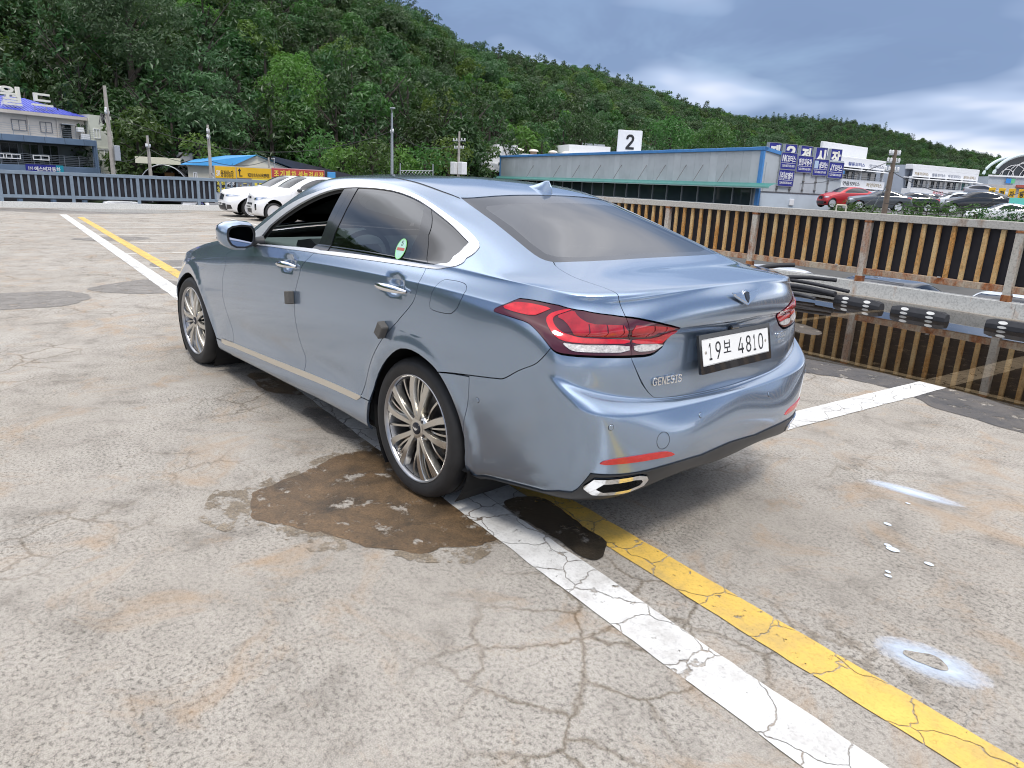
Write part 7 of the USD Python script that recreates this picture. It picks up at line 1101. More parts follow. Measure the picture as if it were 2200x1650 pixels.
# --- blue-roofed office at the left
o = at(0, 300, 68); q = at(205, 300, 76); rz = math.atan2(q[1]-o[1], q[0]-o[0]); W = math.hypot(*(q-o)[:2])
b = thing('office_building', 'cream office block with blue metal roof and big white roof letters at far left', 'building', (o[0], o[1], 0), rz)
X0 = -9.0; Z = dict(f2=.55, s2=1.42, b1=3.22, t1=3.80, ev=5.95)
put(b, 'upper_wall', box(X0, W, 1.6, 9, 3.7, 5.99), CREAM)
put(b, 'eaves', bevel_box(X0-.2, W+.15, 1.2, 1.75, 5.72, 6.06, .03), CREAM)
for k, (x0, x1) in enumerate(((-6.4, -5.2), (-3.3, -2.1), (-.35, .75), (2.0, 3.35), (4.6, 5.75))): win(b, x0, x1, 4.25, 5.25, 1.58, mat('win_frame_dark', (.16, .16, .17), .5), DARKWIN)
dr = put(b, 'door', box(6.65, 7.6, 1.56, 1.60, 3.85, 5.15), DARKWIN)
put(b, 'door_canopy', bevel_box(6.5, 7.75, 1.1, 1.6, 5.15, 5.24, .02), GALV)
for x in (1.9+1.6, 6.25): put(b, 'drain_pipe', tube([(x, 1.52, 3.8), (x, 1.52, 5.7)], .06, 8), CREAM)
put(b, 'air_conditioner', bevel_box(8.0, 8.6, 1.0, 1.4, 4.55, 5.0, .02), WHITE_P); put(b, 'air_conditioner', bevel_box(8.0, 8.75, .3, .7, 3.85, 4.4, .02), WHITE_P)
put(b, 'balcony_slab', bevel_box(X0, W-.1, -.35, 1.6, 3.22, 3.80, .02), FASCIA)
for x in np.arange(X0+1.4, W-.5, 1.9): put(b, 'fascia_joint', box(x-.012, x+.012, -.356, -.35, 3.22, 3.80), INK2)
railing(b, X0, W-.2, -.2, 3.8, .95, 5, 1.45)
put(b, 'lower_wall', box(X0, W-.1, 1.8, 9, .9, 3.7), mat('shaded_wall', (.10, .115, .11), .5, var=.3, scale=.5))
for k in range(8): win(b, X0+.3+k*1.9, X0+1.9+k*1.9, 1.2, 3.1, 1.76, mat('win_frame_dark', (.16, .16, .17), .5), DARKWIN)
put(b, 'pillar', box(W-.45, W-.15, -.3, 0, .5, 3.22), FASCIA); put(b, 'drain_pipe', tube([(W-.2, -.42, -2), (W-.25, -.42, 3.7)], .07, 8), FASCIA)
put(b, 'lower_slab', bevel_box(X0, W, -.35, 1.8, .42, 1.12, .02), FASCIA)
railing(b, X0, W-.3, -.25, 1.12, 1.0, 6, 1.45)
for x in (-3.5, -1.3, -.1, 2.5): put(b, 'bench_frame', join(box(x, x+1.5, -.38, -.30, 1.62, 1.70), box(x, x+1.5, -.38, -.30, 2.0, 2.06), *[box(x+d, x+d+.06, -.38, -.30, 1.7, 2.0) for d in (0, .7, 1.44)]), WHITE_P)
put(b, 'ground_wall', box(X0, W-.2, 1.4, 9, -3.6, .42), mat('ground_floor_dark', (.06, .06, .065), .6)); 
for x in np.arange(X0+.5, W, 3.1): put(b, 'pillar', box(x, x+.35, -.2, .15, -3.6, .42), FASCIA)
rf = trimesh.Trimesh(np.array([(X0-.2, 1.2, 6.06), (W+.15, 1.2, 6.06), (W-3.6, 5.2, 7.5), (X0-.2, 5.2, 7.5), (W+.15, 9.2, 6.06), (X0-.2, 9.2, 6.06)]), np.array([(0, 1, 2), (0, 2, 3), (1, 4, 2), (2, 4, 5), (2, 5, 3)]), process=False)
rp = put(b, 'roof', rf, BLUE_ROOF)
put(rp, 'roof_rib', join(*[tube([(x, 1.2, 6.08), (x, 1.2+4*min(1, max(.05, (W+.1-x)/3.75)), 6.08+1.44*min(1, max(.05, (W+.1-x)/3.75)))], .035, 4) for x in np.arange(X0, W, .38)]), BLUE_ROOF, kind='stuff')
for ch, x, w_, h_ in (('월', 2.2, 1.95, 1.62), ('드', 5.15, 1.9, 1.42)):
    T = frame((x-.85, 2.0, 6.65), (1, 0, 0), (0, 0, 1), (0, -1, 0))
    letters(b, ch, T, h_*.95, IVORY, .30, width=w_, bold=.025, name='roof_letter')
    put(b, 'letter_stand', join(*[box(x-.6+d, x-.55+d, 1.98, 2.04, 6.1, 6.75) for d in (0, 1.1)]), WHITE_P)
sg = put(b, 'banner', box(1.7, 5.2, -.42, -.37, .46, 1.20), NAVY); put(sg, 'banner_end', box(4.5, 5.2, -.425, -.415, .46, 1.20), TEAL)
letters(sg, '(주)', frame((1.9, -.43, .72), (1, 0, 0), (0, 0, 1), (0, -1, 0)), .26, SIGN_W, .02, width=.42, bold=.015); letters(sg, '에스비자동차', frame((2.45, -.43, .66), (1, 0, 0), (0, 0, 1), (0, -1, 0)), .36, SIGN_W, .02, width=2.45, bold=.03)
put(b, 'stair_tower', box(W+.2, W+2.6, 1.0, 6, -3.6, 6.35), PALE); put(b, 'tower_band', box(W+.15, W+2.65, .92, 1.0, 3.05, 3.2), PALE)
win(b, W+.5, W+1.2, 4.05, 5.0, .97); win(b, W+.55, W+2.4, 1.9, 3.0, .97, WHITE_P, DARKWIN, 1); win(b, W+.6, W+1.2, -.2, .7, .97); win(b, W+1.7, W+2.4, -.2, .7, .97)

# --- small shed, tunnel tents and signboards behind the far fence
o = at(383, 352, 60); q = at(700, 378, 64); rz = math.atan2(q[1]-o[1], q[0]-o[0])
sh = thing('workshop_shed', 'low cream workshop shed with bright blue roof behind the far fence', 'building', (o[0], o[1], 0), rz)
put(sh, 'wall', join(box(.6, 9.0, 1.0, 6, -3.6, 1.75)), mat('shed_wall', (.52, .50, .42), .7, var=.15, scale=.8))
put(sh, 'gable', trimesh.Trimesh(np.array([(3.2, .98, 1.85), (9.6, .98, 1.55), (6.1, .98, 2.75)]), np.array([(0, 1, 2)]), process=False), mat('gable_cream', (.70, .67, .56), .7))
put(sh, 'roof', join(trimesh.Trimesh(np.array([(0, .6, 1.75), (4.0, .6, 1.80), (6.1, .8, 2.85), (3.5, 5.5, 2.75), (.9, 5.5, 2.3)]), np.array([(0, 1, 2), (0, 2, 3), (0, 3, 4)]), process=False), trimesh.Trimesh(np.array([(6.1, .7, 2.87), (9.9, .7, 1.62), (9.9, 5.5, 1.62), (6.1, 5.5, 2.87)]), np.array([(0, 1, 2), (0, 2, 3)]), process=False)), mat('bright_blue_roof', (.06, .32, .66), .4, var=.1, scale=.7))
win(sh, 1.0, 1.3, .7, 1.2, .96); win(sh, 2.5, 3.0, .6, 1.2, .96); put(sh, 'notice_board', box(3.15, 4.1, .94, .97, .35, 1.2), SIGN_W); put(sh, 'door', box(2.4, 2.9, .95, .99, -3.4, 1.2), GALV)
tb = thing('tarpaulin_roof', 'dark sloping roof of black sheeting right of the blue-roofed shed', 'roof', (o[0], o[1], 0), rz)
put(tb, 'sheeting', trimesh.Trimesh(np.array([(7.5, 3, 2.85), (14.5, 3, 1.55), (14.5, 9, 1.5), (7.0, 9, 2.9), (7.5, 3, 1.2), (14.5, 3, 1.2)]), np.array([(0, 1, 2), (0, 2, 3), (0, 4, 5), (0, 5, 1)]), process=False), mat('black_tarp', (.035, .035, .045), .5, var=.3, scale=1))
p = at(352, 385, 70)
tt = thing('tunnel_tent', 'black arched tunnel tent with a brown box inside, left of the shed', 'tent', (p[0], p[1], -2.0), rz)
an = np.linspace(0, PI, 15); V = [(2.4*math.cos(a), y, 3.7*math.sin(a)**.8) for y in (0, 5) for a in an]; F = [(i, i+1, 15+i+1) for i in range(14)]+[(i, 15+i+1, 15+i) for i in range(14)]
put(tt, 'cover', trimesh.Trimesh(np.array(V), np.array(F), process=False), mat('tent_black', (.03, .03, .035), .6), True); put(tt, 'hoop', tube([(2.42*math.cos(a), -.02, 3.72*max(math.sin(a), 0)**.8) for a in an], .05, 6), GALV); put(tt, 'end_sheet', box(-2.3, 2.3, 4.8, 4.85, 0, 2.9), VOID); put(tt, 'brown_box', box(-.1, .75, 2, 2.6, 1.3, 3.0), mat('box_brown', (.30, .17, .07), .8)); put(tt, 'header_board', bevel_box(-2.3, 1.6, -.1, -.05, 3.75, 4.35, .02), mat('cream_board', (.66, .64, .50), .7))
p = at(372, 345, 78); wc_ = thing('container_shed', 'pale white panelled container standing behind the tunnel tent', 'shed', (p[0], p[1], 0), rz); put(wc_, 'wall', box(-1.6, 1.9, 0, 3, -2, 3.1), mat('white_tile', (.66, .67, .70), .5, var=.1, scale=2))
p = at(425, 345, 74); t2 = thing('tunnel_tent', 'larger black domed tent behind the blue shed roof', 'tent', (p[0], p[1], -2.2), rz); put(t2, 'cover', trimesh.Trimesh(np.array([(x*1.7, y, z*1.22) for x, y, z in V]), np.array(F), process=False), mat('tent_black', (.03, .03, .035), .6), True)
def signboard(name, label, px0, px1, D0, D1, z0, z1, base=-3.5):
    a, c = at(px0, 380, D0), at(px1, 380, D1); r = math.atan2(c[1]-a[1], c[0]-a[0]); w_ = math.hypot(*(c-a)[:2])
    t = thing(name, label, 'sign', (a[0], a[1], 0), r); put(t, 'back_panel', box(-.05, w_+.05, .02, .08, base, z1+.05), mat('hoarding_grey', (.42, .45, .48), .5, var=.1, scale=1)); return t, w_
s1, w1 = signboard('signboard', 'yellow and black signboard left of the arrow sign behind the fence', 463, 507, 50, 51.3, -.6, 1.72)
put(s1, 'yellow_field', box(0, w1, -.01, .02, .95, 1.72), YELLOW); put(s1, 'black_field', box(0, w1, -.012, .02, .02, .93), INK2)
sign_text(s1, 'SK', .22, 1.10, .34, SIGN_W, -.012, .30, .01, .03); sign_text(s1, '용정성능장', .90, 1.06, .42, INK2, -.012, .98, .01, .01)
for z in (.52, .06): sign_text(s1, 'Speed', .36, z, .30, YELLOW2, -.014, .56, .01, .03); sign_text(s1, '검차보증', 1.06, z, .32, SIGN_W, -.014, .70, .01, .03)
s2, w2 = signboard('signboard', 'yellow signboard with bent black arrow behind the fence', 509, 583, 51.4, 53.6, -.6, 1.72)
put(s2, 'yellow_field', box(0, w2, -.01, .02, 1.00, 1.72), YELLOW); put(s2, 'grey_field', box(0, w2*.41, -.012, .02, -.5, .98), SIGN_GREY); put(s2, 'lemon_field', box(w2*.415, w2, -.012, .02, -.2, .98), YELLOW2)
put(s2, 'arrow', moved(extrude(unary_union([sbox(.12, 0, .19, .42), sbox(.12, 0, .36, .07), Polygon([(.02, .36), (.155, .56), (.29, .36)])]), .01), frame((.06, -.012, 1.10), (1, 0, 0), (0, 0, 1), (0, -1, 0))), INK2)
sign_text(s2, 'KB차차차스타옥평택점', w2*.62, 1.10, .26, INK2, -.012, w2*.62, .01, .01); sign_text(s2, '차차차', w2*.2, .12, .26, SIGN_W, -.014, w2*.32, .01, .02)
put(s2, 'car_outline', tube([(w2*.08, -.02, .48), (w2*.16, -.02, .60), (w2*.24, -.02, .62), (w2*.34, -.02, .50)], .02, 5), YELLOW2)
s3, w3 = signboard('signboard', 'red signboard with yellow writing between the yellow signs and the saloon roof', 584, 697, 53.7, 58.5, -.6, 1.72)
put(s3, 'red_field', box(0, w3, -.01, .02, 1.14, 1.76), RED_S); put(s3, 'pink_edge', box(0, w3, -.008, .02, 1.765, 1.82), mat('pink_edge', (.70, .38, .38), .5))
sign_text(s3, '조기폐차', w3*.24, 1.22, .44, YELLOW2, -.012, w3*.40, .01, .03, gap=.3); sign_text(s3, '성능검사장', w3*.73, 1.22, .44, YELLOW2, -.012, w3*.49, .01, .03, gap=.3)
p = at(704, 372, 60); bx_ = thing('blue_cabinet', 'bright blue upright cabinet at the right end of the red signboard', 'cabinet', (p[0], p[1], 0), rz); put(bx_, 'body', bevel_box(0, .62, 0, .5, -3.5, 1.72, .02), mat('cabinet_blue', (.06, .28, .60), .45)); put(bx_, 'door', box(.05, .57, -.015, 0, -3, 1.6), mat('cabinet_blue2', (.08, .33, .66), .45))

# --- white office behind the long shed
o = at(990, 366, 105); q = at(1080, 366, 107); rz = math.atan2(q[1]-o[1], q[0]-o[0])
wb = thing('office_building', 'white two-storey office with roof ventilators behind the left end of the long shed', 'building', (o[0], o[1], 0), rz)
put(wb, 'lower_block', box(0, 15, 0, 10, 3.0, 4.15), WHITE_P); put(wb, 'ground_wall', box(.2, 15, .6, 10, -1, 3.0), BRICK); put(wb, 'upper_block', box(3.5, 17, .5, 10, 4.15, 5.75), WHITE_P); put(wb, 'roof_block', box(5.8, 9.0, 2, 6, 5.75, 6.9), WHITE_P); put(wb, 'roof_block', box(17.6, 24.5, 3, 9, 5.4, 7.6), WHITE_P); put(wb, 'long_wing', box(9, 26, 1.5, 10, 2, 5.72), WHITE_P)
for x in (0, 3.3, 6.5, 9.7): put(wb, 'pillar', box(x, x+.35, -.02, .3, -1, 3.0), WHITE_P)
win(wb, 6.6, 9.4, 4.25, 5.05, .45, BRICK, DARKWIN, 2)
for x in (1.5, 4.6, 7.9): win(wb, x, x+1.2, 1.6, 2.6, .55)
for x in (9.6, 11.9, 15.0, 17.2): v = put(wb, 'roof_ventilator', lathe([(.5, 0), (.5, .5)], 12), mat('vent_brown', (.28, .19, .13), .7)); UsdGeom.Xformable(v).AddTranslateOp().Set(Gf.Vec3d(x, 3, 5.75)); put(v, 'cap', lathe([(.75, .5), (.62, .72), (.05, .86)], 12), mat('vent_cap', (.70, .66, .58), .6))
put(wb, 'roof_plant', join(*[tube([(20+k*.5, 4, 7.0), (20.2+k*.5, 4, 8.0), (20.4+k*.5, 4, 7.9)], .05, 5) for k in range(6)], box(21, 24, 4, 5, 7.6, 7.95)), GALV)

# --- long grey shed with blue trim, green awning and navy boards
A = np.array([34.34, -48.5, 0]); ang = math.radians(180-9.3)
# local x runs from the right-hand corner towards the far left end; the end wall runs away along local +y
L_ = 50.3; EW = 9.3
ws = thing('long_shed', 'long grey panelled shed with blue trim and green awning beyond the rusty fence', 'building', (A[0], A[1], 0), math.radians(-9.3))
put(ws, 'front_wall', box(.35, L_, -.12, .0, 2.35, 4.95), PANEL_GREY)
put(ws, 'core', box(.02, L_-.02, -EW+.05, -.25, .0, 4.6), PANEL_GREY)
for k, x in enumerate(np.arange(.35, L_-.5, 1.0)):
    put(ws, 'wall_panel', box(x+.008, x+.992, .0, .028 if k % 2 else .033, 2.36, 4.94), PANEL_GREY if k % 5 else mat('panel_grey2', (.50, .53, .55), .55, var=.12, scale=.6))
put(ws, 'parapet_trim', bevel_box(-.1, L_+.1, -.3, .12, 4.95, 5.22, .02), TRIM_BLUE)
put(ws, 'corner_trim', bevel_box(-.06, .34, -.10, .10, .1, 4.95, .02), TRIM_BLUE); put(ws, 'corner_trim', bevel_box(L_-.3, L_+.06, -.1, .1, 0, 4.95, .02), TRIM_BLUE)
for x in (4.0, 7.2, 9.5, 12.6, 15.6, 20.0, 24.0, 28.5, 33.0, 40.0): put(ws, 'stay_rod', tube([(x, .95, 2.42), (x-.05, .05, 3.85)], .025, 5), mat('rod_dark', (.12, .11, .10), .6))
aw = [(-1.9, 0), (L_-.5, 0)]
pf = [(.0, 2.42), (.35, 2.40), (.75, 2.32), (1.0, 2.18), (1.02, 2.06)]
V = np.array([(x, y, z) for x in (-2.0, -1.6, L_) for y, z in pf]); V[:5, 2] -= .05; n = 5
put(ws, 'awning', trimesh.Trimesh(V, np.array([f for i in range(2) for j in range(n-1) for f in ((i*n+j, i*n+j+1, (i+1)*n+j+1), (i*n+j, (i+1)*n+j+1, (i+1)*n+j))]), process=False), GREEN_AWN, True)
put(ws, 'awning_edge', box(-2.0, L_, 1.0, 1.04, 1.99, 2.06), mat('awning_pale', (.30, .38, .37), .5))
for k in range(22):
    x = .9+k*2.25; put(ws, 'shopfront_glass', box(x+.05, x+2.2, -.18, -.14, .62, 2.0), GLASS_FAR); put(ws, 'mullion', box(x-.04, x+.05, -.2, -.05, 0, 2.05), GALV)
    d = put(ws, 'dado_panel', box(x+.1, x+2.15, -.16, -.06, .0, .6), mat('dado_white', (.34, .38, .37), .5))
    for g in (0, 1.02): put(d, 'vent_grille', box(x+.22+g, x+1.0+g, -.065, -.045, .24, .50), INK2)
put(ws, 'ledge', box(-.5, L_, -.2, 1.5, -.6, -.02), mat('ledge_grey', (.3, .3, .3), .8))
railing(ws, -1.8, L_*.8, 1.35, -.02, .66, 3, .22, RAIL)
# end wall: seen square on from the right
ew = put(ws, 'end_wall', trimesh.Trimesh(np.array([(0, 0, 0), (0, -EW, 0), (0, -EW, 3.55), (0, 0, 4.95)])+[-.001, 0, 0], np.array([(0, 1, 2), (0, 2, 3)]), process=False), PANEL_GREY)
put(ws, 'end_trim', trimesh.convex.convex_hull(np.array([(a, y, z+d) for a in (-.10, .05) for y, z in ((.1, 4.96), (-EW-.1, 3.53)) for d in (0, .27)])), TRIM_BLUE)
put(ws, 'end_skirting', box(-.06, -.003, -EW, -.12, .0, 1.70), PANEL_LIGHT); put(ws, 'skirting_cap', box(-.09, -.003, -EW, -.12, 1.705, 1.78), mat('cap_dark', (.10, .10, .11), .5))
for k, y in enumerate(np.arange(-.35, -EW+.6, -1.45)):
    zt = 4.85-(-y)/EW*1.4-.72
    put(ws, 'end_panel', box(-.035, -.004, y-1.42, y, 1.80, zt), PANEL_GREY)
    if k: put(ws, 'clamp_rail', join(tube([(-.07, y+.06, 1.8), (-.07, y+.06, zt)], .018, 4), tube([(-.07, y-.06, 1.8), (-.07, y-.06, zt)], .018, 4), *[box(-.1, -.05, y-.12, y+.12, z, z+.07) for z in (2.0, 2.7, 3.3) if z < zt]), mat('rod_dark', (.12, .11, .10), .6))
put(ws, 'meter_box', bevel_box(-.16, -.06, -3.9, -3.4, .75, 1.25, .02), SIGN_W)
# boards standing on the end wall; local frame: x = along -y of the shed (viewer's right), facing local -x
c9, s9 = math.cos(math.radians(-9.3)), math.sin(math.radians(-9.3))
def W_(x, y, z): return np.array([A[0]+c9*x-s9*y, A[1]+s9*x+c9*y, z])
def end_board(name, label, y0, y1, z0, z1, m, cat='sign', thick=.12, off=-.16):
    o_ = W_(off, y0, z0); t = thing(name, label, cat, tuple(o_), math.radians(-9.3-90)); w_ = y0-y1; put(t, 'panel', bevel_box(0, w_, 0, thick, 0, z1-z0, .015), m)
    put(t, 'panel_frame', join(box(-.03, 0, -.02, thick, -.03, z1-z0+.03), box(w_, w_+.03, -.02, thick, -.03, z1-z0+.03), box(0, w_, -.02, thick, -.03, 0), box(0, w_, -.02, thick, z1-z0, z1-z0+.03)), GALV); return t, w_, z1-z0
for k, (txt, y0, zz, lab) in enumerate((('NK모터스', -1.75, 3.62, 'navy dealer board first of the upper four on the shed end'), ('한강자동차', -3.62, 3.46, 'navy dealer board second of the upper four on the shed end'), ('생모터스', -5.50, 3.30, 'navy dealer board with pale patch, third of the upper four'), ('JY모터스', -7.36, 3.16, 'navy dealer board fourth of the upper four on the shed end'), ('(주)로엠카', -1.72, 2.28, 'navy dealer board hung alone below the upper four'))):
    t, w_, h_ = end_board('dealer_board', lab, y0, y0-1.72, zz, zz+1.27, NAVY)
    x0 = w_*.5
    if k == 2: put(t, 'pale_patch', box(.1, .55, -.005, .0, .55, 1.15), mat('patch_blue', (.45, .58, .72), .5)); x0 = w_*.66
    sign_text(t, txt, x0, .60, .48, SIGN_W, -.004, w_*(.86 if k != 2 else .58), .02, .03); put(t, 'rule', box(.08, w_-.08, -.006, 0, .46, .49), SIGN_W)
    sign_text(t, ('T.535-5007 F.535-5005', 'T.462-4599 F.462-2094', 'T.537-5006 F.537-5400', 'T.533-5006 F.533-5200', 'T.1599-0878 F.0533-544-871')[k], w_*.5, .17, .17, SIGN_W, -.004, w_*.82, .01, .02)
for k, ch in enumerate('제2전시장'):
    t, w_, h_ = end_board('roof_letter_board', 'navy roof-top board with white character, %s of the row of five' % ('first', 'second', 'third', 'fourth', 'fifth')[k], -.95-1.78*k, -2.25-1.78*k, 4.35-.20*k, 5.62-.02*k, NAVY, thick=.3, off=.5)
    sign_text(t, ch, w_*.5, h_-1.16, 1.0, IVORY, -.004, w_*.80, .03, .05)
    put(t, 'stand', join(box(.1, .18, .1, .16, -1.2, -.03), box(w_-.18, w_-.1, .1, .16, -1.2, -.03)), GALV)
# number 2 board on the shed roof
o_ = W_(22.6, -1.0, 5.2); t = thing('number_board', 'tall white board with black number 2 standing on the long shed roof', 'sign', tuple(o_), math.radians(-122))
put(t, 'panel', bevel_box(0, 2.55, 0, .22, 0, 2.35, .02), SIGN_W); sign_text(t, '2', 1.35, .42, 1.45, INK2, -.004, .92, .03, .03); put(t, 'side_edge', box(2.551, 2.62, .0, .5, 0, 2.33), WHITE_P)

# --- two white dealer buildings further right
def dealer(label, px0, px1, D0, D1, z, nwin, up, low, top=None):
    a, c = at(px0, 400, D0), at(px1, 400, D1); r = math.atan2(c[1]-a[1], c[0]-a[0]); w_ = math.hypot(*(c-a)[:2])
    t = thing('dealer_building', label, 'building', (a[0], a[1], 0), r); zb, zs, zl, zw, zf0, zf1, zt = z
    put(t, 'wall', box(0, w_, .8, 9, zb, zt-.1), mat('dealer_grey', (.40, .44, .50), .6, var=.08, scale=.6)); put(t, 'parapet', bevel_box(-.1, w_+.1, -.2, .8, zf1+.3, zt, .03), WHITE_P)
    put(t, 'upper_sign', box(.05, w_-.05, -.26, -.2, zf1-.62, zf1+.3), SIGN_W); put(t, 'canopy', trimesh.convex.convex_hull(np.array([(x, y, zz) for x in (-.1, w_+.2) for y, zz in ((.8, zf1-.62), (.8, zf1-.75), (-1.0, zf1-.95), (-1.0, zf1-.90))])), WHITE_P)
    put(t, 'lower_sign', box(-.05, w_, -.46, -.40, zl, zl+.95), SIGN_W); put(t, 'balcony', box(-.05, w_, -.40, .8, zl+.1, zl+.85), WHITE_P); put(t, 'lower_canopy', trimesh.convex.convex_hull(np.array([(x, y, zz) for x in (-.05, w_+.1) for y, zz in ((.8, zl), (.8, zl-.12), (-1.0, zl-.38), (-1.0, zl-.3))])), WHITE_P)
    railing(t, 0, w_, -.30, zl+.95, .45, 2, 2.6, WHITE_P)
    ww = w_/nwin
    for k in range(nwin):
        put(t, 'pillar', box(k*ww, k*ww+.28, -.2, .1, zb, zf1-.6), WHITE_P); win(t, k*ww+.35, (k+1)*ww-.08, zl+1.0, zf1-.95, .7, GALV, TEALGLASS if (k == nwin-1 and nwin > 2) else DARKWIN, 2, .08); win(t, k*ww+.35, (k+1)*ww-.08, zb+.1, zl-.45, .7, GALV, GLASS_FAR, 2, .08)
    put(t, 'pillar', box(w_-.28, w_, -.2, .1, zb, zf1-.6), WHITE_P)
    for tx, f, m in up: sign_text(t, tx, w_*f, zf1-.40, .36, m, -.265, w_*.20 if len(up) > 2 else w_*.34, .01, .02)
    for tx, f, m in low: sign_text(t, tx, w_*f, zl+.28, .42, m, -.465, w_*.17 if len(low) > 2 else w_*.34, .01, .02)
    if top: put(t, 'roof_board', bevel_box(-.5, w_*.86, 1.5, 1.8, zt+.02, zt+1.5, .03), WHITE_P)
    return t
TXB = mat('sign_blue', (.03, .06, .25), .5); TXG = mat('sign_grey_text', (.22, .24, .30), .5); TXO = mat('sign_tan_text', (.36, .28, .16), .5); TXR = mat('sign_red_text', (.55, .06, .08), .5)
dealer('white two-storey dealer building with blank roof board, partly behind the shed boards', 1786, 1891, 84, 92, (.6, 0, 2.75, 0, 0, 5.65, 6.15), 2, (('월동모터스', .38, TXB), ('코모어스', .80, TXG)), (('면음모터스', .30, INK2), ('하얀모터스', .78, TXO)), True)
dealer('white two-storey dealer building with four balcony windows, second from the arched hall', 1951, 2094, 96, 104, (.7, 0, 2.35, 0, 0, 5.3, 6.2), 4, (('자동차모터스', .13, TXO), ('월동모터스', .38, TXG), ('하얀모터스', .62, TXG), ('로터스모터스', .86, TXO)), (('코모어스', .40, TXR), ('면음모터스', .64, TXO), ('하얀모터스', .87, TXO)))
a, c = at(1894, 400, 108), at(1952, 400, 97); r = math.atan2(c[1]-a[1], c[0]-a[0]); t = thing('side_annex', 'grey clad annex with outside stairs between the two white dealer buildings', 'building', (a[0], a[1], 0), r)
w_ = math.hypot(*(c-a)[:2]); put(t, 'wall', box(0, w_, 0, .5, .5, 5.7), mat('annex_grey', (.24, .28, .36), .6, var=.08, scale=.6))
for z in np.arange(.8, 5.6, .35): put(t, 'cladding_board', box(0, w_, -.03, .0, z, z+.32), mat('annex_grey', (.24, .28, .36), .6))
put(t, 'door', box(w_-2.2, w_-1.2, -.06, -.03, 2.6, 4.4), DARKWIN); put(t, 'door_canopy', bevel_box(w_-3, w_-.4, -1.2, -.03, 4.7, 4.85, .02), WHITE_P); put(t, 'stairs', join(*[box(2+k*.3, 2.3+k*.3, -1.6, -.5, .5+k*.2, .62+k*.2) for k in range(11)]), GALV); railing(t, 1.5, w_-1, -1.5, 2.6, 1.0, 4, 1.2)
# --- arched hall, yellow letter boards, green canopy
a = at(2118, 400, 150); c = at(2300, 400, 150); r = math.atan2(c[1]-a[1], c[0]-a[0])
t = thing('arched_hall', 'hall with white arched lattice gable at the right edge', 'building', (a[0], a[1], 0), r)
put(t, 'wall', box(.3, 22, 0, 12, 1, 7.2), mat('hall_grey', (.36, .40, .44), .6, var=.1, scale=.5)); put(t, 'lower_band', box(-3, 22, -3, 0, 1, 5.6), mat('hall_pale', (.52, .50, .48), .7, var=.12, scale=.5)); put(t, 'cornice', box(0, 22, -.3, 0, 7.2, 7.5), WHITE_P)
cx, R_ = 8.2, 7.4; an = np.linspace(.12, PI-.12, 25)
put(t, 'arch_rim', join(tube([(cx+R_*math.cos(q_), -.2, 7.2+4.6*math.sin(q_)) for q_ in an], .32, 8), tube([(cx+R_*.92*math.cos(q_), 4, 7.2+4.3*math.sin(q_)) for q_ in an], .3, 8)), mat('arch_white', (.66, .74, .74), .45))
put(t, 'gable_glass', trimesh.Trimesh(np.array([(cx+R_*math.cos(q_), .05, 7.2+4.5*math.sin(q_)) for q_ in an]+[(cx, .05, 7.2)]), np.array([(i, i+1, 25) for i in range(24)]), process=False), DARKWIN)
lat = [tube([(cx+dx+rr*math.cos(q_), -.1, 7.4+rr*.9*math.sin(q_)) for q_ in np.linspace(0, PI, 11)], .07, 5) for dx, rr in ((0, 3.6), (0, 2.0), (-3.2, 2.4), (3.2, 2.4), (-4.6, 1.4), (4.6, 1.4), (-1.6, 2.8), (1.6, 2.8))]
put(t, 'lattice', join(*lat), WHITE_P)
put(t, 'logo_block', box(3.6, 4.6, -.33, -.3, 6.0, 6.9), mat('logo_blue', (.03, .22, .62), .5)); put(t, 'logo_block', box(4.62, 5.4, -.33, -.3, 6.0, 6.9), mat('logo_green', (.12, .45, .22), .5)); put(t, 'red_awning', box(4, 22, -3.6, -3, 5.2, 5.7), mat('red_awning', (.45, .10, .07), .6))
yb_lab = ('first yellow lettered board by the green canopy', 'second yellow lettered board by the green canopy', 'third yellow lettered board by the green canopy', 'last yellow lettered board at the right edge')
for k, ch in enumerate('대전자동'):
    p = at(2131+k*21.5, 412+k*1.2, 82); t = thing('letter_board', yb_lab[k], 'sign', tuple(p-np.array([0, 0, .6])), math.radians(-150)); put(t, 'panel', bevel_box(-.32, .32, 0, .1, 0, 1.05, .02), YELLOW); sign_text(t, ch, 0, .22, .58, INK2, -.004, .42, .02, .03); put(t, 'post', box(-.04, .04, .1, .16, -2.5, 1.0), GALV)
a, c = at(2137, 440, 60), at(2240, 444, 58); r = math.atan2(c[1]-a[1], c[0]-a[0]); t = thing('canopy_tent', 'green fabric canopy at the right edge above the hedge', 'canopy', (a[0], a[1], 0), r)
V = np.array([(0, 0, 1.62), (6, 0, 1.62), (6, 3, 2.2), (0, 3, 2.2), (0, -.05, .95), (1.5, -.02, 1.02), (3, -.06, .94), (4.5, -.02, 1.0), (6, -.05, .92), (1.5, 0, 1.62), (3, 0, 1.62), (4.5, 0, 1.62)])
put(t, 'fabric', trimesh.Trimesh(V, np.array([(0, 1, 2), (0, 2, 3), (0, 4, 5), (0, 5, 9), (9, 5, 6), (9, 6, 10), (10, 6, 7), (10, 7, 11), (11, 7, 8), (11, 8, 1)]), process=False), mat('canopy_green', (.01, .24, .20), .6, var=.15, scale=2)); put(t, 'pole', join(*[tube([(x, y, -.5), (x, y, 1.65)], .04, 6) for x in (.1, 3, 5.9) for y in (.1, 2.9)]), GALV)

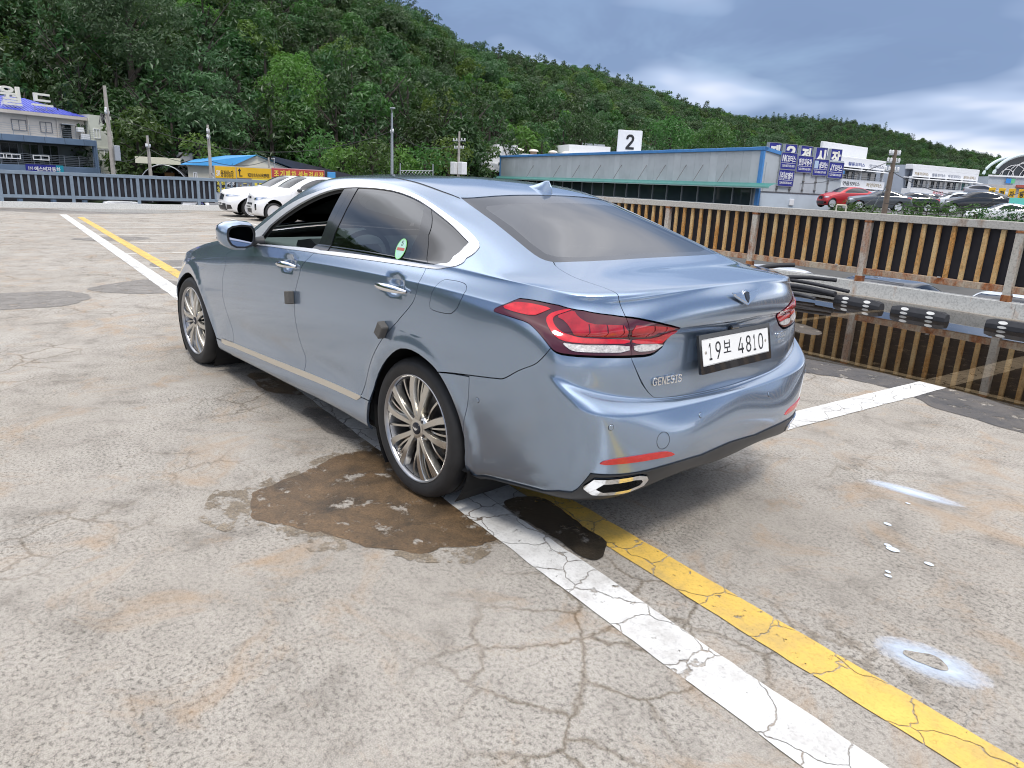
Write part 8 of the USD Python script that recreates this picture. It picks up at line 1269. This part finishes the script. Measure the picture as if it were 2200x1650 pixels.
# --- poles and wires
def pole(label, px, row_top, row_bot, D, r=.15, arms=(), extra=None, base=None, mt=None, name='utility_pole'):
    p = at(px, row_top, D); zt = p[2]; zb = at(px, row_bot, D)[2] if base is None else base
    t = thing(name, label, 'pole', (p[0], p[1], 0), 0); put(t, 'shaft', tube([(0, 0, zb-1.5), (0, 0, (zb+zt)/2), (0, 0, zt)], [r, r*.85, r*.65], 10), mt or CONC_POLE, 40)
    for dz, L, a in arms:
        am = put(t, 'cross_arm', tube([(-L*math.cos(a), -L*math.sin(a), zt-dz), (L*math.cos(a), L*math.sin(a), zt-dz)], .05, 6), GALV)
        put(am, 'insulator', join(*[moved(lathe([(.001, 0), (.06, .02), (.06, .16), (.03, .2)], 8), tr(f*L*math.cos(a), f*L*math.sin(a), zt-dz+.04)) for f in (-.9, -.4, .4, .9)]), WHITE_P)
    return t, np.array([p[0], p[1], zt])
va = math.radians(-109)
t1, P1 = pole('concrete utility pole with grey transformer boxes before the blue-roofed building', 224, 184, 372, 56, .17, ((1.75, .5, -.3), (1.95, .7, -.3)))
for dx in (-.35, .30): put(t1, 'transformer', bevel_box(dx-.22, dx+.22, -.55, -.15, P1[2]-5.3, P1[2]-4.2, .03), GALV)
put(t1, 'wire_bundle', join(*[tube([(.2*k, .1*k, P1[2]-2.2-.1*k), (.5+.3*k, .2, P1[2]-2.0+.25*math.sin(k*3)), (1.0+.25*k, .1, P1[2]-2.6)], .03, 5) for k in range(6)]), WIRE)
t2, P2 = pole('short leaning-looking concrete pole left of the tunnel tent', 316, 291, 372, 62, .15, ((.9, .5, -.5),))
t3, P3 = pole('slim concrete pole rising beside the blue shed roof', 446, 268, 345, 52, .12, ((.5, .35, -.4), (.9, .4, -.4)))
t4, P4 = pole('tall street lamp pole standing alone before the hillside', 842, 243, 380, 62, .13, ((1.5, .8, -.3),), mt=GALV, name='street_lamp')
put(t4, 'lamp_arm', tube([(0, 0, P4[2]), (-.12, .1, P4[2]+.25), (-.5, .3, P4[2]+.32)], .05, 6), GALV); put(t4, 'lamp_head', bevel_box(-.95, -.4, .15, .4, P4[2]+.25, P4[2]+.36, .03), GALV)
t5, P5 = pole('utility pole with pale transformer boxes left of the white office', 987, 282, 372, 74, .14, ((.9, .9, .2), (1.6, .7, .2)))
for dx in (-.75, .75): put(t5, 'transformer', bevel_box(dx-.4, dx+.4, -.3, .3, P5[2]-4.1, P5[2]-2.9, .04), WHITE_P)
t6, P6 = pole('dark concrete utility pole with crossed wires in front of the dealer buildings', 1924, 322, 458, 40, .16, ((.25, .35, va), (.65, .4, va), (1.1, .45, va)), mt=mat('pole_brown', (.17, .13, .10), .8, var=.2, scale=3))
put(t6, 'stay', tube([(0, 0, P6[2]-1.5), (2.2, -2.2, .2)], .03, 5), GALV); put(t6, 'notice', box(-.55, -.25, -.4, -.38, .55, .85), SIGN_W)
t7, P7 = pole('short pole of the yard lamp behind the yellow signs', 577, 338, 362, 60, .09, mt=CONC_POLE, name='lamp_post'); t8, P8 = pole('slim yard lamp post with a small lamp head behind the yellow signs', 589, 341, 364, 60.5, .06, mt=GALV, name='lamp_post'); put(t8, 'lamp_head', bevel_box(.02, .6, -.08, .08, P8[2]-.05, P8[2]+.06, .02), GALV)
def wire(label, P, Q, sag, r=.02, n=14):
    s = np.linspace(0, 1, n)[:, None]; pts = P*(1-s)+Q*s; pts[:, 2] -= (4*s*(1-s))[:, 0]*sag
    put(None, 'overhead_wire', tube(pts, r, 4), WIRE, label=label, category='wire', group='overhead wires')
up = np.array([0, 0, 1.0])
for P, Q, sg_, lab in ((P1-1.9*up, P4-1.4*up, 2.2, 'overhead wire from the transformer pole at left to the tall lamp pole'), (P4-1.4*up, P5-1.0*up, 1.0, 'overhead wire from the tall lamp pole to the pole by the white office'), (P1-5.2*up, P2-1.0*up, .5, 'upper wire from the transformer pole to the short pole'), (P2-1.0*up, P3-2.4*up, .5, 'wire from the short pole to the slim pole by the blue shed'), (P3-2.4*up, P7-.2*up, .4, 'wire from the slim pole to the yard lamp'), (P7-.3*up, P4-6*up, .5, 'low wire from the yard lamp to the tall lamp pole'), (P1-6.2*up, P2-3.6*up, .4, 'lower wire from the transformer pole to the short pole'), (P1-7.3*up, P2-3.8*up, .3, 'lowest wire from the transformer pole to the short pole'), (P2-3.8*up, at(500, 352, 62), .3, 'slack wire from the short pole over the tents'), (P3-.7*up-2.5*up, at(463, 384, 51), .0, 'steel stay from the slim pole down to the yellow sign'),
                     (P6-.5*up, at(1700, 392, 66), .5, 'wire from the dark pole to the long shed end'), (P6-1.1*up, at(2140, 425, 34), .4, 'wire from the dark pole to the right edge'), (at(2132, 431, 32), at(2300, 360, 36), .2, 'black cable climbing to the right edge'), (at(1900, 436, 36), at(2136, 442, 32), .15, 'black cable across the hedge'), (at(1955, 452, 33), at(2136, 432, 32), .35, 'black cable sagging over the hedge'), (P6-2.0*up, at(1810, 462, 30), .1, 'stay wire down to the left of the dark pole')):
    wire(lab, P, Q, sg_, .022 if P[0] > 40 else .018)
# hedges along the bank and the lattice gantry by the hill foot
rgb = np.random.default_rng(12)
for k, (px0, px1, D, z, hh, lab) in enumerate(((1800, 1880, 42, .45, .85, 'low leafy green hedge left of the dark pole above the fence'), (1935, 2120, 40, .45, 1.05, 'leafy green hedge right of the dark pole above the fence'), (2110, 2230, 38, .30, 1.15, 'dark green bushes under the green canopy at the right edge'))):
    a, c = at(px0, 455, D), at(px1, 460, D-.8*(k > 0)); n = int(math.hypot(*(c-a)[:2])/.42)+2
    lobes = []
    for f in np.linspace(0, 1, n):
        p = a+(c-a)*f; s = rgb.uniform(.38, .62); lobes.append((p[0]-a[0]+rgb.uniform(-.3, .3), p[1]-a[1]+rgb.uniform(-.3, .3), z+hh*rgb.uniform(.45, .72), s, s, hh*rgb.uniform(.36, .55)))
    t = thing('hedge', lab, 'hedge', (a[0], a[1], 0)); put(t, 'foliage', crown_mesh(lobes, 420, .085, 70+k), LEAF[('mid', 'mid', 'dark')[k]]); put(t, 'stems', join(*[tube([(l[0], l[1], -1), (l[0], l[1], l[2])], .03, 4) for l in lobes[::2]]), BARK)
g = thing('lattice_gantry', 'low galvanised lattice gantry at the foot of the hill right of the lamp pole', 'gantry', (0, 0, 0)); a, c = at(860, 372, 70), at(930, 373, 72)
put(g, 'truss', join(*[tube([a+(c-a)*f, a+(c-a)*(f+.05)+up*.45*(1 if i % 2 else -1)*.5], .03, 4) for i, f in enumerate(np.arange(0, .95, .05))], tube([a+up*.25, c+up*.25], .04, 5), tube([a-up*.25, c-up*.25], .04, 5), tube([a-up*3, a+up*.9], .06, 6), tube([c-up*3, c+up*.9], .06, 6)), GALV)
lf_ = thing('ladder_frame', 'small white ladder-like frame at the shed corner above the fence', 'frame', tuple(at(1795, 458, 30)), math.radians(-150)); put(lf_, 'frame', join(*[tube(q_, .03, 5) for q_ in ([(0, 0, -1), (0, 0, .33)], [(.36, 0, -1), (.36, 0, .33)], [(0, 0, .33), (.36, 0, .33)], [(0, 0, .02), (.36, 0, .02)])]), mat('frame_cream', (.62, .58, .46), .6))

# ------------------------------------------------------------------ other vehicles: the same kind of body, drawn out to other shapes
def car_net(style):
    P = NET.copy(); x, y, z = P[..., 0].copy(), P[..., 1].copy(), P[..., 2].copy()
    if style == 'sedan':
        P[..., 0] = np.interp(x, [-1.14, 0, 3.01, 3.86], [-1.0, 0, 2.69, 3.55]); P[..., 1] *= .945; P[..., 2] = z*1.0
    else:
        tall = {'hatch': 1.0, 'suv': 1.14, 'van': 1.22}[style]; wb = {'hatch': 2.385, 'suv': 2.66, 'van': 2.9}[style]; ro = {'hatch': .60, 'suv': .86, 'van': .95}[style]
        X = np.interp(x, [-1.14, -.6, 0, 2.2, 3.01, 3.86], [-ro, -ro*.80, 0, wb*.765, wb, wb+.60])
        rear = np.clip((.95-x)/1.2, 0, 1); k = {'hatch': 1.05, 'suv': 1.15, 'van': 1.5}[style]
        X = X-np.clip(z-1.06, 0, 1)*k*rear
        X = X+np.clip(z-1.0, 0, 1)*.30*np.clip((x-1.3)/1.2, 0, 1)
        P[..., 0] = X; P[..., 1] = y*{'hatch': .845, 'suv': .965, 'van': .98}[style]; P[..., 2] = np.where(z < 1.0, z*(1+(tall-1)*.8), z*tall)
        P[..., 2] += np.clip((x+.2)*-.10, 0, .1)*(z > 1.0)
    return P
def make_car(name, label, style, col, loc, rz, group=None, detail=False, plate=False, tint=None, metal=.1):
    body = Body(car_net(style), None, 4 if detail else 3); pm = paint(col[0], col[1], metal, .35)
    t = thing(name, label, 'van' if style == 'van' else 'car', loc, rz, group); tw = tint or TINT
    R = REG; P2 = lambda nm, g, m, sides='B', **k: put(t, nm, body.panel(g, sides=sides, **k), m)
    hl = R['headlight'] if style != 'hatch' else PG(SMC([(15.5, 11.4), (16.5, 12.3), (17.9, 11.4), (18.5, 9.3), (18.0, 8.2), (16.8, 8.9)], 1))
    if style == 'hatch':
        gr = PG([(19.05, 10.4), (20, 10.6), (20, 9.2), (19.2, 9.2)], .02); it = PG([(18.75, 7.2), (20, 7.2), (20, 2.0), (19.0, 2.0)], .05); fg = PG([(17.55, 3.4), (18.0, 3.0), (18.1, 6.2), (17.65, 6.2)], .03)
    else:
        gr = PG([(18.75, 10.4), (20, 10.6), (20, 7.0), (18.9, 7.0)], .03); it = PG([(18.1, 4.6), (20, 4.9), (20, 1.8), (18.0, 1.6)], .04); fg = PG([(16.9, 2.4), (18.0, 2.2), (17.9, 4.2), (17.1, 3.9)], .05)
    lampr = R['lamp'] if style == 'sedan' else PG([(2.9, 13.0), (3.6, 12.8), (4.4, 12.4), (4.5, 10.2), (4.2, 8.6), (3.2, 8.7)], .03)
    wins = unary_union([R['win_f'], R['win_r'], R['win_q']]); dl = R['dlo_i']
    cut = unary_union([dl, R['windshield'], R['rear_window'], hl, gr, it, fg, lampr, R['arch']])
    doors = {k: R[k] for k in ('front_door', 'rear_door')} if detail else {}
    b = sbox(0, .1, 20, 4.4).difference(cut)
    if detail: b = b.difference(unary_union([g.buffer(GAP) for g in doors.values()])).difference(R['hood'].exterior.buffer(GAP*.6))
    P2('body_shell', b, pm, skirt=.012 if detail else 0)
    for k, g in doors.items():
        for s in 'LR': P2(k, g.difference(dl), pm, s)
    for s in 'LR':
        P2('side_window', dl, tw, s, off=-.006, skirt=0); P2('headlight', hl, LAMP_H, s, off=.002, skirt=.01); P2('tail_lamp', lampr, LAMP_MID, s, off=.003, skirt=.01)
        if detail:
            P2('fog_light', fg, GLOSS_BLACK, s, off=-.004, skirt=0); g = hl.buffer(-.10); P2('headlight_reflector', g, CHROME, s, off=.0035, skirt=0)
            P2('pillar_cover', unary_union([R['b_front'], R['b_rear']]), GLOSS_BLACK, s, off=-.002, skirt=0)
    P2('windshield', R['windshield'], CLEAR_GLASS if detail else tw, off=-.004, skirt=0); P2('rear_window', R['rear_window'], tw, off=-.004, skirt=0)
    P2('grille', gr, GLOSS_BLACK, off=-.004, skirt=0); P2('lower_intake', it, BLACK_PLASTIC, off=-.010, skirt=0); P2('dark_liner', sbox(0, .12, 20, 2.6).difference(R['arch']), VOID, off=-.03, skirt=0, cell=2)
    xs = body.base(np.array([0., 20.]), np.array([9., 6.]))
    fa = {'sedan': 2.69, 'hatch': 2.385, 'suv': 2.66, 'van': 2.9}[style]; wy = {'sedan': .86, 'hatch': .77, 'suv': .885, 'van': .90}[style]; r = {'sedan': .33, 'hatch': .30, 'suv': .36, 'van': .35}[style]
    for cx in (0, fa):
        for s in (1, -1): make_wheel(t, wy, cx, r, s, r_tyre=r, width=.2, spokes=False, fine=False)
    if detail:
        xf = body.base(np.array([20.0]), np.array([4.4]))[0]
        p_ = put(t, 'number_plate', bevel_box(xf[0]-.01, xf[0]+.012, -.26, .26, .40, .51, .004), WHITE_PLATE); put(p_, 'numerals', join(*[box(xf[0]+.012, xf[0]+.0145, y-.02, y+.02, .425, .485) for y in (-.18, -.12, -.04, .04, .1, .16, .21)]), INK)
        put(t, 'front_emblem', moved(lathe([(.001, .006), (.05, .005), (.055, 0)], 16), frame(body.base(np.array([20.0]), np.array([9.9]))[0]+[.004, 0, 0], (0, 1, 0), (0, 0, 1), (1, 0, 0))), CHROME)
        for s in (1, -1): put(t, 'door_mirror', moved(trimesh.creation.icosphere(2), frame((fa*.66, s*(wy+.13), 1.02), (.085, 0, 0), (0, .10, 0), (0, 0, .07))), GLOSS_BLACK if style == 'hatch' else pm, True)
        put(t, 'cabin', join(box(.2, fa*.72, -.6, .6, .3, .8), box(.5, .7, -.55, -.15, .8, 1.25), box(.5, .7, .15, .55, .8, 1.25), box(1.25, 1.4, -.55, -.15, .8, 1.25), box(1.25, 1.4, .15, .55, .8, 1.25)), FABRIC)
    return t
LAMP_H = mat('lamp_white', (.62, .64, .68), .08, .35, var=.35, scale=14, coat_weight=1.0)
W_CAR = ('paint_white', (.80, .80, .80)); BLK = ('paint_black', (.012, .013, .015)); DGR = ('paint_dark_grey', (.07, .08, .09)); SIL = ('paint_silver', (.42, .48, .55)); REDC = ('paint_red', (.46, .02, .025)); GRV = ('paint_grey', (.26, .27, .30)); PEARL = ('paint_pearl', (.62, .66, .66))
make_car('parked_car', 'white saloon parked nose out beside the white hatchback near the far fence', 'sedan', W_CAR, (24.2, -7.65, gz(24.2)), PI/2, detail=True)
make_car('parked_car', 'small white hatchback with black lower grille parked nearer than the white saloon', 'hatch', W_CAR, (21.75, -7.40, gz(21.7)), PI/2, detail=True)
lot_ = lambda pts, z, nm: put(None, nm, join(trimesh.Trimesh(np.array([(x, y, z) for x, y in pts]), np.array([(0, i, i+1) for i in range(1, len(pts)-1)]), process=False)), mat('lot_asphalt', (.11, .11, .105), .85, var=.25, scale=1.2), kind='structure')
_q = [at(px, 440, D)[:2] for px, D in ((1785, 63), (1870, 48), (2400, 40), (2500, 130), (1800, 140))]
lot_([tuple(v) for v in _q], .74, 'upper_car_park')
_q2 = np.array([tuple(v) for v in _q])
put(None, 'upper_bank', trimesh.Trimesh(np.array([(x, y, z) for (x, y), z in ((_q2[0], .735), (_q2[1], .735), (_q2[2], .735), (_q2[0]+[-2.5, 4], -.8), (_q2[1]+[-2.5, 5], -.8), (_q2[2]+[-2, 5], -.8))]), np.array([(0, 1, 4), (0, 4, 3), (1, 2, 5), (1, 5, 4)]), process=False), mat('grass_bank', (.05, .09, .025), .9, var=.4, scale=1.5), kind='structure')
lot_([(-6, -9.0), (27, -9.0), (27, -24), (-6, -24)], -1.55, 'lower_car_park'); lot_([(28.6, 20), (50, 20), (50, -9), (28.6, -9)], -1.75, 'lower_car_park')
for x in (-1.2, 1.1, 3.4, 5.7, 8.0): put(None, 'bay_line', box(x-.05, x+.05, -16.6, -11.5, -1.547, -1.545), THIN_LINE, kind='structure')
GC = 'cars parked in a row on the upper car park'
for px, row, D, rz, style, col, lab in ((1808, 443, 60, 62, 'suv', REDC, 'red car at the left end of the row beyond the shed corner'), (1832, 446, 61, 40, 'sedan', SIL, 'pale silver-blue saloon next to the red car in the row'), (1884, 450, 56, 36, 'sedan', DGR, 'dark grey saloon behind the dark utility pole'), (1948, 449, 60, 38, 'sedan', BLK, 'black saloon right of the dark utility pole'), (1978, 447, 63, 38, 'sedan', BLK, 'black saloon, second right of the dark utility pole'), (2003, 446, 65, 38, 'sedan', ('paint_maroon', (.10, .03, .035)), 'dark car with red lamps left of the white estate in the row'), (2042, 446, 62, 34, 'suv', PEARL, 'white-green tall estate car in the row'), (2092, 446, 60, 32, 'van', BLK, 'black covered van in the row'), (2150, 456, 52, 30, 'sedan', W_CAR, 'white car low behind the hedge near the green canopy'), (2118, 416, 84, 200, 'van', GRV, 'silver-grey minivan on the far road right of the dealer building')):
    p = at(px, row, D); z = (.745 if px < 2130 else .2) if row > 430 else 1.9
    fx = math.radians(rz); p = p-np.array([math.cos(fx), math.sin(fx), 0])*1.3
    make_car('parked_car', lab, style, col, (p[0], p[1], z), fx, GC, metal=.3)
for (x, y, rz, style, col, lab) in ((6.9, -12.6, 95, 'sedan', W_CAR, 'white car on the lower level glimpsed under the rusty fence by the hoses'), (4.6, -13.4, 88, 'sedan', BLK, 'black car on the lower level glimpsed under the rusty fence'), (2.2, -13.6, 90, 'sedan', W_CAR, 'white car on the lower level seen under the fence above the wheel stops'), (-.2, -14.2, 90, 'sedan', W_CAR, 'white car on the lower level at the right edge under the fence')):
    make_car('parked_car', lab, style, col, (x, y, -1.55), math.radians(rz))
for (x, y, rz, style, lab) in ((34.0, 1.8, 175, 'sedan', 'white car on the lower ground glimpsed under the far fence at left'), (34.5, -2.2, 178, 'suv', 'white estate car glimpsed under the far fence right of the painted lines'), (36.0, -6.6, 182, 'van', 'white van seen through the open railing by the white saloon')):
    make_car('parked_car', lab, style, W_CAR, (x, y, -1.75), math.radians(rz))
p = at(418, 392, 46); make_car('parked_car', 'dark estate car seen between railing posts before the shed', 'suv', BLK, (p[0], p[1], -1.75), math.radians(170)) 
p = at(328, 384, 52); make_car('parked_car', 'dark blue car roof showing above the fence beside the tunnel tent', 'suv', ('paint_navy', (.03, .05, .10)), (p[0], p[1], -.9), math.radians(150))
